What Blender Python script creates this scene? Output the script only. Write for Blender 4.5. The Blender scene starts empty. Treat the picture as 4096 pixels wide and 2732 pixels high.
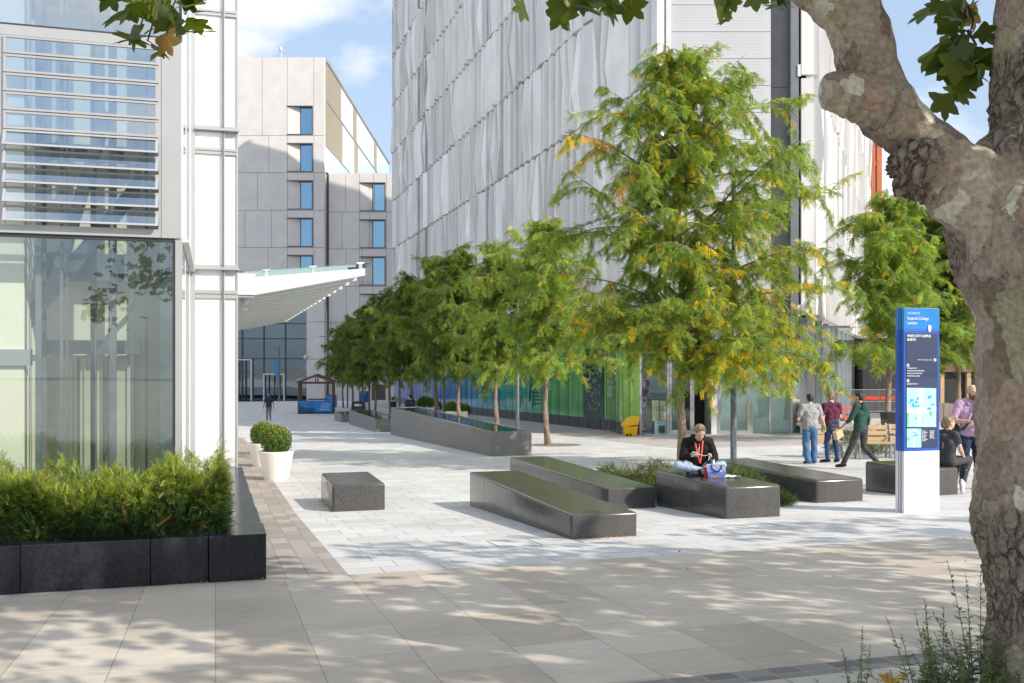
import bpy, bmesh, math, random
import numpy as np
from mathutils import Vector, Matrix, Euler
# ---------------------------------------------------------------- camera, sky, sun
scene = bpy.context.scene
R = math.radians
F = 3929.0                      # focal length in photo pixels (photo 4096 x 2732)
HZ = 1455.0                     # horizon row of the photo
CZ = 1.475                      # camera height above its own pavement
TH = R(16.8)                    # plaza axes are turned against the view
cT, sT = math.cos(TH), math.sin(TH)
cam = bpy.data.objects.new('camera', bpy.data.cameras.new('camera'))
scene.collection.objects.link(cam)
cam.location = (0, 0, CZ)
cam.rotation_euler = (R(90), 0, 0)
cam.data.sensor_width = 36
cam.data.lens = 36 * F / 4096
cam.data.shift_y = (HZ - 1366) / 4096
cam.data.clip_start = 0.05
cam.data.clip_end = 3000
scene.camera = cam
SUN_EL, SUN_AZ = R(35), math.atan2(.84, -.545)
S = Vector((math.sin(SUN_AZ) * math.cos(SUN_EL), math.cos(SUN_AZ) * math.cos(SUN_EL), math.sin(SUN_EL)))
sun = bpy.data.objects.new('sun', bpy.data.lights.new('sun', 'SUN'))
scene.collection.objects.link(sun)
sun.data.energy = 3.9
sun.data.angle = R(0.53)
sun.data.color = (1.0, .93, .82)
sun.rotation_euler = S.to_track_quat('Z', 'Y').to_euler()
sun.location = (30, -20, 40)
world = bpy.data.worlds.new('World')
scene.world = world
world.use_nodes = True
nt = world.node_tree
nt.nodes.clear()
wo = nt.nodes.new('ShaderNodeOutputWorld')
bg = nt.nodes.new('ShaderNodeBackground')
bg.inputs['Strength'].default_value = 0.15
sky = nt.nodes.new('ShaderNodeTexSky')
sky.sky_type = 'NISHITA'
sky.sun_disc = False
sky.sun_elevation = SUN_EL
sky.sun_rotation = SUN_AZ
sky.air_density = 1.0
sky.dust_density = 1.6
sky.ozone_density = 2.0
tc = nt.nodes.new('ShaderNodeTexCoord')
mp = nt.nodes.new('ShaderNodeMapping')
mp.inputs['Scale'].default_value = (1.0, 1.0, 1.7)
mp.inputs['Location'].default_value = (4.4, 2.9, 0.34)
nz = nt.nodes.new('ShaderNodeTexNoise')
nz.inputs['Scale'].default_value = 4.2
nz.inputs['Detail'].default_value = 9
nz.inputs['Roughness'].default_value = .52
cr = nt.nodes.new('ShaderNodeValToRGB')
cr.color_ramp.elements[0].position = .47
cr.color_ramp.elements[1].position = .60
mx = nt.nodes.new('ShaderNodeMixRGB')
mx.inputs['Color2'].default_value = (5.9, 6.0, 6.15, 1)
L = nt.links.new
L(tc.outputs['Generated'], mp.inputs['Vector'])
L(mp.outputs['Vector'], nz.inputs['Vector'])
L(nz.outputs['Fac'], cr.inputs['Fac'])
L(cr.outputs['Color'], mx.inputs['Fac'])
hz_ = nt.nodes.new('ShaderNodeMixRGB')
hz_.inputs['Fac'].default_value = .55
hz_.inputs['Color2'].default_value = (3.3, 4.1, 5.2, 1)
L(sky.outputs['Color'], hz_.inputs['Color1'])
L(hz_.outputs['Color'], mx.inputs['Color1'])
L(mx.outputs['Color'], bg.inputs['Color'])
L(bg.outputs['Background'], wo.inputs['Surface'])
scene.view_settings.view_transform = 'Standard'
scene.view_settings.look = 'None'
scene.view_settings.exposure = 0.42
scene.view_settings.gamma = 1
scene.render.engine = 'CYCLES'
# ---------------------------------------------------------------- frames
def gz(v):                       # ground height along the plaza axis
    if v < 0: return -.02 * v
    if v < 15.7: return -.055 * v
    if v < 45: return -.8635 - .0317 * (v - 15.7)
    if v < 75: return -1.7923 - .02 * (v - 45)
    return max(-2.3923 - .008 * (v - 75), -2.9)
def UV(u, v, z=0.0):             # plaza axes -> world
    return Vector((u * cT - v * sT, u * sT + v * cT, z))
def toUV(p): return (p[0] * cT + p[1] * sT, -p[0] * sT + p[1] * cT)
def gp(u, v, dz=0.0): return UV(u, v, gz(v) + dz)
def at(px, py, Y):               # a photo position at depth Y metres -> world
    return Vector(((px - 2048) / F * Y, Y, CZ - (py - HZ) / F * Y))
def gw(x, y, dz=0.0):            # world point on the ground
    return Vector((x, y, gz(-x * sT + y * cT) + dz))
def gat(px, Y, dz=0.0): return gw((px - 2048) / F * Y, Y, dz)
# ---------------------------------------------------------------- objects
XF = {}
def tag(o, label=None, cat=None, group=None, kind=None):
    if label: o['label'] = label
    if cat: o['category'] = cat
    if group: o['group'] = group
    if kind: o['kind'] = kind
    return o
def thing(name, label, cat, loc=(0, 0, 0), rotz=0.0, group=None):
    o = bpy.data.objects.new(name, None)
    scene.collection.objects.link(o)
    o.empty_display_size = .2
    o.location = loc
    o.rotation_euler = (0, 0, rotz)
    XF[o.name] = (Vector(loc), rotz)
    return tag(o, label, cat, group)
def copy_tree(o, parent=None):
    c = o.copy()
    scene.collection.objects.link(c)
    if parent: c.parent = parent
    for ch in [k for k in bpy.data.objects if k.parent == o]: copy_tree(ch, c)
    return c
def link_mesh(name, me, mats, parent=None, loc=(0, 0, 0), rotz=0.0, sub=None):
    o = bpy.data.objects.new(name, me)
    scene.collection.objects.link(o)
    for m in (mats if isinstance(mats, (list, tuple)) else [mats]): me.materials.append(m)
    if parent: o.parent = parent
    else:
        o.location = loc
        o.rotation_euler = (0, 0, rotz)
    XF[o.name] = (Vector(loc), rotz)
    return o
class MB:                        # collects shapes, links them as ONE mesh object
    def __init__(s, uv=False):
        s.v = []; s.f = []; s.m = []; s.uv = uv; s.sm = []
    def add(s, vs, fs, mi=0, smooth=False):
        n = len(s.v)
        s.v += [tuple(p) for p in vs]
        for f in fs:
            s.f.append(tuple(i + n for i in f)); s.m.append(mi); s.sm.append(smooth)
    def box(s, x0, x1, y0, y1, z0, z1, mi=0):
        s.add([(x0, y0, z0), (x1, y0, z0), (x1, y1, z0), (x0, y1, z0), (x0, y0, z1), (x1, y0, z1), (x1, y1, z1), (x0, y1, z1)],
              [(0, 3, 2, 1), (4, 5, 6, 7), (0, 1, 5, 4), (1, 2, 6, 5), (2, 3, 7, 6), (3, 0, 4, 7)], mi)
    def cbox(s, c, sx, sy, sz, mi=0, rz=0.0, M=None):
        vs = []
        Mx = M if M is not None else Matrix.Rotation(rz, 3, 'Z')
        for dz in (-.5, .5):
            for dx, dy in ((-.5, -.5), (.5, -.5), (.5, .5), (-.5, .5)):
                vs.append(Vector(c) + Mx @ Vector((dx * sx, dy * sy, dz * sz)))
        s.add(vs, [(0, 3, 2, 1), (4, 5, 6, 7), (0, 1, 5, 4), (1, 2, 6, 5), (2, 3, 7, 6), (3, 0, 4, 7)], mi)
    def rbox(s, x0, x1, y0, y1, z0, z1, r, n=4, mi=0, bottom=None):
        # box with rounded upright and top edges; bottom: z per corner function
        zb = bottom or (lambda x, y: z0)
        rings = []
        def ring(ins, z):
            pts = []
            rr = max(r - ins, 1e-4)
            for cx, cy, a0 in ((x1 - r, y1 - r, 0), (x0 + r, y1 - r, 90), (x0 + r, y0 + r, 180), (x1 - r, y0 + r, 270)):
                for k in range(n + 1):
                    a = R(a0 + 90 * k / n)
                    pts.append((cx + rr * math.cos(a), cy + rr * math.sin(a)))
            return [(p[0], p[1], z if z is not None else zb(*p)) for p in pts]
        rings.append(ring(0, None))
        for k in range(n + 1):
            a = R(90 * k / n)
            rings.append(ring(r * (1 - math.cos(a)) if k < n else r - 1e-4, z1 - r + r * math.sin(a)))
        vs = [p for rg in rings for p in rg]
        m = 4 * (n + 1)
        fs = []
        for i in range(len(rings) - 1):
            for k in range(m):
                fs.append((i * m + k, i * m + (k + 1) % m, (i + 1) * m + (k + 1) % m, (i + 1) * m + k))
        nb = len(s.v)
        s.add(vs, fs, mi, True)
        s.add(rings[-1], [tuple(range(m))], mi, True)
    def tube(s, pts, rad, n=8, mi=0, cap=True, smooth=True):
        pts = [Vector(p) for p in pts]
        if not isinstance(rad, (list, tuple)): rad = [rad] * len(pts)
        vs = []; fs = []
        up = Vector((0, 0, 1))
        for i, p in enumerate(pts):
            d = (pts[min(i + 1, len(pts) - 1)] - pts[max(i - 1, 0)]).normalized()
            a = d.cross(up)
            if a.length < .05: a = d.cross(Vector((1, 0, 0)))
            a.normalize(); b = d.cross(a)
            if i and a.dot(pa) < 0: a = -a; b = -b
            pa = a
            for k in range(n):
                t = 2 * math.pi * k / n
                vs.append(p + (a * math.cos(t) + b * math.sin(t)) * rad[i])
        for i in range(len(pts) - 1):
            for k in range(n):
                fs.append((i * n + k, i * n + (k + 1) % n, (i + 1) * n + (k + 1) % n, (i + 1) * n + k))
        s.add(vs, fs, mi, smooth)
        if cap:
            s.add(vs[:n], [tuple(range(n - 1, -1, -1))], mi); s.add(vs[-n:], [tuple(range(n))], mi)
    def bar(s, p, q, w, h, mi=0, up=(0, 0, 1)):
        p, q = Vector(p), Vector(q)
        d = (q - p); l = d.length; d.normalize()
        a = d.cross(Vector(up))
        if a.length < .01: a = d.cross(Vector((1, 0, 0)))
        a.normalize(); b = a.cross(d)
        M = Matrix((a, d, b)).transposed()
        s.cbox((p + q) / 2, w, l, h, mi, M=M)
    def lathe(s, prof, c=(0, 0, 0), n=24, mi=0, capt=True, capb=True):
        vs = []; fs = []
        for r_, z in prof:
            for k in range(n):
                t = 2 * math.pi * k / n
                vs.append((c[0] + r_ * math.cos(t), c[1] + r_ * math.sin(t), c[2] + z))
        for i in range(len(prof) - 1):
            for k in range(n):
                fs.append((i * n + k, i * n + (k + 1) % n, (i + 1) * n + (k + 1) % n, (i + 1) * n + k))
        s.add(vs, fs, mi, True)
        if capb: s.add(vs[:n], [tuple(range(n - 1, -1, -1))], mi)
        if capt: s.add(vs[-n:], [tuple(range(n))], mi)
    def ell(s, c, r, mi=0, n=12, M=None):
        vs = []; fs = []
        M = M or Matrix.Identity(3)
        m = n // 2
        for i in range(m + 1):
            ph = math.pi * i / m
            for k in range(n):
                t = 2 * math.pi * k / n
                q = Vector((r[0] * math.sin(ph) * math.cos(t), r[1] * math.sin(ph) * math.sin(t), r[2] * math.cos(ph)))
                vs.append(Vector(c) + M @ q)
        for i in range(m):
            for k in range(n):
                fs.append((i * n + k, (i + 1) * n + k, (i + 1) * n + (k + 1) % n, i * n + (k + 1) % n))
        s.add(vs, fs, mi, True)
    def quad(s, a, b, c, d, mi=0): s.add([a, b, c, d], [(0, 1, 2, 3)], mi)
    def prism(s, poly, y0, y1, mi=0):      # polygon in x,z pulled along y
        n = len(poly)
        vs = [(p[0], y0, p[1]) for p in poly] + [(p[0], y1, p[1]) for p in poly]
        fs = [tuple(range(n)), tuple(range(2 * n - 1, n - 1, -1))] + [(i, i + n, (i + 1) % n + n, (i + 1) % n) for i in range(n)]
        s.add(vs, fs, mi)
    def build(s, name, mats, parent=None, loc=(0, 0, 0), rotz=0.0, world=True, bevel=0):
        if parent is not None: loc, rotz = XF[parent.name]
        if s.uv and parent is None and rotz == 0.0: rotz = TH
        loc = Vector(loc)
        a = np.array(s.v, dtype=float)
        if world:
            if s.uv:
                x = a[:, 0] * cT - a[:, 1] * sT; y = a[:, 0] * sT + a[:, 1] * cT
                a[:, 0] = x; a[:, 1] = y
            a -= np.array(loc)
            c, q = math.cos(rotz), math.sin(rotz)
            x = a[:, 0] * c + a[:, 1] * q; y = -a[:, 0] * q + a[:, 1] * c
            a[:, 0] = x; a[:, 1] = y
        me = bpy.data.meshes.new(name)
        me.from_pydata(a.tolist(), [], s.f)
        me.polygons.foreach_set('material_index', s.m)
        me.polygons.foreach_set('use_smooth', s.sm)
        me.update()
        if bevel:
            bm = bmesh.new(); bm.from_mesh(me)
            bmesh.ops.remove_doubles(bm, verts=bm.verts, dist=1e-5)
            bmesh.ops.bevel(bm, geom=list(bm.edges), offset=bevel, segments=2, affect='EDGES', profile=.6)
            bm.to_mesh(me); bm.free()
        o = link_mesh(name, me, mats, parent, loc, rotz)
        XF[o.name] = (loc, rotz)
        return o
def scatter(name, tv, tf, M, T, col, mats, parent=None, loc=(0, 0, 0), extra=None, yfade=None):
    """many small template shapes as ONE mesh, colour per shape"""
    tv = np.array(tv, float); tf = np.array(tf, int)
    k, n, m = len(T), len(tv), len(tf)
    V = np.einsum('kij,nj->kni', M, tv) + T[:, None, :]
    if parent is not None: loc, rz = XF[parent.name]
    V = V.reshape(-1, 3) - np.array(loc)
    if parent is not None and rz:
        c, q = math.cos(rz), math.sin(rz)
        V = np.stack([V[:, 0] * c + V[:, 1] * q, -V[:, 0] * q + V[:, 1] * c, V[:, 2]], 1)
    Fc = (tf[None] + (np.arange(k) * n)[:, None, None]).reshape(-1)
    w = tf.shape[1]
    me = bpy.data.meshes.new(name)
    me.vertices.add(k * n); me.vertices.foreach_set('co', V.astype(np.float32).ravel())
    me.loops.add(len(Fc)); me.loops.foreach_set('vertex_index', Fc.astype(np.int32))
    me.polygons.add(k * m)
    me.polygons.foreach_set('loop_start', np.arange(0, k * m * w, w, dtype=np.int32))
    me.update(calc_edges=True)
    at_ = me.color_attributes.new('Col', 'FLOAT_COLOR', 'POINT')
    c4 = np.ones((k * n, 4), np.float32); c4[:, :3] = np.repeat(col, n, axis=0)
    at_.data.foreach_set('color', c4.ravel())
    return link_mesh(name, me, mats, parent, loc)
def basis(d, up):
    d = d / np.linalg.norm(d, axis=1, keepdims=True)
    b = np.cross(d, up); b /= (np.linalg.norm(b, axis=1, keepdims=True) + 1e-9)
    c = np.cross(b, d)
    return np.stack([d, b, c], 2)
def text_mesh(body, size, align='LEFT', ext=.0, font_w=1.0):
    cu = bpy.data.curves.new('t', 'FONT')
    cu.body = body; cu.size = size; cu.align_x = align; cu.extrude = ext; cu.offset = .0
    o = bpy.data.objects.new('t', cu)
    scene.collection.objects.link(o)
    dg = bpy.context.evaluated_depsgraph_get()
    me = bpy.data.meshes.new_from_object(o.evaluated_get(dg))
    bpy.data.objects.remove(o)
    me.transform(Matrix.Diagonal((font_w, 1, 1, 1)))
    return me
def text_on(name, lines, mat_, parent, origin, xdir, size, lead=1.25, align='LEFT', fw=1.0, bold=0):
    """lettering lying on an upright face: origin top-left (parent frame world), xdir along the face"""
    bm = bmesh.new()
    xd = Vector(xdir).normalized(); zd = Vector((0, 0, 1)); nd = xd.cross(zd)
    for i, t in enumerate(lines):
        if not t: continue
        me = text_mesh(t, size, align, 0, fw)
        if bold:
            me2 = me.copy(); me2.transform(Matrix.Translation((bold, 0, 0)))
        M = Matrix((xd, zd, nd)).transposed().to_4x4()
        M.translation = Vector(origin) - zd * (size * .75 + i * size * lead)
        me.transform(M); bm.from_mesh(me)
        if bold: me2.transform(M.copy()); me2.transform(Matrix.Translation(nd * .0006)); bm.from_mesh(me2)
    loc, rz = XF[parent.name]
    bmesh.ops.translate(bm, verts=bm.verts, vec=-loc)
    bmesh.ops.rotate(bm, verts=bm.verts, cent=(0, 0, 0), matrix=Matrix.Rotation(-rz, 3, 'Z'))
    me = bpy.data.meshes.new(name); bm.to_mesh(me); bm.free()
    o = link_mesh(name, me, mat_, parent)
    XF[o.name] = (loc, rz)
    return o
# ---------------------------------------------------------------- materials
def newmat(name):
    m = bpy.data.materials.new(name); m.use_nodes = True
    t = m.node_tree
    return m, t, t.nodes['Principled BSDF'], t.links.new
def pmat(name, c1, c2=None, scale=6.0, rough=.6, bump=0.0, bscale=None, metal=0.0, detail=5, spec=.5, coord='Object', stretch=(1, 1, 1), contrast=(.35, .65), rvar=0.0, coat=0.0):
    m, t, b, l = newmat(name)
    c2 = c2 or tuple(x * .85 for x in c1)
    tc_ = t.nodes.new('ShaderNodeTexCoord'); mp_ = t.nodes.new('ShaderNodeMapping')
    mp_.inputs['Scale'].default_value = stretch
    n = t.nodes.new('ShaderNodeTexNoise'); n.inputs['Scale'].default_value = scale; n.inputs['Detail'].default_value = detail
    r_ = t.nodes.new('ShaderNodeValToRGB')
    r_.color_ramp.elements[0].position, r_.color_ramp.elements[1].position = contrast
    r_.color_ramp.elements[0].color = (*c1, 1); r_.color_ramp.elements[1].color = (*c2, 1)
    l(tc_.outputs[coord], mp_.inputs['Vector']); l(mp_.outputs['Vector'], n.inputs['Vector'])
    l(n.outputs['Fac'], r_.inputs['Fac']); l(r_.outputs['Color'], b.inputs['Base Color'])
    b.inputs['Roughness'].default_value = rough; b.inputs['Metallic'].default_value = metal
    b.inputs['Specular IOR Level'].default_value = spec
    b.inputs['Coat Weight'].default_value = coat
    if rvar:
        mr = t.nodes.new('ShaderNodeMapRange'); mr.inputs['To Min'].default_value = rough - rvar; mr.inputs['To Max'].default_value = rough + rvar
        l(n.outputs['Fac'], mr.inputs['Value']); l(mr.outputs['Result'], b.inputs['Roughness'])
    if bump:
        n2 = t.nodes.new('ShaderNodeTexNoise'); n2.inputs['Scale'].default_value = bscale or scale * 4; n2.inputs['Detail'].default_value = 4
        bp = t.nodes.new('ShaderNodeBump'); bp.inputs['Strength'].default_value = bump; bp.inputs['Distance'].default_value = .01
        l(mp_.outputs['Vector'], n2.inputs['Vector']); l(n2.outputs['Fac'], bp.inputs['Height']); l(bp.outputs['Normal'], b.inputs['Normal'])
    return m
def paving(name, ca, cb, cm, w, h, mortar, swap=False, offset=.5, freq=2, streak=None, stain=.12, rough=.7, rz=0.0, sq=1.0, fine=60):
    m, t, b, l = newmat(name)
    N = t.nodes.new
    tc_ = N('ShaderNodeTexCoord'); mp_ = N('ShaderNodeMapping')
    if swap: mp_.inputs['Rotation'].default_value = (0, 0, R(90))
    l(tc_.outputs['Object'], mp_.inputs['Vector'])
    br = N('ShaderNodeTexBrick'); br.offset = offset; br.offset_frequency = freq; br.squash = sq; br.squash_frequency = 3
    br.inputs['Scale'].default_value = 1; br.inputs['Brick Width'].default_value = w; br.inputs['Row Height'].default_value = h
    br.inputs['Mortar Size'].default_value = mortar; br.inputs['Mortar Smooth'].default_value = .3; br.inputs['Bias'].default_value = 0
    br.inputs['Color1'].default_value = (*ca, 1); br.inputs['Color2'].default_value = (*cb, 1); br.inputs['Mortar'].default_value = (*cm, 1)
    l(mp_.outputs['Vector'], br.inputs['Vector'])
    n1 = N('ShaderNodeTexNoise'); n1.inputs['Scale'].default_value = .7; n1.inputs['Detail'].default_value = 8; n1.inputs['Roughness'].default_value = .65
    l(tc_.outputs['Object'], n1.inputs['Vector'])
    n2 = N('ShaderNodeTexNoise'); n2.inputs['Scale'].default_value = fine; n2.inputs['Detail'].default_value = 3
    mp2 = N('ShaderNodeMapping'); mp2.inputs['Scale'].default_value = streak or (1, 1, 1)
    l(tc_.outputs['Object'], mp2.inputs['Vector']); l(mp2.outputs['Vector'], n2.inputs['Vector'])
    a1 = N('ShaderNodeMapRange'); a1.inputs['From Min'].default_value = .3; a1.inputs['From Max'].default_value = .7
    a1.inputs['To Min'].default_value = 1 - stain; a1.inputs['To Max'].default_value = 1 + stain * .5
    l(n1.outputs['Fac'], a1.inputs['Value'])
    a2 = N('ShaderNodeMapRange'); a2.inputs['From Min'].default_value = .25; a2.inputs['From Max'].default_value = .75
    a2.inputs['To Min'].default_value = .88; a2.inputs['To Max'].default_value = 1.1
    l(n2.outputs['Fac'], a2.inputs['Value'])
    mu = N('ShaderNodeMath'); mu.operation = 'MULTIPLY'; l(a1.outputs[0], mu.inputs[0]); l(a2.outputs[0], mu.inputs[1])
    # dark chewing-gum spots and drips
    vo = N('ShaderNodeTexVoronoi'); vo.inputs['Scale'].default_value = 1.3; l(tc_.outputs['Object'], vo.inputs['Vector'])
    gt = N('ShaderNodeMath'); gt.operation = 'GREATER_THAN'; gt.inputs[1].default_value = .022; l(vo.outputs['Distance'], gt.inputs[0])
    g2 = N('ShaderNodeMapRange'); g2.inputs['To Min'].default_value = .62; l(gt.outputs[0], g2.inputs['Value'])
    mu2 = N('ShaderNodeMath'); mu2.operation = 'MULTIPLY'; l(mu.outputs[0], mu2.inputs[0]); l(g2.outputs[0], mu2.inputs[1])
    mm = N('ShaderNodeMixRGB'); mm.blend_type = 'MULTIPLY'; mm.inputs['Fac'].default_value = 1
    l(br.outputs['Color'], mm.inputs['Color1']); l(mu2.outputs[0], mm.inputs['Color2']); l(mm.outputs['Color'], b.inputs['Base Color'])
    bp = N('ShaderNodeBump'); bp.inputs['Strength'].default_value = .35; bp.inputs['Distance'].default_value = .006
    sb = N('ShaderNodeMath'); sb.operation = 'SUBTRACT'; l(n2.outputs['Fac'], sb.inputs[0]); l(br.outputs['Fac'], sb.inputs[1])
    l(sb.outputs[0], bp.inputs['Height']); l(bp.outputs['Normal'], b.inputs['Normal'])
    b.inputs['Roughness'].default_value = rough; b.inputs['Specular IOR Level'].default_value = .35
    return m
def glassmat(name, tint=(.9, .95, .95), refl=(.9, .95, 1), rough=.0, ior=1.5, base=.04, wob=0.0, opac=0.0, oc=(.1, .1, .1)):
    m, t, b, l = newmat(name)
    N = t.nodes.new
    t.nodes.remove(b)
    out = t.nodes['Material Output']
    tr = N('ShaderNodeBsdfTransparent'); tr.inputs['Color'].default_value = (*tint, 1)
    gl = N('ShaderNodeBsdfGlossy'); gl.inputs['Roughness'].default_value = rough; gl.inputs['Color'].default_value = (*refl, 1)
    fr = N('ShaderNodeLayerWeight'); fr.inputs['Blend'].default_value = .5      # same from both sides of the pane
    p5 = N('ShaderNodeMath'); p5.operation = 'POWER'; p5.inputs[1].default_value = 4.5; l(fr.outputs['Facing'], p5.inputs[0])
    ad = N('ShaderNodeMath'); ad.operation = 'MULTIPLY_ADD'; ad.inputs[1].default_value = .9 - base * .8; ad.inputs[2].default_value = .04 + base; ad.use_clamp = True
    mi = N('ShaderNodeMixShader')
    l(p5.outputs[0], ad.inputs[0]); l(ad.outputs[0], mi.inputs[0]); l(gl.outputs[0], mi.inputs[2])
    if opac:
        df = N('ShaderNodeBsdfDiffuse'); df.inputs['Color'].default_value = (*oc, 1)
        m2 = N('ShaderNodeMixShader'); m2.inputs[0].default_value = opac
        l(tr.outputs[0], m2.inputs[1]); l(df.outputs[0], m2.inputs[2]); l(m2.outputs[0], mi.inputs[1])
    else: l(tr.outputs[0], mi.inputs[1])
    if wob:
        tc_ = N('ShaderNodeTexCoord'); nn = N('ShaderNodeTexNoise'); nn.inputs['Scale'].default_value = .35; nn.inputs['Detail'].default_value = 1
        bp = N('ShaderNodeBump'); bp.inputs['Strength'].default_value = wob; bp.inputs['Distance'].default_value = .25
        l(tc_.outputs['Object'], nn.inputs['Vector']); l(nn.outputs['Fac'], bp.inputs['Height']); l(bp.outputs['Normal'], gl.inputs['Normal'])
    l(mi.outputs[0], out.inputs['Surface'])
    return m
def leafmat(name, trans=.45, rough=.45):
    m, t, b, l = newmat(name)
    N = t.nodes.new
    out = t.nodes['Material Output']
    ca = N('ShaderNodeVertexColor'); ca.layer_name = 'Col'
    l(ca.outputs['Color'], b.inputs['Base Color'])
    b.inputs['Roughness'].default_value = rough; b.inputs['Specular IOR Level'].default_value = .4
    tl = N('ShaderNodeBsdfTranslucent')
    hs = N('ShaderNodeHueSaturation'); hs.inputs['Saturation'].default_value = 1.15; hs.inputs['Value'].default_value = 1.7; hs.inputs['Hue'].default_value = .485
    l(ca.outputs['Color'], hs.inputs['Color']); l(hs.outputs['Color'], tl.inputs['Color'])
    mi = N('ShaderNodeMixShader'); mi.inputs[0].default_value = trans
    l(b.outputs[0], mi.inputs[1]); l(tl.outputs[0], mi.inputs[2]); l(mi.outputs[0], out.inputs['Surface'])
    return m
def granite(name, c1, c2, rough, wash=None, sc=90.0):
    m, t, b, l = newmat(name)
    N = t.nodes.new
    tc_ = N('ShaderNodeTexCoord')
    v = N('ShaderNodeTexNoise'); v.inputs['Scale'].default_value = sc; v.inputs['Detail'].default_value = 2; l(tc_.outputs['Object'], v.inputs['Vector'])
    r_ = N('ShaderNodeValToRGB'); r_.color_ramp.elements[0].position = .38; r_.color_ramp.elements[1].position = .62
    r_.color_ramp.elements[0].color = (*c1, 1); r_.color_ramp.elements[1].color = (*c2, 1); l(v.outputs['Fac'], r_.inputs['Fac'])
    n = N('ShaderNodeTexNoise'); n.inputs['Scale'].default_value = 2; n.inputs['Detail'].default_value = 8; n.inputs['Roughness'].default_value = .7
    mp_ = N('ShaderNodeMapping'); mp_.inputs['Scale'].default_value = (1.6, 1.6, .25); l(tc_.outputs['Object'], mp_.inputs['Vector']); l(mp_.outputs['Vector'], n.inputs['Vector'])
    wr = N('ShaderNodeValToRGB'); wr.color_ramp.elements[0].position = .52; wr.color_ramp.elements[1].position = .80
    wr.color_ramp.elements[0].color = (0, 0, 0, 1); wr.color_ramp.elements[1].color = (.38, .38, .38, 1); l(n.outputs['Fac'], wr.inputs['Fac'])
    mx_ = N('ShaderNodeMixRGB'); mx_.inputs['Color2'].default_value = (*(wash or tuple(x * 1.8 for x in c2)), 1)
    l(wr.outputs['Color'], mx_.inputs['Fac']); l(r_.outputs['Color'], mx_.inputs['Color1']); l(mx_.outputs['Color'], b.inputs['Base Color'])
    mr = N('ShaderNodeMapRange'); mr.inputs['From Min'].default_value = .3; mr.inputs['From Max'].default_value = .75
    mr.inputs['To Min'].default_value = rough * .8; mr.inputs['To Max'].default_value = min(rough * 1.7, 1)
    l(n.outputs['Fac'], mr.inputs['Value']); l(mr.outputs[0], b.inputs['Roughness'])
    return m
M = {}
M['granite_pave'] = paving('white_granite_paving', (.53, .525, .52), (.63, .62, .61), (.30, .27, .23), .58, .42, .007, offset=.33, freq=2, streak=(1, 6, 1), stain=.17, fine=14)
M['sandstone'] = paving('sandstone_slabs', (.46, .392, .322), (.585, .525, .45), (.31, .26, .21), .87, .6, .0036, swap=True, offset=.37, freq=2, streak=(1, 7, 1), stain=.2, fine=7, sq=1.15)
M['brown_pavers'] = paving('brown_pavers', (.30, .265, .24), (.42, .375, .34), (.26, .23, .19), .52, .21, .007, swap=True, offset=.4, freq=2, fine=50)
M['grey_pavers'] = paving('grey_pavers', (.40, .365, .34), (.50, .46, .43), (.28, .25, .23), .4, .2, .006, offset=.5, fine=50)
M['setts'] = paving('dark_setts', (.15, .148, .15), (.30, .285, .27), (.33, .29, .24), .2, .22, .012, offset=.0, fine=40)
M['pale_slabs'] = paving('pale_slabs', (.52, .48, .43), (.6, .56, .51), (.2, .18, .16), .75, .75, .006, swap=True, offset=.4, streak=(1, 5, 1), fine=12)
M['asphalt'] = pmat('ground_soil', (.17, .16, .15), (.22, .21, .2), 3, .9)
M['white_metal'] = pmat('white_aluminium', (.64, .64, .65), (.59, .59, .605), 1.5, .42, rvar=.08)
M['frame_metal'] = pmat('silver_frame', (.46, .455, .46), (.42, .42, .425), 2.5, .38, metal=.3, rvar=.06)
M['grey_metal'] = pmat('grey_metal', (.42, .42, .43), (.38, .38, .39), 2, .4, metal=.5)
M['dark_metal'] = pmat('dark_metal', (.035, .036, .04), (.05, .05, .055), 5, .4)
M['pole'] = pmat('pole_paint', (.12, .145, .165), (.10, .12, .14), 9, .38, rvar=.08)
M['lift_conc'] = pmat('shaft_concrete', (.80, .77, .64), (.68, .65, .53), .9, .85, .15, 12, contrast=(.3, .7))
M['lift_steel'] = pmat('shaft_steel', (.13, .155, .165), (.19, .22, .23), 3, .45, metal=.3)
M['lift_door'] = pmat('lift_door_steel', (.62, .60, .50), (.54, .52, .44), 1.2, .4, metal=.2)
M['white_glass'] = pmat('back_painted_glass', (.86, .90, .89), (.80, .87, .86), .8, .08, spec=.6, coat=.4)
M['glass_clear'] = glassmat('clear_glass', (.86, .92, .90), (.9, .95, 1), base=.12, wob=.02)
M['glass_louvre'] = glassmat('louvre_glass', (.74, .84, .97), (.85, .93, 1), base=.40, wob=.02)
M['glass_dark'] = glassmat('dark_glass', (.16, .25, .28), (.75, .88, 1), base=.18, wob=.06, opac=.35, oc=(.03, .06, .075))
M['glass_blue'] = glassmat('window_glass', (.1, .15, .2), (.5, .78, 1.0), base=.5, opac=.8, oc=(.02, .06, .12), wob=.03)
M['glass_teal'] = glassmat('shopfront_glass', (.84, .95, .925), (.85, .95, .97), base=.06, wob=.03)
M['glass_rail'] = glassmat('rail_glass', (.9, .97, .95), base=.1)
M['frosted'] = pmat('frosted_glass', (.66, .80, .70), (.60, .74, .65), 1.0, .28)
M['concrete'] = pmat('precast_concrete', (.70, .665, .635), (.63, .60, .58), .6, .8, .08, 30)
M['joint'] = pmat('joint', (.22, .2, .195), None, 4, .9)
M['bronze'] = pmat('bronze_frame', (.10, .08, .07), (.075, .06, .055), 3, .45)
M['panel'] = pmat('white_precast', (.84, .82, .80), (.78, .76, .745), .5, .75, .05, 25, contrast=(.3, .7))
M['slot'] = pmat('panel_slot', (.42, .40, .385), None, 4, .9)
M['louvre_beige'] = pmat('beige_louvre', (.42, .37, .29), (.36, .31, .24), 4, .6)
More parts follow.
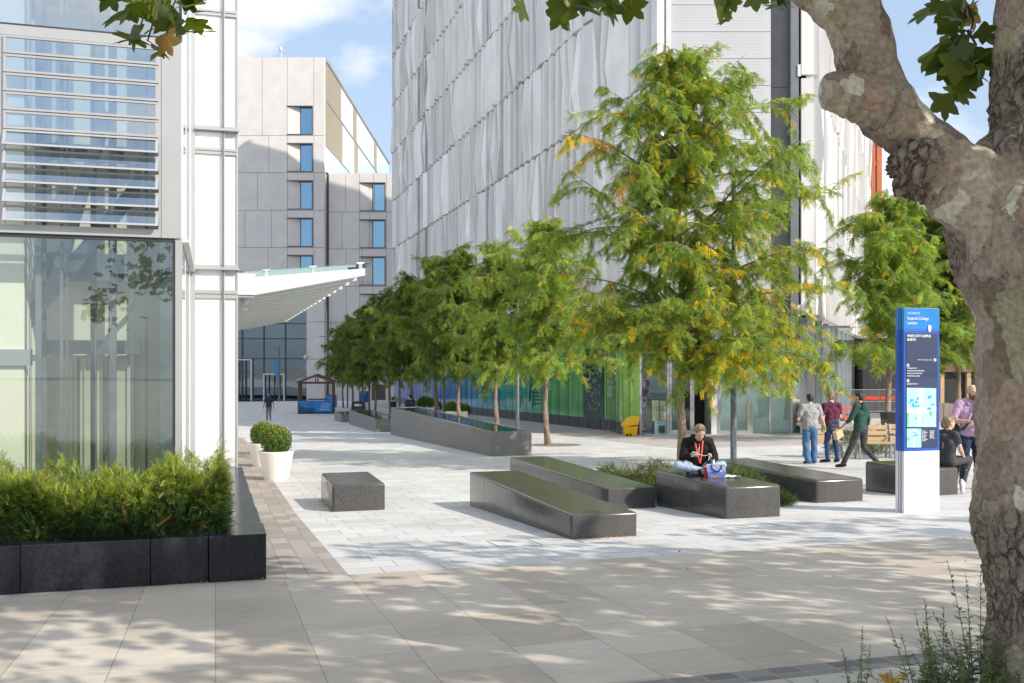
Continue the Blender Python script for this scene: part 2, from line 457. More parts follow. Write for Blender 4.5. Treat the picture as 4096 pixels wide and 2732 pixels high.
M['translucent'] = pmat('translucent_panel', (.74, .78, .79), (.68, .74, .77), .12, .12, spec=.6, contrast=(.4, .6))
M['granite_dark'] = granite('dark_polished_granite', (.030, .030, .032), (.075, .073, .072), .16, wash=(.15, .145, .135), sc=110)
M['granite_bench'] = granite('bench_granite', (.048, .046, .045), (.092, .089, .087), .15, wash=(.115, .112, .108), sc=85)
M['granite_planter'] = granite('planter_granite', (.15, .145, .14), (.235, .23, .22), .62, wash=(.36, .35, .34), sc=45)
M['black_stone'] = granite('black_planter_stone', (.010, .012, .017), (.018, .021, .028), .15, wash=(.06, .06, .065), sc=25)
M['water'] = pmat('planter_water', (.014, .017, .012), (.03, .034, .02), 1.2, .05, bump=.12, bscale=6, spec=.4)
M['pot_white'] = pmat('white_pot', (.76, .74, .70), (.70, .68, .64), 25, .7, .05, 80)
M['soil'] = pmat('soil', (.05, .037, .026), (.085, .062, .042), 14, .95, .5, 40)
M['box_leaf'] = leafmat('box_leaves', .25)
M['yew'] = leafmat('yew_needles', .18)
M['locust'] = leafmat('locust_leaves', .48)
M['plane_leaf'] = leafmat('plane_leaves', .38)
M['weed'] = leafmat('weed_leaves', .35)
M['bark_young'] = pmat('young_bark', (.30, .23, .17), (.16, .12, .09), 9, .9, .5, 30, stretch=(1, 1, .45))
M['bark_dark'] = pmat('twig_bark', (.10, .075, .055), (.15, .11, .08), 12, .9, .3)
M['blue_sign'] = pmat('sign_blue', (.015, .10, .50), (.013, .09, .46), 2, .35)
M['blue_light'] = pmat('sign_bright_blue', (.01, .22, .60), (.01, .20, .55), 2, .3)
M['navy'] = pmat('sign_navy', (.008, .028, .095), (.01, .033, .105), 2, .12, coat=.5)
M['sign_white'] = pmat('sign_white', (.76, .76, .75), (.72, .72, .71), 4, .4)
M['letter'] = pmat('white_lettering', (.85, .85, .85), (.82, .82, .82), 4, .5)
M['map_sky'] = pmat('map_pale_blue', (.36, .66, .84), (.44, .72, .87), 7, .3)
M['map_blue'] = pmat('map_blue', (.05, .38, .70), None, 6, .3)
M['map_white'] = pmat('map_road', (.80, .84, .86), None, 6, .3)
M['map_green'] = pmat('map_green', (.14, .55, .28), None, 6, .3)
M['yellow'] = pmat('yellow_plastic', (.85, .50, .01), (.80, .45, .01), 4, .35)
M['wood'] = pmat('bench_timber', (.52, .36, .20), (.40, .26, .135), 3, .6, stretch=(1, 12, 12))
M['wood_dark'] = pmat('aged_timber', (.20, .12, .075), (.13, .08, .05), 3, .75, stretch=(8, 8, 1))
M['grey_iron'] = pmat('bench_iron', (.30, .31, .32), (.26, .27, .28), 5, .4, metal=.4)
M['red_plastic'] = pmat('red_barrier', (.70, .045, .02), (.6, .04, .02), 3, .45)
M['orange'] = pmat('orange_cladding', (.55, .15, .045), (.48, .125, .04), 1, .5)
M['black'] = pmat('black_plastic', (.014, .015, .017), (.022, .023, .026), 6, .45)
M['interior'] = pmat('dark_interior', (.02, .02, .022), (.035, .035, .038), 1, .8)
M['room_white'] = pmat('room_wall', (.72, .78, .75), (.66, .72, .69), .8, .7)
M['carton'] = pmat('cardboard', (.50, .44, .26), (.44, .38, .22), 4, .8)
M['dead_leaf'] = pmat('dry_leaf', (.62, .42, .03), (.35, .15, .03), 18, .7)
M['paper'] = pmat('white_paper', (.8, .8, .8), None, 5, .7)
def graphic_glass(name):
    """printed window film that runs from blue over teal to green along the facade"""
    m, t, b, l = newmat(name); N = t.nodes.new
    tc_ = N('ShaderNodeTexCoord'); sp = N('ShaderNodeSeparateXYZ'); l(tc_.outputs['Object'], sp.inputs[0])
    mr = N('ShaderNodeMapRange'); mr.inputs['From Min'].default_value = 0; mr.inputs['From Max'].default_value = 66; l(sp.outputs['Y'], mr.inputs['Value'])
    r_ = N('ShaderNodeValToRGB'); e = r_.color_ramp.elements
    e[0].position = 0; e[0].color = (.30, .56, .11, 1); e[1].position = 1; e[1].color = (.10, .17, .50, 1)
    for p, c in ((.12, (.20, .47, .11)), (.24, (.08, .40, .14)), (.36, (.03, .34, .27)), (.48, (.03, .30, .42)), (.62, (.03, .20, .50))):
        x = e.new(p); x.color = (*c, 1)
    l(mr.outputs[0], r_.inputs['Fac'])
    wv = N('ShaderNodeTexNoise'); wv.inputs['Scale'].default_value = 1; mp_ = N('ShaderNodeMapping'); mp_.inputs['Scale'].default_value = (1, 1.2, .05)
    l(tc_.outputs['Object'], mp_.inputs['Vector']); l(mp_.outputs['Vector'], wv.inputs['Vector'])
    a = N('ShaderNodeMapRange'); a.inputs['From Min'].default_value = .35; a.inputs['From Max'].default_value = .7; a.inputs['To Min'].default_value = .75; a.inputs['To Max'].default_value = 1.35
    l(wv.outputs['Fac'], a.inputs['Value'])
    mm = N('ShaderNodeMixRGB'); mm.blend_type = 'MULTIPLY'; mm.inputs['Fac'].default_value = 1; l(r_.outputs['Color'], mm.inputs['Color1']); l(a.outputs[0], mm.inputs['Color2'])
    l(mm.outputs['Color'], b.inputs['Base Color']); b.inputs['Roughness'].default_value = .12; b.inputs['Coat Weight'].default_value = .5
    return m
M['graphic'] = graphic_glass('printed_glass_film')
def panel_mat(name, w, h, z0, c1, c2, axis='Y'):  # random tone per panel, widened to stand in for shading of the pleats
    m, t, b, l = newmat(name); N = t.nodes.new
    tc_ = N('ShaderNodeTexCoord'); sp = N('ShaderNodeSeparateXYZ'); l(tc_.outputs['Object'], sp.inputs[0])
    cb = N('ShaderNodeCombineXYZ'); l(sp.outputs[axis], cb.inputs['X'])
    sb = N('ShaderNodeMath'); sb.operation = 'SUBTRACT'; sb.inputs[1].default_value = z0; l(sp.outputs['Z'], sb.inputs[0]); l(sb.outputs[0], cb.inputs['Y'])
    br = N('ShaderNodeTexBrick'); br.offset = 0; br.inputs['Scale'].default_value = 1; br.inputs['Brick Width'].default_value = w; br.inputs['Row Height'].default_value = h; br.inputs['Mortar Size'].default_value = 0; br.inputs['Bias'].default_value = 0
    br.inputs['Color1'].default_value = (*c1, 1); br.inputs['Color2'].default_value = (*c2, 1); l(cb.outputs[0], br.inputs['Vector'])
    n = N('ShaderNodeTexNoise'); n.inputs['Scale'].default_value = 1.1; n.inputs['Detail'].default_value = 6; mp_ = N('ShaderNodeMapping'); mp_.inputs['Scale'].default_value = (1, 1, .3); l(tc_.outputs['Object'], mp_.inputs[0]); l(mp_.outputs[0], n.inputs['Vector'])
    a = N('ShaderNodeMapRange'); a.inputs['From Min'].default_value = .3; a.inputs['From Max'].default_value = .7; a.inputs['To Min'].default_value = .9; a.inputs['To Max'].default_value = 1.06; l(n.outputs['Fac'], a.inputs['Value'])
    mm = N('ShaderNodeMixRGB'); mm.blend_type = 'MULTIPLY'; mm.inputs['Fac'].default_value = 1; l(br.outputs['Color'], mm.inputs['Color1']); l(a.outputs[0], mm.inputs['Color2']); l(mm.outputs['Color'], b.inputs['Base Color'])
    b.inputs['Roughness'].default_value = .7; b.inputs['Specular IOR Level'].default_value = .3
    return m
def plane_bark():
    m, t, b, l = newmat('plane_bark'); N = t.nodes.new
    tc_ = N('ShaderNodeTexCoord')
    nw = N('ShaderNodeTexNoise'); nw.inputs['Scale'].default_value = 9; nw.inputs['Detail'].default_value = 6; l(tc_.outputs['Object'], nw.inputs['Vector'])
    vm = N('ShaderNodeVectorMath'); vm.operation = 'MULTIPLY_ADD'; vm.inputs[1].default_value = (.15, .15, .15); l(nw.outputs['Color'], vm.inputs[0]); l(tc_.outputs['Object'], vm.inputs[2])
    mp_ = N('ShaderNodeMapping'); mp_.inputs['Scale'].default_value = (1, 1, .5); l(vm.outputs[0], mp_.inputs['Vector'])
    # smooth flaking plates, two sizes, crisp edged
    v1 = N('ShaderNodeTexVoronoi'); v1.inputs['Scale'].default_value = 7.5; l(mp_.outputs[0], v1.inputs['Vector'])
    s1 = N('ShaderNodeSeparateColor'); l(v1.outputs['Color'], s1.inputs[0])
    r1 = N('ShaderNodeValToRGB'); e = r1.color_ramp.elements; r1.color_ramp.interpolation = 'CONSTANT'
    e[0].position = 0; e[0].color = (.33, .27, .21, 1); e[1].position = .88; e[1].color = (.60, .56, .45, 1)
    for p, c in ((.24, (.37, .30, .235)), (.42, (.28, .215, .16)), (.56, (.45, .385, .30)), (.66, (.21, .16, .115)), (.73, (.36, .33, .22)), (.80, (.38, .27, .21))):
        x = e.new(p); x.color = (*c, 1)
    l(s1.outputs[0], r1.inputs['Fac'])
    ve = N('ShaderNodeTexVoronoi'); ve.feature = 'DISTANCE_TO_EDGE'; ve.inputs['Scale'].default_value = 7.5; l(mp_.outputs[0], ve.inputs['Vector'])
    el_ = N('ShaderNodeMapRange'); el_.inputs['From Max'].default_value = .018; el_.inputs['To Min'].default_value = .5; l(ve.outputs['Distance'], el_.inputs['Value'])
    me_ = N('ShaderNodeMixRGB'); me_.blend_type = 'MULTIPLY'; me_.inputs['Fac'].default_value = .8; l(r1.outputs['Color'], me_.inputs['Color1']); l(el_.outputs[0], me_.inputs['Color2'])
    # cracked rough bark
    v2 = N('ShaderNodeTexVoronoi'); v2.feature = 'DISTANCE_TO_EDGE'; v2.inputs['Scale'].default_value = 17; mq_ = N('ShaderNodeMapping'); mq_.inputs['Scale'].default_value = (1, 1, .42); l(mp_.outputs[0], mq_.inputs['Vector']); l(mq_.outputs[0], v2.inputs['Vector'])
    r2 = N('ShaderNodeValToRGB'); r2.color_ramp.elements[0].position = .0; r2.color_ramp.elements[1].position = .12
    r2.color_ramp.elements[0].color = (.085, .064, .047, 1); r2.color_ramp.elements[1].color = (.30, .24, .195, 1); nb_ = N('ShaderNodeTexNoise'); nb_.inputs['Scale'].default_value = 12; nb_.inputs['Detail'].default_value = 5; l(tc_.outputs['Object'], nb_.inputs['Vector']); db_ = N('ShaderNodeMath'); db_.operation = 'MULTIPLY_ADD'; db_.inputs[1].default_value = .34; l(nb_.outputs['Fac'], db_.inputs[0]); dc_ = N('ShaderNodeMath'); dc_.operation = 'SUBTRACT'; dc_.inputs[1].default_value = .14; l(v2.outputs['Distance'], dc_.inputs[0]); l(dc_.outputs[0], db_.inputs[2]); l(db_.outputs[0], r2.inputs['Fac'])
    n3 = N('ShaderNodeTexNoise'); n3.inputs['Scale'].default_value = 2.1; n3.inputs['Detail'].default_value = 6; n3.inputs['Roughness'].default_value = .6; l(tc_.outputs['Object'], n3.inputs['Vector'])
    ca = N('ShaderNodeVertexColor'); ca.layer_name = 'Rough'
    ad = N('ShaderNodeMath'); ad.operation = 'MULTIPLY_ADD'; ad.inputs[1].default_value = .42; l(ca.outputs['Color'], ad.inputs[0]); l(n3.outputs['Fac'], ad.inputs[2])
    mk = N('ShaderNodeMapRange'); mk.inputs['From Min'].default_value = .70; mk.inputs['From Max'].default_value = .82; l(ad.outputs[0], mk.inputs['Value'])
    mx_ = N('ShaderNodeMixRGB'); l(mk.outputs[0], mx_.inputs['Fac']); l(me_.outputs['Color'], mx_.inputs['Color1']); l(r2.outputs['Color'], mx_.inputs['Color2'])
    n4 = N('ShaderNodeTexNoise'); n4.inputs['Scale'].default_value = 34; n4.inputs['Detail'].default_value = 6; l(tc_.outputs['Object'], n4.inputs['Vector'])
    a = N('ShaderNodeMapRange'); a.inputs['From Min'].default_value = .3; a.inputs['From Max'].default_value = .7; a.inputs['To Min'].default_value = .72; a.inputs['To Max'].default_value = 1.25; l(n4.outputs['Fac'], a.inputs['Value'])
    mm = N('ShaderNodeMixRGB'); mm.blend_type = 'MULTIPLY'; mm.inputs['Fac'].default_value = 1; l(mx_.outputs['Color'], mm.inputs['Color1']); l(a.outputs[0], mm.inputs['Color2'])
    l(mm.outputs['Color'], b.inputs['Base Color']); b.inputs['Roughness'].default_value = .85; b.inputs['Specular IOR Level'].default_value = .25
    h1 = N('ShaderNodeMath'); h1.operation = 'MINIMUM'; h1.inputs[1].default_value = .2; l(v2.outputs['Distance'], h1.inputs[0])
    h2 = N('ShaderNodeMath'); h2.operation = 'MULTIPLY'; l(h1.outputs[0], h2.inputs[0]); l(mk.outputs[0], h2.inputs[1])
    h3 = N('ShaderNodeMath'); h3.operation = 'MULTIPLY_ADD'; h3.inputs[1].default_value = 6; l(h2.outputs[0], h3.inputs[0])
    h4 = N('ShaderNodeMath'); h4.operation = 'MULTIPLY_ADD'; h4.inputs[1].default_value = .35; l(s1.outputs[0], h4.inputs[0]); l(n4.outputs['Fac'], h4.inputs[2]); l(h4.outputs[0], h3.inputs[2])
    bp = N('ShaderNodeBump'); bp.inputs['Strength'].default_value = .95; bp.inputs['Distance'].default_value = .02; l(h3.outputs[0], bp.inputs['Height']); l(bp.outputs[0], b.inputs['Normal'])
    return m
M['plane_bark'] = plane_bark()
# ---------------------------------------------------------------- ground
def sheet(name, u0, u1, v0, v1, m, dz=0.0, seg=12):
    br = sorted(set([v0, v1] + [b for b in (0, 15.7, 45, 75) if v0 < b < v1]))
    us = np.linspace(u0, u1, seg)
    b = MB(uv=True)
    vs = [(u, v, gz(v) + dz) for v in br for u in us]
    n = len(us)
    b.add(vs, [(j * n + i, j * n + i + 1, (j + 1) * n + i + 1, (j + 1) * n + i) for j in range(len(br) - 1) for i in range(n - 1)])
    o = b.build(name, m, None)
    return tag(o, kind='structure')
g = MB()
g.add([(-900, -300, -3.1), (900, -300, -3.1), (900, 1500, -3.1), (-900, 1500, -3.1)], [(0, 1, 2, 3)])
tag(g.build('ground', M['asphalt']), kind='structure')
sheet('near_pavement', -40, 60, -30, 4.75, M['pale_slabs'])
sheet('sett_strip', -40, 60, 4.75, 4.97, M['setts'])
sheet('pavement', -40, 60, 4.97, 9.3, M['sandstone'])
sheet('paver_strip', -60, 1.2, 9.3, 45, M['brown_pavers'])
sheet('plaza_paving', 1.2, 14.4, 9.3, 45, M['granite_pave'])
sheet('plaza_paving', -70, 14.4, 45, 112, M['granite_pave'])
sheet('plaza_paving', 14.4, 80, 9.3, 29, M['granite_pave'])
sheet('building_apron', 14.4, 30, 29, 112, M['grey_pavers'])
sheet('side_street', 30, 110, 29, 112, M['grey_pavers'])
# flush service covers outlined in dark joint
def cover(u, v, w, d):
    b = MB(uv=True)
    t = .012
    for x0, x1, y0, y1 in ((u, u + w, v, v + t), (u, u + w, v + d - t, v + d), (u, u + t, v + t, v + d - t), (u + w - t, u + w, v + t, v + d - t), (u + w / 2 - t / 2, u + w / 2 + t / 2, v + t, v + d - t)):
        zz = [gz(y0) + .003, gz(y0) + .003, gz(y1) + .003, gz(y1) + .003]
        b.add([(x0, y0, zz[0]), (x1, y0, zz[1]), (x1, y1, zz[2]), (x0, y1, zz[3])], [(0, 1, 2, 3)])
    return b
for i, (u, v, w, d) in enumerate(((3.05, 10.55, 1.0, .62), (6.1, 10.75, .85, .6), (1.95, 19.2, .9, .8))):
    o = cover(u, v, w, d).build('service_cover', M['joint'], None, UV(u, v, gz(v)), TH)
    tag(o, ['recessed paved service cover beside the front left bench', 'recessed paved service cover before the block with the seated woman', 'recessed paved service cover behind the lone granite cube'][i], 'cover', 'service covers in the paving')
# ---------------------------------------------------------------- left glass building
gb = thing('glass_building', 'silver framed glass lift tower with open louvres and white glass flank', 'building', gp(-.36, 11.6), TH)
VF, UR = 11.6, -.36            # front plane, right corner of the lift tower
def zc(h): return CZ + h       # height above the lens
zb = gz(11.6)
ZB, ZM = zc(1.40), zc(3.62)    # underside and top of the louvre unit
ZT = zc(13.5)
b = MB(True)                   # frame of the tower
b.box(UR - .07, UR, VF, VF + .08, zb, ZB)                       # right corner post of lower glass
b.box(UR - .215, UR - .012, VF - .02, VF + .1, ZB, ZM)           # wide flat panel right of the louvres
b.box(-8, UR - .22, VF - .025, VF + .1, ZB, ZB + .09)
b.box(-8, UR - .22, VF - .025, VF + .1, ZM - .11, ZM - .062)
b.box(-8, UR - .22, VF - .015, VF + .1, ZM - .06, ZM)
b.box(UR - .245, UR - .22, VF - .02, VF + .1, ZB + .09, ZM - .11)
b.box(-2.20, -2.16, VF - .02, VF + .1, ZB + .09, ZM - .11)
b.box(-8, UR, VF + .0, VF + .06, ZM + .0, ZM + .025, 1)         # dark gasket under upper pane
b.box(UR - .03, UR, VF, VF + .06, ZM + .025, ZT, 1)
b.box(-8, UR - .075, VF, VF + .06, ZB - .04, ZB - .002, 1)
b.box(UR - .1, UR - .07, VF + .01, VF + .07, zb, ZB - .04, 1)
b.build('tower_frame', [M['frame_metal'], M['dark_metal']], gb)
b = MB(True)                   # flank between the tower and the set back bay
b.box(UR - .01, UR + .012, VF + .1, 11.8, ZB + .02, ZT); b.box(UR - .01, UR + .012, 14.9, 15.55, ZB + .02, ZT); b.box(UR - .01, UR + .012, 13.0, 13.1, ZB + .02, ZT)
b.box(UR - .02, UR + .0, VF + .1, 11.8, zb, ZB + .018)
b.box(UR - .02, UR + .0, 13.0, 13.12, zb, ZB + .018)
b.box(UR - .02, UR + .0, 15.0, 15.55, zb, ZB + .018)
b.box(UR, UR + .07, 11.75, 15.5, ZB - .02, ZB + .012)
b.build('flank_cladding', [M['white_metal']], gb)
b = MB(True); b.box(UR - .015, UR - .004, 11.801, 12.999, zb, ZB - .03); b.box(UR - .015, UR - .004, 13.121, 14.999, zb, ZB - .03)
b.box(UR - .006, UR + .006, 11.801, 12.999, ZB + .02, ZT); b.box(UR - .006, UR + .006, 13.101, 14.899, ZB + .02, ZT)
b.build('flank_glass', M['glass_clear'], gb)
def pane(name, u0, u1, z0, z1, m, v=VF + .03):
    q = MB(True); q.quad((u0, v, z0), (u1, v, z0), (u1, v, z1), (u0, v, z1)); return q.build(name, m, gb)
pane('lower_pane', -8, UR - .1, zb, ZB - .04, M['glass_clear'])
pane('upper_pane', -8, UR - .03, ZM + .025, ZT, M['glass_louvre'])
# ten louvres: upper five shut, lower five tilted open
u0, u1 = -2.16, UR - .245
zl0, zl1 = ZB + .095, ZM - .115
hh = (zl1 - zl0) / 10
for k in range(10):
    z0 = zl0 + k * hh
    ang = R(24) if k < 5 else 0.0
    q = MB(True)
    zt = z0 + hh
    def pt(u, t, d):           # t up the blade, d outward; hinged at its top edge
        return (u, VF - .02 - math.sin(ang) * (hh - t) - math.cos(ang) * d, zt - math.cos(ang) * (hh - t) - math.sin(ang) * d * 0)
    def slab(ua, ub, ta, tb, d0, d1, mi=0):
        vs = [pt(ua, ta, d0), pt(ub, ta, d0), pt(ub, tb, d0), pt(ua, tb, d0), pt(ua, ta, d1), pt(ub, ta, d1), pt(ub, tb, d1), pt(ua, tb, d1)]
        q.add(vs, [(0, 1, 2, 3), (7, 6, 5, 4), (0, 4, 5, 1), (1, 5, 6, 2), (2, 6, 7, 3), (3, 7, 4, 0)], mi)
    slab(u0, u1, .006, .030, -.01, .03); slab(u0, u1, hh - .028, hh - .006, -.01, .03)
    slab(u0, u0 + .03, .030, hh - .028, -.01, .028); slab(u1 - .03, u1, .030, hh - .028, -.01, .028)
    lv = q.build('louvre', [M['frame_metal']], gb)
    q = MB(True); q.add([pt(u0 + .03, .03, .012), pt(u1 - .03, .03, .012), pt(u1 - .03, hh - .028, .012), pt(u0 + .03, hh - .028, .012)], [(0, 1, 2, 3)])
    o = q.build('louvre_pane', M['glass_louvre'], lv, ) if False else None
    q2 = q.build('louvre_pane', M['glass_louvre'], gb)
    q2.parent = lv
# shaft seen through the glass
b = MB(True)
BV = 13.4
b.box(-8, -.42, BV, BV + .3, zb - .2, ZT, 0)
b.box(-2.75, -2.05, 12.1, 12.9, zb, ZT, 0)
b.box(-8, -.42, VF + .15, BV, zb - .1, zb + .02, 0)
b.build('shaft_wall', M['lift_conc'], gb)
b = MB(True)
for (a, c_, d0, d1) in ((-2.32, -2.06, 12.3, 12.42), (-1.66, -1.63, 11.95, 11.99), (-1.60, -1.585, 12.0, 12.03), (-1.17, -1.10, 12.2, 12.28), (-1.92, -1.86, 12.0, 12.05), (-.78, -.75, 12.1, 12.16), (-2.02, -1.96, 13.0, 13.06), (-1.28, -1.25, 13.2, 13.24), (-1.0, -.96, 12.9, 12.95)):
    b.box(a, c_, d0, d1, zb, ZT)
for zz, h in ((zc(1.02), .34), (zc(.12), .17), (zc(4.4), .4), (zc(2.5), .2), (zc(6.6), .4)):
    b.box(-2.05, -.9, 13.1, 13.2, zz, zz + h)
b.box(-.66, -.44, 12.9, 13.35, zb, ZT); b.box(-1.42, -1.36, 12.6, 12.7, zb, ZT)  # wide dark upright added to imitate a dark reflection in the glass
b.build('rails_and_reflection', M['lift_steel'], gb)
b = MB(True)
for (a, c_) in ((-1.98, -1.66), (-1.62, -1.3), (-1.26, -1.0)):
    b.box(a, c_, 13.33, 13.37, zb, zc(.08)); b.box(a + .05, a + .07, 13.3, 13.33, zb, zc(.04)); b.box(c_ - .07, c_ - .05, 13.3, 13.33, zb, zc(.04))
b.build('lift_door', M['lift_door'], gb)
b = MB(True); b.box(-2.36, -1.98, 12.05, 12.2, zc(-.02), zc(.16)); b.box(-1.98, -1.9, 12.1, 12.15, zc(.03), zc(.1))
b.build('shaft_bracket', M['grey_metal'], gb)
b = MB(True)
for zz in (zc(1.0), zc(4.6), zc(8)):
    b.bar((-.5, 12.4, zz + 1.6), (-2.4, 12.6, zz - .9), .09, .16); b.bar((-1.2, 12.2, zz + 1.9), (-1.8, 12.3, zz - .2), .1, .12)
b.build('shaft_brace', M['lift_steel'], gb)
# set back bay of white glass
VS = 15.55
zs = gz(VS)
A0, A1, A2, A3 = UR, -.29, .095, .33    # mullion edges
ht = [zs, zc(1.02), zc(1.10), zc(1.40), zc(1.50), zc(3.18), zc(3.27), zc(3.52), zc(3.60), zc(5.28), zc(5.36), ZT]
b = MB(True)
for z0, z1 in ((zc(.99), zc(1.045)), (zc(1.06), zc(1.115)), (zc(1.42), zc(1.50)), (zc(3.17), zc(3.21)), (zc(3.225), zc(3.265)), (zc(3.50), zc(3.60)), (zc(5.27), zc(5.31)), (zc(5.325), zc(5.365))):
    b.box(A1, A2 - .0, VS - .03, VS + .05, z0, z1); b.box(A2 + .04, A3 - .025, VS - .028, VS + .05, z0, z1)
b.box(UR, A1, VS - .05, VS + .05, zs, ZT); b.box(A2, A2 + .04, VS - .05, VS + .05, zs, ZT); b.box(A2 + .012, A2 + .022, VS - .06, VS - .05, zs, ZT, 1)
b.box(A3 - .025, A3, VS - .02, VS + .4, zs, ZT)
for zz in (zc(1.42), zc(3.52)): b.box(A1, A3 + .015, VS - .1, VS - .031, zz, zz + .035)
b.box(A2 + .04, A3 - .025, VS, VS + .04, zs, ZT, 2)
b.box(UR - 6, A3 - .001, VS + .4, VS + 24, zs - 1.2, ZT, 2)
b.build('bay_frame', [M['frame_metal'], M['dark_metal'], M['white_metal']], gb)
b = MB(True); b.box(A1, A2, VS, VS + .03, zs, ZT)
b.build('bay_glass', M['white_glass'], gb)
# canopy: white tapered ribs under fritted glass, cantilevered over the path
b = MB(True)
b.box(A3, A3 + .26, VS + .1, VS + .8, zc(1.06), zc(1.39)); b.box(A3 - .0, A3 + .25, VS + .12, 35, zc(1.02), zc(1.055), 1)
b.build('canopy_beam', [M['white_metal'], M['grey_metal']], gb)
ribs = MB(True)
for k in range(19):
    v = VS + .35 + k * 1.0
    ribs.add([(A3 + .26, v, zc(1.08)), (2.32, v, zc(1.43)), (2.32, v, zc(1.545)), (A3 + .26, v, zc(1.36)),
              (A3 + .26, v + .07, zc(1.08)), (2.32, v + .07, zc(1.43)), (2.32, v + .07, zc(1.545)), (A3 + .26, v + .07, zc(1.36))],
             [(0, 1, 2, 3), (7, 6, 5, 4), (0, 4, 5, 1), (1, 5, 6, 2), (2, 6, 7, 3), (3, 7, 4, 0)])
for t in (.1, .5, .92):
    ribs.cbox((A3 + .26 + t * 1.8, VS + .37, zc(1.40 + t * .19)), .05, .05, .09); 
    ribs.tube([(A3 + .26 + t * 1.8 - .06, VS + .37, zc(1.445 + t * .19)), (A3 + .26 + t * 1.8 + .06, VS + .37, zc(1.455 + t * .19))], .018, 8)
ribs.build('canopy_rib', M['white_metal'], gb)
b = MB(True)
b.add([(A3, VS + .28, zc(1.42)), (2.44, VS + .28, zc(1.615)), (2.44, 34.4, zc(1.615)), (A3, 34.4, zc(1.42)), (A3, VS + .28, zc(1.44)), (2.44, VS + .28, zc(1.632)), (2.44, 34.4, zc(1.632)), (A3, 34.4, zc(1.44))],
      [(0, 3, 2, 1), (4, 5, 6, 7), (0, 1, 5, 4), (1, 2, 6, 5), (2, 3, 7, 6), (3, 0, 4, 7)])
b.build('canopy_glass', M['glass_rail'], gb)
b = MB(True)
for k in range(18):
    v = VS + .43 + k
    b.add([(A3 + .26, v, zc(1.12)), (2.28, v, zc(1.46)), (2.28, v + .92, zc(1.46)), (A3 + .26, v + .92, zc(1.12))], [(0, 1, 2, 3)])
b.build('canopy_soffit', M['frosted'], gb)
b = MB(True); b.lathe([(.055, 0), (.055, -.05), (.045, -.07), (.0, -.1)], UV(0, 0, 0) * 0 + Vector((A3 + .12, VS + .45, zc(1.02))), 16)
b.build('dome_camera', M['white_metal'], gb)
b = MB(True); b.box(A3 + .05, A3 + .15, VS + .6, VS + .66, zc(.86), zc(1.02)); b.build('sensor_box', M['white_metal'], gb)
# ---------------------------------------------------------------- far precast building
FY = 118.0
def X(px, Y=FY): return (px - 2048) / F * Y
def Z(py, Y=FY): return CZ - (py - HZ) / F * Y
fb = thing('concrete_building', 'pale precast concrete laboratory block with deep offset windows and ribbed upper side', 'building', (X(1297), FY, gz(112)))
xl, xc, xr = X(700), X(1296.6), X(1640)
zg, ztop, zw = gz(112) - .3, Z(229), Z(685.5)
WY = FY + 1.2                  # front of the lower wing
XE = X(1226)                   # right end of the entrance glazing
zE = Z(1150)
holes_m = [(X(850 + 520 / 1.742), X(850 + 700 / 1.742), Z(100 + y1 / 1.742), Z(100 + y0 / 1.742)) for y0, y1 in ((562, 765), (822, 1024), (1082, 1286), (1342, 1546), (1602, 1796))]
kx = WY / FY
holes_w = [(X(850 + 1024 / 1.742, WY), X(850 + 1206 / 1.742, WY), Z(100 + y1 / 1.742, WY), Z(100 + y0 / 1.742, WY)) for y0, y1 in ((1096, 1298), (1354, 1555), (1612, 1815), (1872, 2074))]
def wall_with_holes(b, x0, x1, z0, z1, y, holes):
    zs_ = sorted(holes, key=lambda h: h[2])
    hx0, hx1 = holes[0][0], holes[0][1]
    b.box(x0, hx0, y, y + .8, z0, z1); b.box(hx1, x1, y, y + .8, z0, z1)
    prev = z0
    for h in zs_:
        b.box(hx0, hx1, y, y + .8, prev, h[2]); prev = h[3]
    b.box(hx0, hx1, y, y + .8, prev, z1)
b = MB()
wall_with_holes(b, xl, xc, zE, ztop, FY, holes_m)
b.box(XE, xc, FY, FY + .8, zg, zE)
wall_with_holes(b, xc + .35, xr, zg, zw, WY, holes_w)
b.box(xc - .001, xc + .35, WY + .5, WY + 1, zg, zw, 1)
b.box(xl, xc - .01, FY + .8, FY + 52, zE + .01, ztop - .02); b.box(xc, xr, WY + 1.0, WY + 40, zg, zw - .02)
b.box(xc - .02, xc, FY + .8, FY + 1.6, zg, ztop - .03)
t = .06                        # open joints between the panels, 3 mm proud dark strips
for h in holes_m + holes_w:
    y = FY if h in holes_m else WY
    xa, xb = (xl, xc) if h in holes_m else (xc + .35, xr)
    b.box(xa, xb, y - .003, y, h[2] - .12, h[2] - .12 + t, 1)
rj = random.Random(4)
rows = sorted([h[2] - .12 for h in holes_m] + [ztop])
for z0, z1 in zip(rows[:-1], rows[1:]):
    xs = []; x = xl + rj.uniform(1, 3)
    while x < holes_m[0][0] - 1.5: xs.append(x); x += rj.choice((3.2, 4.6, 6.5))
    for x in xs + [holes_m[0][0], holes_m[0][1] + .08]: b.box(x, x + .045, FY - .003, FY, z0 + t, z1, 1)
rows = sorted([h[2] - .12 for h in holes_w] + [zw])
for z0, z1 in zip(rows[:-1], rows[1:]):
    for x in (xc + 1.6 + rj.random(), xc + 4 + rj.random() * 2, holes_w[0][0], holes_w[0][1] + .08): b.box(x, x + .045, WY - .003, WY, z0 + t, z1, 1)
for zz in (Z(1288), Z(1437)): b.box(XE, xc + 6, FY - .003, FY, zz, zz + t, 1)
for x in (X(1315), X(1312) + 4): b.box(x, x + .045, WY - .003, WY, zg, Z(1290), 1)
b.build('wall', [M['concrete'], M['joint']], fb)
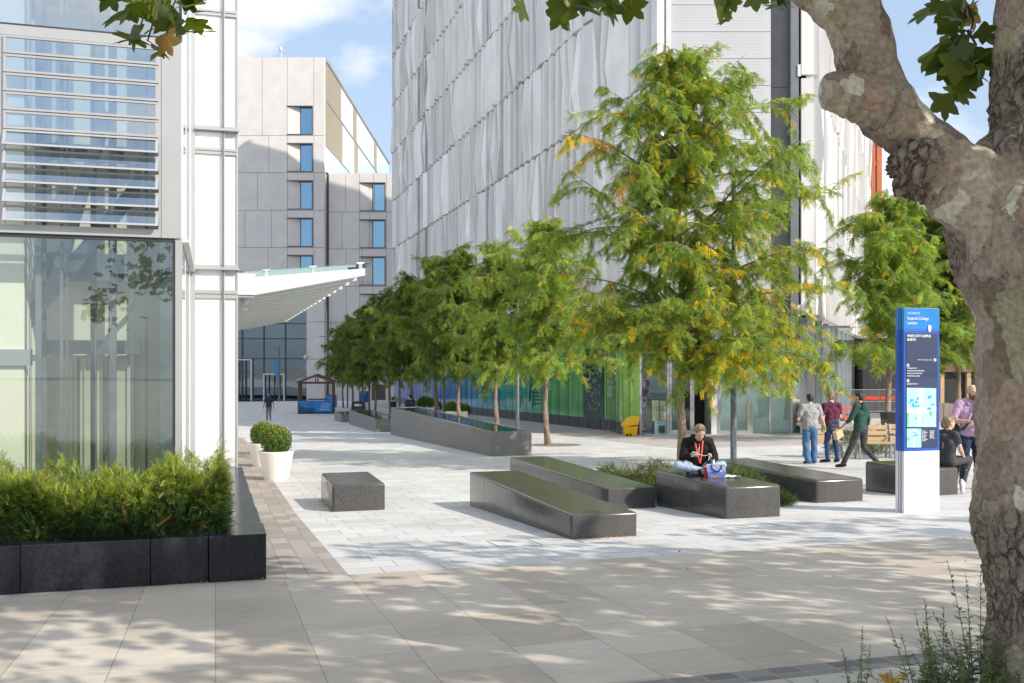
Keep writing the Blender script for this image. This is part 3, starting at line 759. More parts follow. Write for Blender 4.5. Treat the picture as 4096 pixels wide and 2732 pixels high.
for h in holes_m + holes_w:
    y = FY if h in holes_m else WY
    xm = h[0] + (h[1] - h[0]) * .49
    q = MB()
    q.box(h[0], h[1], y - .05, y + .5, h[3] - .11, h[3] - .002); q.box(h[0], h[1], y - .05, y + .5, h[2] + .002, h[2] + .1)
    q.box(h[1] - .13, h[1] - .002, y - .05, y + .5, h[2] + .1, h[3] - .11); q.box(xm - .05, xm + .05, y + .42, y + .5, h[2] + .1, h[3] - .11)
    w = q.build('window', M['bronze'], fb)
    q = MB(); q.quad((h[0], y + .02, h[2] + .1), (xm - .05, y + .44, h[2] + .1), (xm - .05, y + .44, h[3] - .11), (h[0], y + .02, h[3] - .11))
    o = q.build('splayed_reveal', M['concrete'], fb); o.parent = w
    q = MB(); q.quad((xm + .05, y + .46, h[2] + .1), (h[1] - .13, y + .46, h[2] + .1), (h[1] - .13, y + .46, h[3] - .11), (xm + .05, y + .46, h[3] - .11))
    o = q.build('pane', M['glass_blue'], fb); o.parent = w
# upper side above the wing: beige louvres, translucent panels
b = MB()
SX = xc + .01
LV = ((0, 10, 0), (10, 20, 1), (20, 23, 0), (23, 32, 1), (32, 37, 2), (37, 41, 1), (41, 44, 0), (44, 60, 1))
zr = [zw, Z(548 + 30), Z(398), ztop - .35]
offs = (0, 2, 0)
for r_ in range(3):
    for a, c_, k in LV:
        a2, c2 = FY + .9 + a + (0 if r_ == 2 else 1.2 if a else 0), FY + .9 + c_ + (1.2 if r_ < 2 else 0)
        if r_ == 0: k = 2 if a < 20 else 1
        if k == 0:
            y = a2
            while y < c2: b.box(SX, SX + .14, y, y + .16, zr[r_] + .12, zr[r_ + 1], 0); y += .34
            b.box(SX, SX + .03, a2, c2, zr[r_] + .12, zr[r_ + 1], 3)
        else:
            y = a2
            while y < c2 - .05:
                y1 = min(y + 1.0, c2); b.box(SX, SX + .08, y, y1 - .05, zr[r_] + .12, zr[r_ + 1], 1); y = y1
    b.box(SX, SX + .2, FY + .85, FY + 62, zr[r_], zr[r_] + .12, 2)
b.box(SX, SX + .25, FY + .8, FY + 62, ztop - .35, ztop, 2); b.box(xl, xc, FY + 52, FY + 62, zw, ztop - .03, 1)
b.build('side_cladding', [M['louvre_beige'], M['translucent'], M['grey_metal'], M['slot']], fb)
b = MB(); b.quad((xc + .6, WY + .3, zw), (xr, WY + .3, zw), (xr, WY + .3, zw + 1.1), (xc + .6, WY + .3, zw + 1.1)); b.build('roof_balustrade', M['glass_rail'], fb)
b = MB()
z = ztop
while z < Z(186): b.box(xl, X(1148), FY + 4, FY + 14, z, z + .16); z += .22
b.build('roof_plant_screen', M['louvre_beige'], fb)
b = MB(); b.tube([(X(1120), FY + .6, ztop), (X(1120), FY + .6, ztop + .9)], .05); b.ell((X(1119), FY + .5, ztop + 1.1), (.22, .3, .35)); b.build('roof_camera', M['white_metal'], fb)
# entrance glazing
EY = FY + .5
b = MB()
for px in (880, 965, 1052, 1138.5, 1225): b.box(X(px) - .07, X(px) + .07, EY - .12, EY + .12, zg, zE)
for py in (1294, 1354.5, 1435): b.box(xl, XE, EY - .1, EY + .1, Z(py) - .06, Z(py) + .06)
b.build('entrance_mullions', M['dark_metal'], fb)
b = MB(); b.quad((xl, EY, zg), (XE, EY, zg), (XE, EY, zE), (xl, EY, zE)); b.build('entrance_glass', M['glass_dark'], fb)
b = MB(); b.box(xl, XE, EY + 6, EY + 6.2, zg, zE); b.box(xl, XE, EY + .2, EY + 6, zg, zg + .1); b.box(X(1000), X(1130), EY + 2, EY + 2.3, zg, zg + 1.1, 1); b.box(X(1060), X(1100), EY + 3, EY + 3.6, zg, zE, 2)
b.build('lobby', [M['interior'], M['blue_sign'], M['concrete']], fb)
for px0, px1, py0 in ((900, 1007, 1436), (1052, 1138, 1494)):
    b = MB(); x0, x1, z1 = X(px0), X(px1), Z(py0)
    b.box(x0, x0 + .16, EY - .5, EY - .13, zg, z1); b.box(x1 - .16, x1, EY - .5, EY - .13, zg, z1); b.box(x0 + .16, x1 - .16, EY - .5, EY - .13, z1 - .16, z1)
    d = b.build('door_portal', M['white_metal'], fb)
    b = MB()
    for k in range(1, 4): x = x0 + (x1 - x0) * k / 4; b.box(x - .04, x + .04, EY - .3, EY - .2, zg, z1 - .16)
    o = b.build('door_stile', M['dark_metal'], fb); o.parent = d
    b = MB(); xm = (x0 + x1) / 2; b.tube([(xm + .2, EY - .4, zg + .8), (xm + .2, EY - .4, zg + 2.2)], .03)
    o = b.build('door_handle', M['grey_metal'], fb); o.parent = d
b = MB(); b.box(X(1487, WY), X(1542, WY), WY - .02, WY + .05, zg, Z(1538, WY)); b.build('side_door', M['bronze'], fb)
b = MB(); b.ell((X(1222), FY - .3, Z(1429)), (.2, .2, .28)); b.box(X(1222) - .05, X(1232), FY - .2, FY, Z(1425), Z(1420)); b.build('security_camera', M['white_metal'], fb)
# ---------------------------------------------------------------- white folded facade building
UF, V0, V1 = 18.2, 38.15, 104.7
JO = [zc(2.0 + 5.1 * k) for k in range(9)]
wb = thing('folded_panel_building', 'tall white science block clad in folded precast fins over printed green glass', 'building', gp(UF, V0), TH)
rp = random.Random(11)
def folded(b, P0, dirv, out, n, w, zs_, seed, amp=.58):
    """columns of folded panels from P0 along dirv; out = outward direction"""
    rr = random.Random(seed)
    d = Vector(dirv); o = Vector(out)
    def pt(s_, q, z): p = P0 + d * s_ + o * q; return (p.x, p.y, z)
    for i in range(n):           # slim continuous rib between columns
        a_, c_ = (i + 1) * w - .13, (i + 1) * w - .002
        vs = [pt(a_, -.05, zs_[0]), pt(a_, amp * .0, zs_[0]), pt(c_, amp * .0, zs_[0]), pt(c_, -.05, zs_[0])]
        vs += [(x, y, zs_[-1]) for x, y, z in vs]
        b.add(vs, [(0, 1, 5, 4), (1, 2, 6, 5), (2, 3, 7, 6)], 0)
    for j in range(len(zs_) - 1):
        z0, z1 = zs_[j] + .085, zs_[j + 1] - .085
        for i in range(n):
            s0, s1 = i * w, (i + 1) * w
            sh = (0, 0)
            nb_, fb_ = amp * .42, amp * .06
            near, far = [nb_] * 3, [fb_] * 3
            q_ = rr.random()
            if q_ < .2: near[1] = amp * rr.uniform(.75, 1.0)
            elif q_ < .3: near[0] = amp * .8; far[2] = amp * .3
            elif q_ < .4: near[2] = amp * .85; near[0] = amp * .3
            elif q_ < .46: far[1] = amp * .6
            elif q_ < .56: near, far = [amp * .1] * 3, [amp * .38, amp * rr.choice((.38, .7)), amp * .38]
            zm = (z0 + z1) / 2 + rr.choice((0, .6, -.6))
            zz = (z0, zm, z1)
            vs = []
            for k in range(3):
                e0 = sh[0] if k == 1 else 0; e1 = sh[1] if k == 1 else 0
                vs += [pt(s0 + e0, near[k], zz[k]), pt(s1 + e1 - .09, far[k], zz[k])]
            for k in range(3): vs += [pt(s0 + (sh[0] if k == 1 else 0), -.06, zz[k]), pt(s1 - .09 + (sh[1] if k == 1 else 0), -.06, zz[k])]
            fl = rr.random() < .5
            tr = [(0, 1, 3), (0, 3, 2)] if fl else [(0, 1, 2), (1, 3, 2)]
            tr += [(2, 3, 5), (2, 5, 4)] if not fl else [(2, 3, 4), (3, 5, 4)]
            tr += [(1, 7, 9, 3), (3, 9, 11, 5), (0, 2, 8, 6), (2, 4, 10, 8), (0, 6, 7, 1), (4, 5, 11, 10)]
            b.add(vs, tr, 0)
N1 = 58
b = MB()
folded(b, UV(UF, V0), UV(0, 1), UV(-1, 0), N1, (V1 - V0) / N1, JO, 3)
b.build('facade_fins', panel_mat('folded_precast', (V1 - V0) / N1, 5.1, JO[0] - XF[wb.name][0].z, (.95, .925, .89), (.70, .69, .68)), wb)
b = MB(True); b.box(UF + .07, UF + .6, V0 + .02, V1, JO[0], JO[-1]); b.build('backing_wall', M['slot'], wb)
# front bay: perforated metal panels
CYF = 41.85
xA, xB = X(2652, CYF), X(3083, CYF)
b = MB()
z = zc(1.55)
slots = []
while z < JO[-1]:
    z1 = z + 1.145
    b.box(xA + .35, xB, CYF, CYF + .05, z + .012, z1 - .012)
    x = xA + .6
    while x < xB - .35:
        for c in (.18, .30, .42, .54, .66, .78, .90):
            if z + c * 1.145 < zc(16): slots.append((x, z + c * 1.145))
        x += .125
    z = z1
pf = b.build('perforated_panel', pmat('perforated_metal', (.50, .505, .525), (.47, .475, .495), .6, .45), wb)
tv = [(-.03, 0, -.012), (.03, 0, -.012), (.03, 0, .012), (-.03, 0, .012)]
T = np.array([(x, CYF - .003, z) for x, z in slots]); 
o = scatter('perforation', tv, [(0, 1, 2, 3)], np.repeat(np.eye(3)[None], len(T), 0), T, np.full((len(T), 3), .2), M['slot'], wb); o['kind'] = 'stuff'
b = MB()
b.box(xA + .12, xA + .34, CYF - .06, CYF + .3, zc(2.0), JO[-1], 0); b.box(xA - .1, xA + .1, CYF + .02, CYF + .3, zc(2.0), JO[-1], 0); b.box(xA + .1, xA + .35, CYF + .06, CYF + 3, zc(1.5), JO[-1], 1)
b.box(xA + .35, xB + 1.3, CYF + .5, CYF + 3, zc(1.5), JO[-1], 1)
b.build('front_bay_frame', [M['white_metal'], M['dark_metal']], wb)
b = MB()
x1, x2, x3 = X(3083, CYF), X(3160, CYF), X(3192, CYF)
b.box(x1 + .01, x2, CYF + .35, CYF + .49, zc(1.6), JO[-1], 0); b.box(x2, x3, CYF - .12, CYF + .49, zc(-.8), JO[-1], 1); b.box(x3, x3 + .1, CYF + .25, CYF + .49, zc(-.8), JO[-1], 2)
for z in JO[:8]:
    b.box(x1 + .01, x2, CYF + .345, CYF + .35, z - .35, z - .32, 2)
    b.box(x3 - .06, x3 + .07, CYF - .17, CYF - .12, z - .0, z + .5, 3)
b.build('recess_cladding', [pmat('recess_grey', (.20, .195, .195), (.17, .168, .17), 2, .6), pmat('recess_column', (.155, .165, .19), (.135, .145, .17), 2, .5), M['dark_metal'], M['white_metal']], wb)
# right facade, running away to the right
D2 = Vector((.376, .9265, 0)); O2 = Vector((.9265, -.376, 0))
Pq = Vector((x3 + .7, CYF - .1, 0))
b = MB()
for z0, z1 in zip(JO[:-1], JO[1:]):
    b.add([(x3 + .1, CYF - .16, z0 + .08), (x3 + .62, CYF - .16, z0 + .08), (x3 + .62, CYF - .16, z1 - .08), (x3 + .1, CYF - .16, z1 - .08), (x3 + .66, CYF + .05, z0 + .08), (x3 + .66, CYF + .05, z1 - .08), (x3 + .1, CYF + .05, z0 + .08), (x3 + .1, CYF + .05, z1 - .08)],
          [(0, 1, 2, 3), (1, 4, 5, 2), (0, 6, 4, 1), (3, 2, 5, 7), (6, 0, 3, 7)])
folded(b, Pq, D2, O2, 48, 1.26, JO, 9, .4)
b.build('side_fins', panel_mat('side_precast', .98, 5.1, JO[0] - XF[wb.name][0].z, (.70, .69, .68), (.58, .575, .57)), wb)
b = MB()
e = Pq + D2 * 60.5
def slabq(b, P, Qp, off, z0, z1, mi=0):
    a = P - O2 * off; c = Qp - O2 * off; a2 = a - O2 * .3; c2 = c - O2 * .3
    b.add([(a.x, a.y, z0), (c.x, c.y, z0), (c2.x, c2.y, z0), (a2.x, a2.y, z0), (a.x, a.y, z1), (c.x, c.y, z1), (c2.x, c2.y, z1), (a2.x, a2.y, z1)],
          [(0, 3, 2, 1), (4, 5, 6, 7), (0, 1, 5, 4), (1, 2, 6, 5), (2, 3, 7, 6), (3, 0, 4, 7)], mi)
slabq(b, Pq, e, .07, JO[0], JO[-1])
b.build('side_backing', M['panel'], wb)
pr = [UV(UF + .3, V1 - .05), UV(UF + .3, V0 + .3), Vector((xB, CYF + 3, 0)), Vector(Pq) - O2 * .4 + D2 * 2, e - O2 * .4]
b = MB(); b.add([(p.x, p.y, JO[0]) for p in pr] + [(p.x, p.y, JO[-1] - .05) for p in pr], [(4, 3, 2, 1, 0), (5, 6, 7, 8, 9), (0, 4, 9, 5)])
b.build('roof', M['grey_metal'], wb)
# printed glass at ground level, curving round to the entrance front
UG = UF + .1
GY = CYF + .75
path = [UV(UG, v) for v in np.arange(104, 45.4, -1.5)]
pc = UV(UG, 45.4); pe = Vector((X(2560, GY), GY, 0))
k1 = pc + UV(0, -1) * 2.6; k2 = pe + Vector((-1.4, 0, 0))
for t in np.linspace(0, 1, 9)[0:]:
    path.append(pc * (1 - t) ** 3 + k1 * 3 * t * (1 - t) ** 2 + k2 * 3 * t * t * (1 - t) + pe * t ** 3)
zg0 = lambda p: gz(toUV(p)[1])
gm = MB(); dk = MB(); ml = MB()
for a, c_ in zip(path[:-1], path[1:]):
    za, z2 = zg0(a), zg0(c_)
    gm.quad((a.x, a.y, za + .55), (c_.x, c_.y, z2 + .55), (c_.x, c_.y, JO[0] + .1), (a.x, a.y, JO[0] + .1))
    dk.quad((a.x, a.y, za - .1), (c_.x, c_.y, z2 - .1), (c_.x, c_.y, z2 + .55), (a.x, a.y, za + .55))
    ml.tube([(a.x, a.y, za), (a.x, a.y, JO[0])], .018, 4, cap=False)
for me_, nm, mm_ in ((gm, 'printed_glazing', M['graphic']), (dk, 'plinth_glazing', pmat('plinth_film', (.035, .045, .06), (.05, .06, .08), .5, .15)), (ml, 'glazing_joint', M['dark_metal'])):
    me_.build(nm, mm_, wb)
# white line drawings on the printed glass (plants, circuits, leaves)
art = MB(); rk = random.Random(5)
def onwall(s_, z):              # s metres along the curved wall counted from its right end
    acc = 0
    for a, c_ in zip(path[::-1][:-1], path[::-1][1:]):
        l_ = (c_ - a).length
        if acc + l_ >= s_:
            p = a + (c_ - a) * ((s_ - acc) / l_); d = (c_ - a).normalized(); n_ = Vector((d.y, -d.x, 0))
            if n_.dot(Vector((0, 0, 0)) - p) < 0: n_ = -n_
            return Vector((p.x, p.y, zg0(p) + z)) + n_ * .03
        acc += l_
    return Vector((a.x, a.y, z))
def stroke(pts, r_=.012, mi=0): art.tube([onwall(s_, z) for s_, z in pts], r_, 4, mi, cap=False)
for cx, cz_ in ((1.9, 3.0), (2.0, 2.4), (6.6, 3.0), (9.3, 2.6)):
    for r_ in (.12, .22, .34, .46):
        stroke([(cx + r_ * .8 * math.cos(t), cz_ + r_ * 1.3 * math.sin(t)) for t in np.linspace(0, rk.uniform(3.5, 6.2), 14)], .008)
for k in range(26):
    s_, z = rk.uniform(.5, 3.3), rk.uniform(1.0, 3.6); l_ = rk.uniform(.2, .8)
    stroke([(s_, z), (s_ + l_, z), (s_ + l_, z + rk.uniform(-.3, .3))], .007)
for cx in (10.6, 12.2):
    for k in range(15):
        a = R(rk.uniform(20, 160)); z = 1.0 + k * .16
        stroke([(cx, z), (cx + .4 * math.cos(a), z + .35 * math.sin(a))], .008)
    stroke([(cx, .8), (cx + .1, 2.2), (cx, 3.6)], .012)
for cx in (17, 19.4, 25, 28):
    stroke([(cx, 1.0), (cx + .5, 2.6), (cx + 1.0, 1.2), (cx + .9, 2.9), (cx + 1.5, 3.4)], .02, 1); stroke([(cx + .4, .8), (cx + .5, 1.5), (cx + 1, 1.5)], .02, 1)
for k in range(40):
    s_, z = rk.uniform(6.6, 8.6), rk.uniform(.9, 3.2)
    p = onwall(s_, z); art.ell(p, (.03, .03, .07), 0, 6)
art.build('glass_drawings', [pmat('pale_print', (.42, .58, .36), None, 3, .4), pmat('dark_print', (.015, .06, .075), None, 3, .4)], wb)
q = MB()
for s0, s1 in ((5.9, 8.9),):
    for s_ in np.arange(s0, s1, .3):
        a, c_ = onwall(s_, .56), onwall(s_ + .3, .56); n_ = (c_ - a).normalized(); n_ = Vector((n_.y, -n_.x, 0)) * .008
        if n_.y > 0: n_ = -n_
        q.quad(a - n_, c_ - n_, c_ - n_ + Vector((0, 0, 3.5)), a - n_ + Vector((0, 0, 3.5)))
q.build('dark_print_panel', pmat('dark_green_print', (.02, .055, .05), (.03, .08, .06), 2, .2), wb)
def wall_text(body, s_, z, size, m, fw=.8):
    p0, p1 = onwall(s_, z), onwall(s_ - .5, z)
    xd = Vector((p1.x - p0.x, p1.y - p0.y, 0))
    return text_on('glass_lettering', [body], m, wb, p0, xd, size, fw=fw)
tx = pmat('pale_print_text', (.62, .74, .58), None, 3, .4)
wall_text('Curiosity', 5.35, 2.55, 1.15, tx, .62)
wall_text('nges', 15.0, 2.75, 1.05, tx, .6)
q = MB()                       # unreadable small print: plain dark bars
for k in range(5):
    a, c_ = onwall(17.4, 1.95 - k * .22), onwall(15.9 + .15 * (k % 3), 1.95 - k * .22)
    q.quad(a, c_, c_ + Vector((0, 0, .09)), a + Vector((0, 0, .09)))
q.build('small_print', pmat('dark_print_text', (.015, .07, .06), None, 3, .4), wb)
# entrance front: panes, doors, boxes on shelves
gx = [2560, 2564, 2668, 2764, 2858, 2890, 2998, 3075, 3165]
fz = gz(39.5)
fm = MB()
for px in (2562, 2672, 2682, 2764, 2772, 2876, 2993, 3078, 3165, 3230, 3290, 3345):
    x = X(px, GY); fm.box(x - .045, x + .045, GY - .06, GY + .06, fz - .3, JO[0] - .4)
fm.box(X(2560, GY), X(3400, GY), GY - .05, GY + .05, JO[0] - .45, JO[0] - .35); fm.box(X(2672, GY), X(2764, GY), GY - .05, GY + .05, fz - .1, fz + .22); fm.box(X(2880, GY), X(2990, GY), GY - .05, GY + .05, fz - .1, fz + .2)
fm.box(X(2600, GY), X(3190, GY), GY - .1, GY + .3, JO[0] - .34, JO[0] - .1, 1)
fm.build('entrance_frame', [M['grey_metal'], M['dark_metal']], wb)
def gpane(name, a, c_, m, y=GY): q = MB(); q.quad((X(a, GY), y, fz - .2), (X(c_, GY), y, fz - .2), (X(c_, GY), y, JO[0] - .4), (X(a, GY), y, JO[0] - .4)); return q.build(name, m, wb)
gpane('shop_pane', 2564, 2670, M['glass_teal']); gpane('glazed_door', 2684, 2762, M['glass_teal']); gpane('glazed_door', 2880, 2990, M['glass_teal']); gpane('shop_pane', 2996, 3076, M['glass_teal']); gpane('shop_pane', 3080, 3163, M['glass_teal']); gpane('shop_pane', 3167, 3400, M['glass_teal'])
q = MB(); q.box(X(2845, GY), X(2874, GY), GY - .03, GY + .03, fz - .1, JO[0] - .4); q.build('door_leaf', M['white_metal'], wb)
q = MB()
for px in (2692, 2884): q.tube([(X(px, GY), GY - .1, fz + .9), (X(px, GY), GY - .1, fz + 1.6)], .025)
q.build('door_pull', M['grey_metal'], wb)
q = MB()
q.box(X(2560, GY), X(2880, GY), GY + 3.2, GY + 3.3, fz - .3, JO[0], 0); q.box(X(2880, GY), X(3195, GY), GY + 1.0, GY + 1.1, fz - .3, JO[0], 1); q.box(X(2876, GY), X(2880, GY) + .05, GY + .2, GY + 3.2, fz - .3, JO[0], 1)
q.box(X(2560, GY), X(3420, GY), GY + .1, GY + 3.2, fz - .22, fz - .12, 2); q.box(X(2560, GY), X(2764, GY), GY + 2.6, GY + 2.7, fz - .3, JO[0], 3)
q.build('foyer', [M['interior'], M['room_white'], M['grey_metal'], pmat('teal_room', (.22, .36, .37), (.18, .31, .33), .6, .8)], wb)
q = MB()
for z in (.2, .75, 1.15, 1.55, 2.0, 2.4, 2.8): q.box(X(2566, GY), X(2620, GY), GY + .5, GY + 1.1, fz + z, fz + z + .06, 0)
for x in (2570, 2612): q.box(X(x, GY), X(x, GY) + .06, GY + .48, GY + .54, fz, fz + 3.2, 1)
rk = random.Random(3)
for z in (.26, .81, 1.21, 1.61, 2.06, 2.46):
    x = X(2572, GY)
    while x < X(2608, GY): w = rk.uniform(.08, .2); q.box(x, x + w, GY + .6, GY + 1, fz + z, fz + z + rk.uniform(.12, .34), 2 + rk.randrange(3)); x += w + rk.uniform(.02, .1)
q.build('shelf_rack', [pmat('shelf_orange', (.50, .16, .06), None, 3, .6), M['blue_sign'], M['white_metal'], M['carton'], M['lift_steel']], wb)
q = MB(); q.box(X(2612, GY), X(2638, GY), GY + .25, GY + .6, fz + .6, fz + 1.5); q.box(X(2645, GY), X(2668, GY), GY + .25, GY + .6, fz + .6, fz + 1.45); q.box(X(2622, GY), X(2668, GY), GY + .2, GY + .6, fz, fz + .58, 1); q.box(X(2638, GY), X(2662, GY), GY + .185, GY + .2, fz + .08, fz + .4, 2)
q.box(X(2997, GY), X(3018, GY), GY + .3, GY + .7, fz + .0, fz + 1.35); q.box(X(3040, GY), X(3068, GY), GY + .85, GY + .99, fz + .75, fz + .88, 1)
q.build('stored_cartons', [M['carton'], pmat('pale_carton', (.5, .68, .72), None, 3, .6), M['black']], wb)
text_on('carton_lettering', ['WARRIOR'], M['interior'], wb, (X(2625, GY), GY + .23, fz + 1.14), (1, 0, 0), .15)
text_on('carton_lettering', ['EPSON'], M['blue_sign'], wb, (X(2624, GY), GY + .19, fz + .55), (1, 0, 0), .1)
# right flank ground floor
b = MB(); a = Pq + D2 * .3
slabq(b, a, e, .35, gz(39) - 1.4, JO[0], 0)
for k in range(0, 60, 4):
    p = Pq + D2 * (k + .2); slabq(b, p, p + D2 * .5, .05, gz(39) - 1.4, JO[0], 1)
for k in range(0, 60, 1):
    p = Pq + D2 * (k + .9); slabq(b, p, p + D2 * .06, .3, gz(39) - 1.4, JO[0], 2)
b.build('side_glazing', [pmat('curtained_glass', (.52, .56, .57), (.42, .46, .48), .6, .15, spec=.6), M['grey_metal'], M['dark_metal']], wb)
# ---------------------------------------------------------------- orange framed block beyond
ob = thing('orange_trimmed_tower', 'distant white tower with orange framed windows behind the plane limb', 'building', (41, 112, gz(110)))
b = MB()
yo = 112.0; k = yo / F
xo0, xo1 = 34, (3515 - 2048) * k; xo2 = (3530 - 2048) * k
ztp = 48
b.box(xo0, xo1, yo, yo + 14, -3, ztp, 0)
b.build('wall', M['panel'], ob)
b = MB()
for x in ((3486 - 2048) * k, (3508 - 2048) * k): b.box(x - .12, x + .3, yo - .3, yo + .02, -3, ztp)
z = -1
while z < ztp: b.box((3486 - 2048) * k, (3512 - 2048) * k, yo - .25, yo, z, z + .5); z += 5.0
for z in np.arange(0, ztp, 2.5):
    for y in np.arange(yo + .6, yo + 14, 3.4): b.box(xo1, xo1 + .12, y, y + .9, z, z + .8)
b.box(xo1 - .2, xo1 + .3, yo - .2, yo + .2, -3, ztp)
b.build('orange_frame', M['orange'], ob)
b = MB(); z = -.5
while z < ztp: b.box((3490 - 2048) * k + .2, (3507 - 2048) * k, yo - .06, yo - .005, z + .05, z + 4.4); z += 5.0
b.build('window', M['grey_metal'], ob)
# low dark frontage and timber hoarding behind the right hand trees
lb = thing('dark_frontage', 'dark ground floor frontage beyond the bearded man and tree', 'building', (33, 70, gz(60)))
b = MB(); b.box(25, 44, 70, 76, -3.4, 3.3, 0); b.box(28.5, 44, 69.6, 70, .9, 3.4, 1)
for x in np.arange(28.5, 44, 1.9): b.box(x, x + .28, 69.7, 70, -3, 1, 2)
b.build('wall', [M['interior'], M['wood_dark'], M['wood']], lb)
hb = MB(); 
for k in range(34): x = 23.0 + k * .3; hb.box(x, x + .27, 55 + (k % 2) * .03, 55.08 + (k % 2) * .03, -2.5, -.62 - k * .028)
tag(hb.build('timber_hoarding', pmat('hoarding_board', (.27, .22, .19), (.20, .16, .14), 3, .8, stretch=(1, 1, .2)), None, (26, 55, gz(48))), 'weathered vertical board hoarding behind the bearded man', 'hoarding')
# ---------------------------------------------------------------- granite seats, planters, pots
def block(name, u0, u1, v0, v1, T, label, cat='stone seat', group='rounded granite seats', r=.035, mat_='granite_bench', joints=()):
    b = MB(True)
    zt = CZ - T
    b.rbox(u0, u1, v0, v1, 0, zt, r, 4, 0, bottom=lambda x, y: gz(y) - .04)
    o = b.build(name, [M[mat_]], None, gp((u0 + u1) / 2, (v0 + v1) / 2), TH)
    tag(o, label, cat, group)
    for jv in joints:
        q = MB(True); e = .0015
        q.add([(u0 - e, jv, gz(jv)), (u0 - e, jv + .008, gz(jv)), (u0 - e, jv + .008, zt - r), (u0 - e, jv, zt - r)], [(0, 1, 2, 3)])
        q.add([(u0 + r, jv, zt + e), (u1 - r, jv, zt + e), (u1 - r, jv + .008, zt + e), (u0 + r, jv + .008, zt + e)], [(0, 1, 2, 3)])
        jo = q.build('stone_joint', M['joint'], o)
    return o
block('granite_seat', 1.76, 2.60, 15.62, 17.35, 1.90, 'short granite cube seat standing alone on the left of the plaza', r=.05)
block('granite_seat', 4.02, 4.87, 10.9, 15.75, 1.785, 'long low granite seat nearest the camera, scuffed along its upper edge', joints=(12.2, 13.4, 14.8))
block('granite_seat', 5.78, 6.60, 14.05, 19.3, 1.917, 'long granite seat just behind the nearest one, its far end mirroring the trees', joints=(15.6, 17.4))
block('granite_seat', 6.72, 7.60, 12.1, 14.35, 1.69, 'granite seat that the woman in the black hoodie sits on', r=.05, joints=(13.2,))
block('granite_seat', 9.17, 10.07, 13.6, 17.2, 1.853, 'granite seat to the right of the green shrub and lamp post', r=.05)
block('granite_seat', 11.3, 12.2, 13.9, 15.25, 1.77, 'granite seat partly hidden by the blue and white map totem', r=.05)
def water_trough(u0, u1, v0, v1, T, label):
    zt = CZ - T; w = .09
    root = thing('water_planter', label, 'water feature', gp((u0 + u1) / 2, v0), TH, 'raised granite water troughs')
    b = MB(True)
    def wall(a, c, d, e):
        b.add([(a, d, gz(d) - .05), (c, d, gz(d) - .05), (c, e, gz(e) - .05), (a, e, gz(e) - .05), (a, d, zt), (c, d, zt), (c, e, zt), (a, e, zt)],
              [(0, 3, 2, 1), (4, 5, 6, 7), (0, 1, 5, 4), (1, 2, 6, 5), (2, 3, 7, 6), (3, 0, 4, 7)])
    wall(u0, u0 + w, v0, v1); wall(u1 - w, u1, v0, v1); wall(u0 + w, u1 - w, v0, v0 + w); wall(u0 + w, u1 - w, v1 - w, v1)
    n = max(1, int((v1 - v0) / 1.45))
    for k in range(1, n):
        jv = v0 + k * (v1 - v0) / n
        b.add([(u0 - .002, jv, gz(jv)), (u0 - .002, jv + .014, gz(jv)), (u0 - .002, jv + .014, zt - .004), (u0 - .002, jv, zt - .004)], [(0, 1, 2, 3)], 1)
    b.build('trough', [M['granite_planter'], M['joint']], root)
    q = MB(True); q.box(u0 + w, u1 - w, v0 + w, v1 - w, zt - .2, zt - .022); q.build('water', M['water'], root)
    return root
water_trough(7.74, 9.0, 27.8, 45, 2.0, 'longest raised water trough of grey granite, nearest the seats')
water_trough(7.45, 8.75, 47.6, 57.5, 2.69, 'middle raised water trough in front of the black litter bin')
water_trough(7.35, 8.6, 60.4, 64, 3.1, 'small farthest water trough beside the timber kiosk')
# planter in front of the glass tower: separate dark polished blocks
pl = thing('stone_planter', 'black polished stone planter holding the yew hedge before the glass tower', 'planter', gp(.45, 9.33), TH)
zt = CZ - 1.566
for a, c in ((-7, -4.3), (-4.295, -1.87), (-1.865, -1.62), (-1.615, -.56), (-.555, -.06), (-.055, .45)):
    b = MB(True); d = 9.36 if c < .4 else 9.33
    b.box(a, c, d, 9.63 if c < .3 else 9.95, gz(9.4) - .1, zt - (.004 if c < .4 else 0)); b.build('stone_block', M['black_stone'], pl, bevel=.008)
for k, (d, e) in enumerate(((9.955, 11.1), (11.105, 12.3), (12.305, 13.6), (13.605, 15.5))):
    b = MB(True); b.box(-.06, .43 - k * .012, d, e, gz(e) - .1, zt - .002 * k); b.build('stone_block', M['black_stone'], pl, bevel=.008)
b = MB(True); b.box(-7, -.06, 9.63, 11.45, zt - .3, zt - .06); b.build('soil', M['soil'], pl)
# box ball pots
def leafball(name, c, r, n, parent, seed, size=.028, sq=1.0, tone=1.0):
    rng = np.random.default_rng(seed)
    d = rng.normal(size=(n, 3)); d /= np.linalg.norm(d, axis=1, keepdims=True)
    rad = r * (1 + .10 * np.sin(d[:, :1] * 9 + seed) * np.sin(d[:, 1:2] * 8) * np.cos(d[:, 2:] * 7)) * (1 - .22 * rng.random((n, 1)) ** 1.5)
    P = np.array(c) + d * rad * np.array([1, 1, sq])
    nn = d + rng.normal(size=(n, 3)) * .55
    Mx = basis(np.cross(nn, rng.normal(size=(n, 3))), nn) * (size * (.7 + .6 * rng.random((n, 1, 1))))
    g = rng.random((n, 1))
    col = (np.array([[.055, .12, .018]]) * (1 - g) + np.array([[.13, .22, .03]]) * g) * tone
    new = (rng.random(n) < np.clip((d[:, 2] - .35) * .9, 0, .55))
    col[new] = np.array([.42, .40, .035]) * (.7 + .5 * rng.random((new.sum(), 1)))
    return scatter(name, [(-.5, 0, 0), (0, .32, .06), (.6, 0, 0), (0, -.32, .06)], [(0, 1, 2, 3)], Mx, P, col, M['box_leaf'], parent)
def core(name, c, r, parent, m, sq=1.0):
    q = MB(); q.ell(c, (r, r, r * sq), 0, 20); return q.build(name, m, parent)
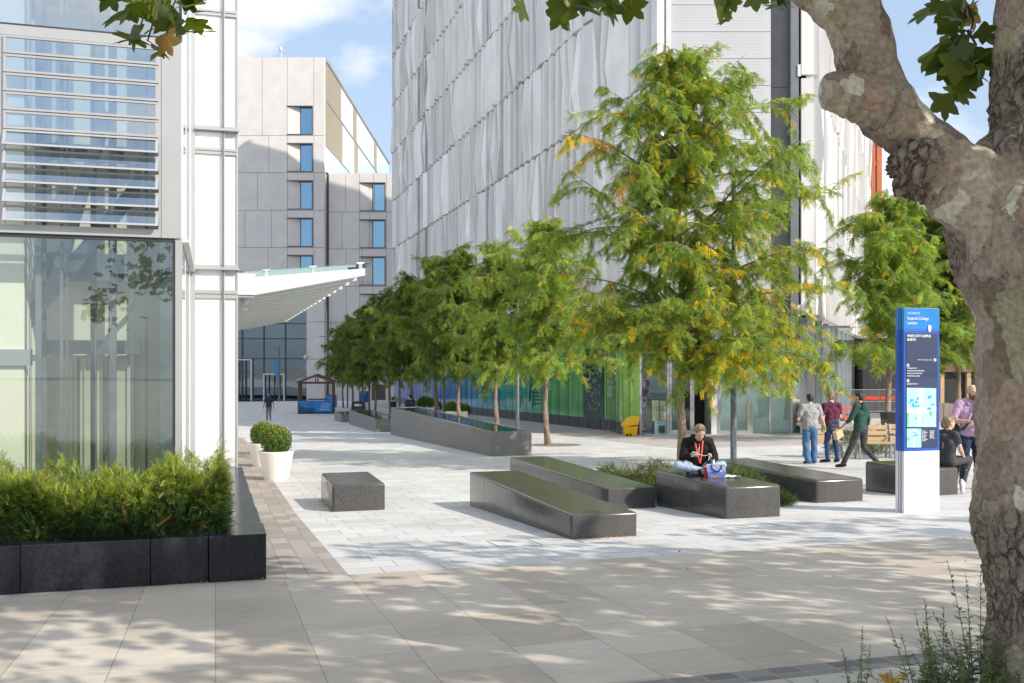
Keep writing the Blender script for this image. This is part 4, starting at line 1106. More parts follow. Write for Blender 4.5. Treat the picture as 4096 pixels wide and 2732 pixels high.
core_mat = pmat('inner_twigs', (.018, .03, .008), (.03, .045, .012), 20, .95)
for i, (px, Y, s_, lb_) in enumerate(((1105, 21.6, 1.0, 'white round pot with a box ball, the nearer of the pair on the left path'), (1052, 25.7, .97, 'white round pot with a box ball, the farther of the pair on the left path'))):
    p = gat(px, Y)
    root = thing('topiary_pot', lb_, 'plant pot', p, 0, 'white pots of clipped box')
    q = MB(); q.lathe([(.262 * s_, 0), (.27 * s_, .02), (.375 * s_, .60 * s_), (.385 * s_, .625 * s_), (.36 * s_, .632 * s_), (.34 * s_, .56 * s_)], p, 40)
    q.build('pot', M['pot_white'], root)
    c = p + Vector((0, 0, .86 * s_))
    core('stem', c, .27 * s_, root, core_mat); leafball('foliage', c, .335 * s_, 6500, root, 3 + i, .034)
# white troughs of box balls beside the printed glass
for i, (px0, px1, py, Y, balls, lb_) in enumerate(((1680, 1757, 1650, 58, ((1698, 1612, 30), (1722, 1618, 27), (1741, 1624, 25)), 'white trough with dark box balls, the farther one behind the long water trough'), (1783, 1872, 1668, 48, ((1803, 1632, 27), (1832, 1638, 30), (1856, 1641, 27)), 'white trough with dark box balls, the nearer one behind the long water trough'))):
    p0, p1 = gat(px0, Y), gat(px1, Y)
    root = thing('box_trough', lb_, 'planter', (p0 + p1) / 2, 0, 'white troughs of box balls')
    q = MB(); z0 = min(p0.z, p1.z); q.rbox(p0.x, p1.x, Y - .3, Y + .4, z0 - .1, at(px0, py - 24, Y).z, .03); q.build('trough', M['pot_white'], root)
    for k, (px, pyb, r_) in enumerate(balls):
        rr_ = r_ / F * Y; c = at(px, pyb, Y + .05)
        fo = leafball('foliage', c, rr_, 2600, root, 20 + k + 5 * i, .07, .95, .8); cc = core('stem', c, rr_ * .84, root, core_mat)
# ---------------------------------------------------------------- lamp posts
def lamp(px, Y, dirx, h, label, r=.078, arm=1.0, py=None):
    p = gat(px, Y)
    root = thing('street_lamp', label, 'street lamp', p, 0, 'slim grey lamp posts')
    q = MB(); q.tube([p, p + Vector((0, 0, h * .42)), p + Vector((0, 0, h * .425)), p + Vector((0, 0, h))], [r, r * .97, r * .72, r * .62], 16); q.lathe([(r * 1.6, 0), (r * 1.6, .015), (r, .03)], p, 16)
    q.build('post', M['pole'], root)
    q = MB(); q.cbox(p + Vector((dirx * (arm / 2 - .02), 0, h - .02)), arm, .2, .06); o = q.build('lamp_head', M['pole'], root, bevel=.01)
    q = MB(); q.cbox(p + Vector((dirx * arm * .68, 0, h - .056)), arm * .5, .15, .008); o2 = q.build('lens', M['frosted'], root); o2.parent = o
    q = MB(); q.box(p.x - .05, p.x + .05, Y - r - .004, Y - r + .02, p.z + .4, p.z + .9); q.build('hatch', M['pole'], root)
    return root
lamp(2934, 25.5, 1, 7.49, 'tall lamp post between the granite seats with its head to the right', arm=1.12, r=.082)
lamp(2070, 40, -1, 6.5, 'lamp post behind the long water trough with its head to the left', arm=1.25)
lamp(1777, 52, -1, 6.5, 'lamp post by the nearer white trough of box balls')
lamp(1598, 64.6, -1, 6.5, 'lamp post rising behind the two talking men')
lamp(1477, 77, -1, 6.5, 'lamp post next to the blue building name sign')
lamp(1390, 90, -1, 6.5, 'lamp post right of the timber kiosk', arm=2.6)
p = gat(1117, 108)
root = thing('banner_post', 'grey post with a blue hanging banner before the entrance doors', 'street lamp', p)
q = MB(); q.tube([p, p + Vector((0, 0, 6.1))], [.12, .09], 10); q.cbox(p + Vector((-.2, 0, 5.7)), .7, .12, .1); q.build('post', M['pole'], root)
q = MB(); q.add([(p.x - .42, p.y - .05, p.z + 4.6), (p.x - .08, p.y - .05, p.z + 4.6), (p.x - .08, p.y - .05, p.z + 2.9), (p.x - .50, p.y - .05, p.z + 2.8)], [(3, 2, 1, 0)])
q.build('banner', M['blue_light'], root)
# ---------------------------------------------------------------- map totem
tu0, tu1, tv0, tv1 = 6.74, 7.35, 11.74, 11.93
pf_ = Vector(((3616 - 2048) / F * 13.95, 13.95, 0)); uu, vv = toUV(pf_)
tu0, tu1, tv0, tv1 = uu, uu + .605, vv, vv + .185
tz = gz(vv) - .01
tot = thing('map_totem', 'tall blue and white campus map totem near the plane tree trunk', 'sign', gp(uu, vv), TH)
Yt = 13.95
def tzp(py): return CZ - (py - HZ) / F * Yt
q = MB(True); q.box(tu0, tu1, tv0, tv1, tz, tzp(1806)); q.build('base', M['sign_white'], tot, bevel=.004)
q = MB(True); q.box(tu0, tu1, tv0, tv1, tzp(1805.5), tzp(1319)); q.build('frame', M['blue_sign'], tot, bevel=.004)
q = MB(True); q.box(tu0, tu1, tv0, tv1, tzp(1318), tzp(1231)); q.build('header', M['blue_light'], tot, bevel=.004)
q = MB(True)
for d in (.05, .075, .11): q.box(tu0 - .0025, tu0 - .0005, tv0 + d, tv0 + d + .008, tz, tzp(1232))
q.build('side_reveal', M['navy'], tot)
q = MB(True); q.box(tu0 + .035, tu1 - .035, tv0 - .006, tv0 - .001, tzp(1793), tzp(1333)); pn = q.build('map_panel', M['navy'], tot)
ud, fv = UV(1, 0), tv0 - .009
def tp(px, py, off=0.0):           # place on the totem face by photo position
    f_ = (px - 3616) / (3779 - 3616); f_ = max(0, min(1, f_))
    return UV(tu0 + .605 * f_, fv - off, tzp(py + 3.5 * f_))
def patch(name, px0, py0, px1, py1, m, off=.0, parent=pn):
    q = MB(); q.quad(tp(px0, py1, off), tp(px1, py1, off), tp(px1, py0, off), tp(px0, py0, off)); o = q.build(name, m, tot); o.parent = parent; return o
mp1 = patch('map', 3627, 1551, 3762, 1707, M['map_sky']); mp2_ = patch('map', 3627, 1714, 3693, 1790, M['map_sky'])
rk = random.Random(8)
def poly(name, pts, m, off, par):
    q = MB(); q.add([tp(x, y, off) for x, y in pts], [tuple(range(len(pts)))]); o = q.build(name, m, tot); o.parent = par
poly('map_road', [(3686, 1551), (3703, 1551), (3696, 1640), (3684, 1706), (3672, 1706), (3682, 1620)], M['map_white'], .001, mp1)
poly('map_road', [(3627, 1638), (3762, 1626), (3762, 1640), (3627, 1652)], M['map_white'], .0014, mp1)
poly('map_road', [(3720, 1640), (3752, 1700), (3748, 1702), (3716, 1642)], M['map_white'], .0014, mp1)
poly('map_park', [(3627, 1652), (3636, 1650), (3635, 1706), (3627, 1706)], M['map_green'], .001, mp1)
poly('map_park', [(3664, 1678), (3672, 1660), (3676, 1680)], M['map_green'], .001, mp1)
poly('map_park', [(3722, 1650), (3738, 1642), (3744, 1660), (3728, 1666)], M['map_green'], .001, mp1)
for x, y, w, h in ((3642, 1596, 14, 12), (3650, 1612, 10, 16), (3664, 1604, 12, 10), (3672, 1590, 9, 9), (3660, 1622, 12, 8), (3676, 1618, 9, 12), (3722, 1582, 18, 12), (3720, 1630, 20, 10), (3738, 1614, 16, 6), (3636, 1608, 8, 6)):
    poly('map_building', [(x, y), (x + w, y - 2), (x + w, y + h - 2), (x, y + h)], M['map_blue'], .0018, mp1)
for x, y, w, h in ((3656, 1728, 12, 5), (3658, 1738, 9, 8), (3670, 1734, 6, 12)): poly('map_building', [(x, y), (x + w, y), (x + w, y + h), (x, y + h)], M['map_blue'], .0018, mp2_)
poly('map_road', [(3664, 1714), (3670, 1714), (3662, 1790), (3655, 1790)], M['map_white'], .001, mp2_)
poly('map_park', [(3628, 1750), (3638, 1746), (3640, 1760), (3628, 1764)], M['map_green'], .001, mp2_); poly('map_park', [(3678, 1716), (3690, 1716), (3690, 1722), (3680, 1723)], M['map_green'], .001, mp2_)
for px0 in (3698, 3733):
    for k in range(8 if px0 < 3700 else 6):
        y = 1722 + k * 5.6
        patch('legend_square', px0, y, px0 + 3.6, y + 3.6, M['sign_white']); patch('legend_line', px0 + 5.5, y + .8, px0 + rk.uniform(14, 24), y + 2.6, M['letter'])
hdr = [o for o in bpy.data.objects if o.parent == tot and o.name.startswith('header')][0]
def ttext(lines, px, py, size, par, align='LEFT', fw=.92, lead=1.22, bold=0):
    o = text_on('lettering', lines, M['letter'], tot, tp(px, py, .002), ud, size, lead, align, fw, bold); o.parent = par; return o
ttext(['WELCOME TO'], 3629, 1248.5, .035, hdr)
ttext(['Imperial College', 'London'], 3628, 1265, .063, hdr, lead=1.05, fw=.88)
ttext(['WHITE CITY CAMPUS', 'NORTH'], 3627, 1337, .052, pn, fw=.80, lead=1.02, bold=.003)
ttext(['White City Campus  South'], 3742, 1433, .026, pn, 'RIGHT', fw=.85)
ttext(['Sir Michael Uren Hub', 'Translation & Innovation Hub (I-HUB)', 'Molecular Sciences Research Hub', 'GradPad Wood Lane Studios'], 3627, 1469, .026, pn, fw=.72, lead=1.42, bold=.0012)
ttext(['Eighty Eight Wood Lane'], 3627, 1532, .026, pn, fw=.72, bold=.0012)
for px, py, a in ((3751, 1431, 45), (3627, 1455, 90), (3627, 1517, 180)):
    patch('arrow_tile', px, py, px + 11, py + 11, M['sign_white'])
    c = (px + 5.5, py + 5.5); d = Vector((math.cos(R(a)), -math.sin(R(a)))); n_ = Vector((-d.y, d.x))
    A = [Vector(c) - d * 4 + n_ * .6, Vector(c) + d * 1 + n_ * .6, Vector(c) + d * 1 + n_ * 3, Vector(c) + d * 4.2, Vector(c) + d * 1 - n_ * 3, Vector(c) + d * 1 - n_ * .6, Vector(c) - d * 4 - n_ * .6]
    poly('arrow', [(t.x, t.y) for t in A], M['navy'], .003, pn)
poly('tape_residue', [(3724, 1300), (3732, 1296), (3740, 1302), (3737, 1318), (3730, 1328), (3726, 1318)], M['letter'], .002, hdr)
# ---------------------------------------------------------------- grit bin
p = gat(2520, 41.6)
gbn = thing('grit_bin', 'yellow plastic grit bin against the green printed glass', 'grit bin', p)
s_ = 41.6 / F
w, dpt = 58 * s_, .62
q = MB(); x0 = p.x - w / 2; y0 = p.y - dpt / 2
q.add([(x0 + .06, y0 + .05, p.z), (x0 + w - .06, y0 + .05, p.z), (x0 + w - .03, y0 + dpt - .04, p.z), (x0 + .04, y0 + dpt - .04, p.z), (x0, y0, p.z + .42), (x0 + w, y0, p.z + .42), (x0 + w, y0 + dpt, p.z + .55), (x0, y0 + dpt, p.z + .55)],
      [(0, 3, 2, 1), (4, 5, 6, 7), (0, 1, 5, 4), (1, 2, 6, 5), (2, 3, 7, 6), (3, 0, 4, 7)])
q.build('bin_body', M['yellow'], gbn, bevel=.03)
q = MB(); q.prism([(x0 - .05, p.z + .40), (x0 - .05, p.z + .49), (x0 + w * .35, p.z + .77), (x0 + w * .52, p.z + .82), (x0 + w + .08, p.z + .84), (x0 + w + .05, p.z + .78), (x0 + w, p.z + .50)], y0 - .04, y0 + dpt + .05); q.build('bin_lid', M['yellow'], gbn, bevel=.02)
q = MB(); 
for x in (x0 + .12, x0 + .26): q.box(x, x + .08, y0 + .0, y0 + .04, p.z + .002, p.z + .11)
q.build('fork_slot', M['black'], gbn)
# ---------------------------------------------------------------- timber kiosk
KY = 76.5
kp = gat(1262, KY)
kw = (1328.6 - 1194) / F * KY
ks = thing('timber_kiosk', 'open timber pergola kiosk with planting and a blue poster board', 'kiosk', kp, R(8))
def kq(q, name, m): return q.build(name, m, None, world=False) 
def kpart(name, q, m, bevel=0):
    o = q.build(name, m, None, world=False, bevel=bevel); o.parent = ks; o.location = (0, 0, 0); o.rotation_euler = (0, 0, 0); XF[o.name] = XF[ks.name]; return o
hw, dp, eh = kw / 2, 3.4, 2.42
q = MB()
for y in np.linspace(0, dp, 9):
    for sx in (-1, 1): q.box(sx * hw - .05, sx * hw + .05, y - .05, y + .05, .1, eh)
for sx in (-1, 1): q.box(sx * hw - .06, sx * hw + .06, -.06, dp + .06, eh, eh + .1)
for y in (0, dp): q.box(-hw, hw, y - .05, y + .05, eh - .1, eh - .002); q.bar((0, y, eh), (0, y, eh + .5), .09, .09)
kpart('post', q, M['wood_dark'])
q = MB()
for y in (-.1, .75, 1.6, 2.4, dp + .1):
    for sx in (-1, 1): q.bar((sx * (hw + .12), y, eh + .03), (0, y, eh + .56), .1, .14)
for sx in (-1, 1): q.add([(sx * (hw + .15), .6, eh + .1), (0, .6, eh + .65), (0, dp + .15, eh + .65), (sx * (hw + .15), dp + .15, eh + .1)], [(0, 1, 2, 3)], 1)
kpart('roof', q, [M['wood_dark'], M['soil']])
q = MB(); q.box(-hw - .06, hw + .06, -.08, dp + .06, 0, .1); kpart('floor_deck', q, M['black'])
q = MB(); q.box(-hw + .06, hw - .02, -.14, -.09, .12, .98); pb = kpart('poster_board', q, M['blue_light'])
q = MB(); q.box(-hw + .1, hw - .1, .1, .9, .1, .95); q.box(-hw + .3, hw - .1, dp - .9, dp - .3, .1, .9); q.box(-.7, .9, 1.8, 2.1, 1.0, 1.1); kpart('planting_box', q, M['wood_dark'])
q = MB()
hx = -hw + .06
q.add([(hx, -.143, .13), (hx, -.143, .72), (hx + .25, -.143, .55), (hx + .7, -.143, .44), (hx + .95, -.143, .50), (hx + 1.15, -.143, .44), (hx + 1.25, -.143, .28), (hx + 1.1, -.143, .13)], [tuple(range(7, -1, -1))])
q.add([(hx + .88, -.144, .5), (hx + .9, -.144, .5), (hx + .9, -.144, .78), (hx + .88, -.144, .78)], [(0, 1, 2, 3)])
q.add([(hx + .88, -.144, .6), (hx + .72, -.144, .74), (hx + .62, -.144, .86), (hx + .8, -.144, .8)], [(0, 1, 2, 3)]); q.add([(hx + .9, -.144, .64), (hx + 1.0, -.144, .84), (hx + 1.08, -.144, .92), (hx + 1.06, -.144, .78)], [(0, 1, 2, 3)])
o = kpart('poster_picture', q, pmat('poster_dark_blue', (.008, .05, .13), (.015, .09, .2), 3, .5)); o.parent = pb
bm = bmesh.new()
for i, t_ in enumerate(('Create', 'Connect', 'Captivate')):
    me = text_mesh(t_, .21, 'RIGHT', 0, .95); Mx = Matrix(((1, 0, 0), (0, 0, -1), (0, 1, 0))).to_4x4(); Mx.translation = (hw - .22, -.147, .70 - i * .205); me.transform(Mx); bm.from_mesh(me)
me = bpy.data.meshes.new('lettering'); bm.to_mesh(me); bm.free(); o = link_mesh('lettering', me, M['letter'], pb)
# blue crate, name sign, litter bin
p = gat(1324, 91); q = MB(); h = 46 / F * 91; q.rbox(p.x - .5, p.x + .5, 90.6, 91.5, p.z, p.z + h, .03); q.box(p.x - .45, p.x + .45, 90.7, 91.4, p.z + h - .002, p.z + h + .05, 1)
tag(q.build('blue_planter', [M['blue_light'], M['soil']], None, p), 'plain bright blue box planter right of the timber kiosk', 'planter')
p = gat(1455, 84)
sg = thing('name_sign', 'blue building name sign on a white foot behind the trees', 'sign', p)
x0, x1 = X(1436, 84), X(1475, 84)
q = MB(); q.box(x0, x1, 84, 84.12, Z(1609, 84), Z(1565, 84)); pn2 = q.build('panel', M['blue_sign'], sg)
q = MB(); q.box(x0, x1, 84, 84.12, p.z, Z(1609.5, 84)); q.build('foot', M['sign_white'], sg)
text_on('lettering', ['Sir Michael', 'Uren Hub'], M['letter'], sg, (x0 + .05, 83.98, Z(1567, 84)), (1, 0, 0), .15, 1.05, fw=.85).parent = pn2
p = gat(1434, 70)
lbn = thing('litter_bin', 'black litter bin with a domed top behind the middle trough', 'bin', p)
w = 25 / F * 70
q = MB(); q.rbox(p.x - w, p.x + w, 69.6, 70.4, p.z, p.z + .72, .04); q.build('bin_body', M['black'], lbn)
q = MB(); q.box(p.x - w * .95, p.x - w * .8, 69.65, 70.35, p.z + .7, p.z + .95); q.box(p.x + w * .8, p.x + w * .95, 69.65, 70.35, p.z + .7, p.z + .95); q.prism([(p.x - w, p.z + .93), (p.x + w, p.z + .93), (p.x + w * .6, p.z + 1.08), (p.x - w * .6, p.z + 1.08)], 69.6, 70.4); q.build('bin_hood', M['black'], lbn)
# ---------------------------------------------------------------- timber and iron chairs
def bench(loc, rz, label, w=.95):
    root = thing('timber_bench', label, 'bench', loc, rz, 'timber and grey iron benches')
    def part(name, q, m, bevel=0):
        o = q.build(name, m, None, world=False, bevel=bevel); o.parent = root; o.location = (0, 0, 0); o.rotation_euler = (0, 0, 0); return o
    h = w / 2
    q = MB()
    for k, y in enumerate((-.22, -.08, .06)): q.box(-h, h, y, y + .125, .42, .465)
    part('seat', q, M['wood'], .006)
    q = MB()
    for z in (.52, .68, .83): q.cbox((0, .235 + (z - .5) * .28, z), w, .035, .12, M=Matrix.Rotation(R(-14), 3, 'X'))
    part('backrest', q, M['wood'])
    for sx in (-1, 1):
        q = MB(); x = sx * (h - .02)
        q.bar((x, -.2, 0), (x, -.17, .41), .05, .07); q.bar((x, .28, 0), (x, .2, .45), .05, .07); q.bar((x, .2, .45), (x, .34, .92), .05, .07); q.bar((x, -.2, .40), (x, .22, .40), .045, .05)
        part('leg', q, M['grey_iron'], .008)
        q = MB(); q.tube([(x + sx * .03, .27, .66), (x + sx * .03, .0, .665), (x + sx * .03, -.2, .65), (x + sx * .03, -.235, .6), (x + sx * .03, -.21, .5), (x + sx * .02, -.19, .38)], .022, 8); part('armrest', q, M['grey_iron'])
    return root
bench(gat(3502, 26.2), R(-4), 'pale timber bench with curved arm behind the man in green')
bench(gat(3625, 26.6), R(-4), 'pale timber bench mostly hidden by the map totem')
bench(gat(3292, 27.2), R(2), 'timber bench half hidden by the man in the grey T-shirt')
# ---------------------------------------------------------------- barriers and mesh fence
def barrier(px, Y, label):
    p = gat(px, Y); root = thing('plastic_barrier', label, 'barrier', p, R(6), 'red plastic barriers')
    w, h = .86, .80
    q = MB(); q.box(-w, w, -.03, .03, h - .14, h); q.box(-w, w, -.03, .03, .12, .26); 
    for k in range(5): x = -w + k * (2 * w - .08) / 4; q.box(x, x + .08, -.029, .029, .26, h - .14)
    o = q.build('panel', M['red_plastic'], None, world=False, bevel=.006); o.parent = root; o.location = (0, 0, 0); o.rotation_euler = (0, 0, 0)
    q = MB(); 
    for x in (-w * .7, w * .7): q.box(x - .08, x + .08, -.28, .28, 0, .12)
    o = q.build('feet', M['black'], None, world=False, bevel=.01); o.parent = root; o.location = (0, 0, 0); o.rotation_euler = (0, 0, 0)
barrier(3407, 58, 'red plastic barrier seen between the maroon and green walkers')
barrier(3318, 58.5, 'red plastic barrier behind the man in the maroon polo')
for i in range(4):
    Y = 66; p = gat(3395 + i * 62 + 31, Y); root = thing('mesh_fence', ['wire mesh fence panel beside the head of the man in green', 'wire mesh fence panel left of the right hand tree trunk', 'wire mesh fence panel at the right hand tree trunk', 'wire mesh fence panel right of the right hand tree trunk'][i], 'fence', p, 0, 'temporary mesh fence panels')
    w, h = 31 / F * Y, 1.75
    q = MB()
    for a, c in (((-w, 0, .05), (-w, 0, h)), ((w, 0, .05), (w, 0, h)), ((-w, 0, h), (w, 0, h)), ((-w, 0, .3), (w, 0, .3)), ((-w, 0, h * .55), (w, 0, h * .55))): q.tube([a, c], .02, 6)
    for k in range(13): x = -w + w * 2 * k / 13; q.tube([(x, 0, .3), (x, 0, h)], .006, 3, cap=False)
    for k in range(9): z = .3 + (h - .3) * k / 9; q.tube([(-w, 0, z), (w, 0, z)], .005, 3, cap=False)
    o = q.build('mesh', M['grey_metal'], None, world=False); o.parent = root; o.location = (0, 0, 0)
    q = MB(); q.box(-w + .05, w - .05, -.03, -.01, h * .62, h * .74); o = q.build('red_strip', M['red_plastic'], None, world=False); o.parent = root; o.location = (0, 0, 0)
q = MB()
for k in range(4): q.box(17, 34, 60 + k * .8, 60.8 + k * .8, -3, -1.95 + k * .13 - .13)
tag(q.build('stone_steps', M['granite_planter'], None, (25, 60, -2.3)), 'broad pale stone steps in front of the mesh fence', 'steps')
p = gat(3568, 34); q = MB(); q.lathe([(.30, 0), (.42, 1.05), (.44, 1.08), (.39, 1.08)], p, 4); tag(q.build('tall_pot', M['dark_metal'], None, p), 'tall dark square pot behind the right hand young tree', 'plant pot')
p = gat(3424, 62); q = MB(); q.box(p.x - .09, p.x + .09, 61.9, 62.1, p.z, p.z + 1.6); q.box(p.x - .1, p.x + .1, 61.89, 62.11, p.z + 1.6, p.z + 1.63, 0); tag(q.build('dark_post', M['dark_metal'], None, p, bevel=.01), 'square dark post left of the head of the man in green', 'post')
# ---------------------------------------------------------------- vegetation
def locust_mesh(name, H, cb, prof, seed, nlimb, sub_n, node_step, frond, pairs, yellow, trunk_r, lean=(0, 0), extra=(), dens=1.0, tone=1.0):
    """returns (bark mesh, leaf arrays) of a honey locust in local coordinates: base at the origin"""
    rng = np.random.default_rng(seed); rd = random.Random(seed)
    bk = MB()
    def tr_at(z):
        t = z / H
        return Vector((lean[0] * t + .05 * math.sin(z * 1.7 + seed), lean[1] * t + .05 * math.cos(z * 1.3 + seed), z))
    zs_ = np.linspace(0, H * .93, 12)
    bk.tube([tr_at(z) for z in zs_], [trunk_r * (1.18 if i == 0 else 1) * (1 - .9 * (z / H) ** 1.1) + .006 for i, z in enumerate(zs_)], 9)
    P = []; D = []; Yl = []
    def fronds(p, d, k, yl):
        for _ in range(k):
            P.append(p); Yl.append(yl)
            dd = np.array(d) * .55 + rng.normal(size=3) * .75; dd[2] = dd[2] * .6 - .5
            D.append(dd)
    def limb(z0, az, ln, up, yl, r0, sub=sub_n):
        p0 = tr_at(z0); pts = [p0]; p = p0.copy(); n = 8
        d = Vector((math.cos(az) * math.cos(up), math.sin(az) * math.cos(up), math.sin(up)))
        for k in range(n):
            t = k / n
            d = (d + Vector((rd.gauss(0, .10), rd.gauss(0, .10), -.05 - .11 * t + rd.gauss(0, .05)))).normalized()
            p = p + d * (ln / n); pts.append(p.copy())
        bk.tube(pts, [max(r0 * (1 - .85 * i / n), .006) for i in range(n + 1)], 5)
        for s_ in range(sub):
            t = .12 + .88 * (s_ + rd.random() * .8) / sub
            i = min(int(t * n), n - 1); q = pts[i].lerp(pts[i + 1], t * n - i)
            a2 = math.atan2(d.y, d.x) + rd.choice((-1, 1)) * rd.uniform(.4, 1.5); l2 = min(.35 + ln * .36, 1.5) * rd.uniform(.45, 1.1) * (1.1 - .35 * t)
            e = Vector((math.cos(a2) * .85, math.sin(a2) * .85, rd.uniform(-.7, 1.15))).normalized()
            tw = [q]; c = q.copy(); m = 5
            for k in range(m):
                e = (e + Vector((rd.gauss(0, .12), rd.gauss(0, .14), -.24))).normalized(); c = c + e * (l2 / m); tw.append(c.copy())
            bk.tube(tw, [max(.011 * (1 - k / 7), .004) for k in range(m + 1)], 3, cap=False)
            y2 = yl * rd.choice((.2, .4, .8, 1.6, 3.0))
            L_ = 0
            while L_ < l2:
                k = min(int(L_ / l2 * m), m - 1); pp = tw[k].lerp(tw[k + 1], L_ / l2 * m - k)
                if rd.random() < dens: fronds(pp, e, 3 if rd.random() < .6 else 2, y2)
                L_ += node_step
            fronds(tw[-1], e, 3, y2)
    g = 2.399
    for i in range(nlimb):
        t = (i + .5) / nlimb
        t = t ** .85
        z0 = cb + (H - cb) * min(max(t + rd.uniform(-.04, .04), 0), 1) * .93
        az = i * g + seed + rd.uniform(-.3, .3)
        ln = prof(t, az) * rd.choice((.45, .7, .85, 1, 1.08, 1.15))
        limb(z0, az, ln, R(rd.uniform(14, 68) + 16 * t), yellow * (.5 + t), trunk_r * .42 * (1 - .6 * t), max(4, int(sub_n * (1 - .4 * t))))
    for (z0, az, ln, up, yl, sb) in extra: limb(z0, az, ln, R(up), yl, trunk_r * .4, sb)
    top = tr_at(H * .93)
    for k in range(18): fronds(top + Vector((rd.gauss(0, .1), rd.gauss(0, .1), rd.uniform(-.6, .5))), (0, 0, .6), 2, yellow * 1.5)
    P = np.array([tuple(p) for p in P]); D = np.array(D)
    up = np.tile(np.array([0, 0, 1.0]), (len(P), 1)) + rng.normal(size=(len(P), 3)) * .35
    B = basis(D, up) * (frond * (.75 + .5 * rng.random((len(P), 1, 1))))
    Yl = np.array(Yl)
    gmix = rng.random((len(P), 1))
    col = np.array([[.056, .110, .025]]) * (1 - gmix) + np.array([[.225, .295, .060]]) * gmix
    ym = rng.random(len(P)) < Yl
    col[ym] = np.array([.52, .36, .012]) * (.65 + .6 * rng.random((ym.sum(), 1)))
    col *= tone
    tv = []; tf = []
    for k in range(pairs):
        x = .12 + .86 * k / (pairs - 1); ll = .25 * (1 - .35 * abs(x - .5)); z = -.16 * x * x
        wd = .5 / pairs * .85
        for s_ in (-1, 1):
            n = len(tv)
            tv += [(x, 0, z), (x + .03 + wd, s_ * ll * .5, z - .01), (x + .09, s_ * ll, z - .05), (x + .03 - wd, s_ * ll * .5, z - .01)]
            tf.append((n, n + 1, n + 2, n + 3))
    return bk, tv, tf, B, P, col
def locust(loc, label, args, kw, group='honey locust trees along the troughs'):
    root = thing('honey_locust', label, 'tree', loc, 0, group)
    bk, tv, tf, B, P, col = locust_mesh(*args, **kw)
    o = bk.build('trunk', kw.get('bark') or M['bark_young'], None, world=False); o.parent = root; o.location = (0, 0, 0); o.rotation_euler = (0, 0, 0)
    c = scatter('crown', tv, tf, B, P, col, M['locust']); c.parent = root
    return root
def prof_main(t, az):
    pts = ((0, 2.2), (.1, 3.1), (.3, 3.5), (.5, 3.1), (.68, 2.5), (.82, 1.9), (.93, 1.2), (1, .6))
    for (a, x), (b_, y) in zip(pts[:-1], pts[1:]):
        if t <= b_: return (x + (y - x) * (t - a) / (b_ - a)) * (1.12 if math.cos(az) > .2 else .94)
    return .5
def prof_mid(t, az):
    pts = ((0, 1.7), (.15, 2.5), (.4, 2.7), (.65, 1.9), (.85, 1.1), (1, .5))
    for (a, x), (b_, y) in zip(pts[:-1], pts[1:]):
        if t <= b_: return x + (y - x) * (t - a) / (b_ - a)
    return .5
locust(gat(2722, 24), 'tallest honey locust, standing behind the seated woman with yellowing feathery leaves',
       ('main', 10.4, 2.55, prof_main, 7, 74, 14, .055, .185, 7, .06, .11), dict(tone=1.55, extra=((6.6, 3.0, 3.6, 48, .4, 10), (2.6, 3.3, 3.0, 34, .08, 16), (2.8, 2.7, 3.2, 36, .08, 16), (3.1, 3.6, 3.3, 38, .1, 16), (2.4, 1.0, 2.4, 30, .12, 12), (2.4, 5.2, 2.6, 34, .12, 14), (2.3, 0.1, 3.5, 32, .1, 18), (2.5, .5, 3.7, 32, .12, 18), (2.3, 5.8, 3.7, 30, .12, 18), (3.2, .1, 3.8, 34, .15, 18), (3.9, 6.0, 3.6, 36, .15, 16), (2.6, 4.4, 2.6, 34, .12, 14), (3.0, 4.7, 3.0, 34, .12, 16), (3.6, 2.9, 3.0, 38, .12, 14), (2.2, 5.1, 3.5, 30, .1, 16), (3.1, 5.3, 3.6, 34, .1, 16), (4.1, 5.0, 3.3, 36, .1, 16), (5.1, 5.3, 3.0, 40, .12, 14))))
# middle and far trees: three crowns, copied along the row; sun and building shade put into leaf tone
protoA = locust(gat(2186, 34.9), 'pale barked honey locust standing alone in a round tree pit right of the long trough',
       ('midA', 8.2, 2.5, prof_mid, 21, 46, 13, .065, .235, 5, .035, .10), dict(tone=1.6, dens=.85, extra=((2.3, .4, 2.6, 34, .06, 10), (2.5, 3.2, 2.3, 30, .03, 9))))
protoB = locust(gat(1986, 40.4), 'honey locust seen behind the near end of the long water trough',
       ('midB', 8.4, 2.4, prof_mid, 33, 46, 13, .07, .25, 5, .03, .10), dict(tone=1.35, dens=.9))
protoC = locust(gat(1836, 46.2), 'honey locust by the nearer white box trough, second in line behind the long water trough',
       ('midC', 9.0, 2.4, prof_mid, 52, 48, 13, .07, .26, 5, .02, .10), dict(tone=.95))
spots = ((1742, 51.6, 1.10, protoB, 'honey locust with the tall thin leader, by the farther white box trough', 1.2), (1642, 57.8, 1.0, protoC, 'honey locust standing over the man in the dark shirt', 2.6), (1559, 64.8, .98, protoC, 'honey locust left of the man with a face mask', .7),
         (1503, 70.4, .92, protoC, 'honey locust right of the blue building name sign', 3.9), (1452, 76.5, .97, protoC, 'honey locust in front of the blue building name sign', 5.1), (1409, 82.5, .9, protoC, 'honey locust behind the black litter bin', 2.2), (1371, 88.6, .86, protoC, 'farthest honey locust, beside the timber kiosk', .4))
for px, Y, s_, pr, lb_, rz in spots:
    c = copy_tree(pr); c.location = gat(px, Y); c.rotation_euler = (0, 0, rz); c.scale = (s_, s_, s_); c['label'] = lb_
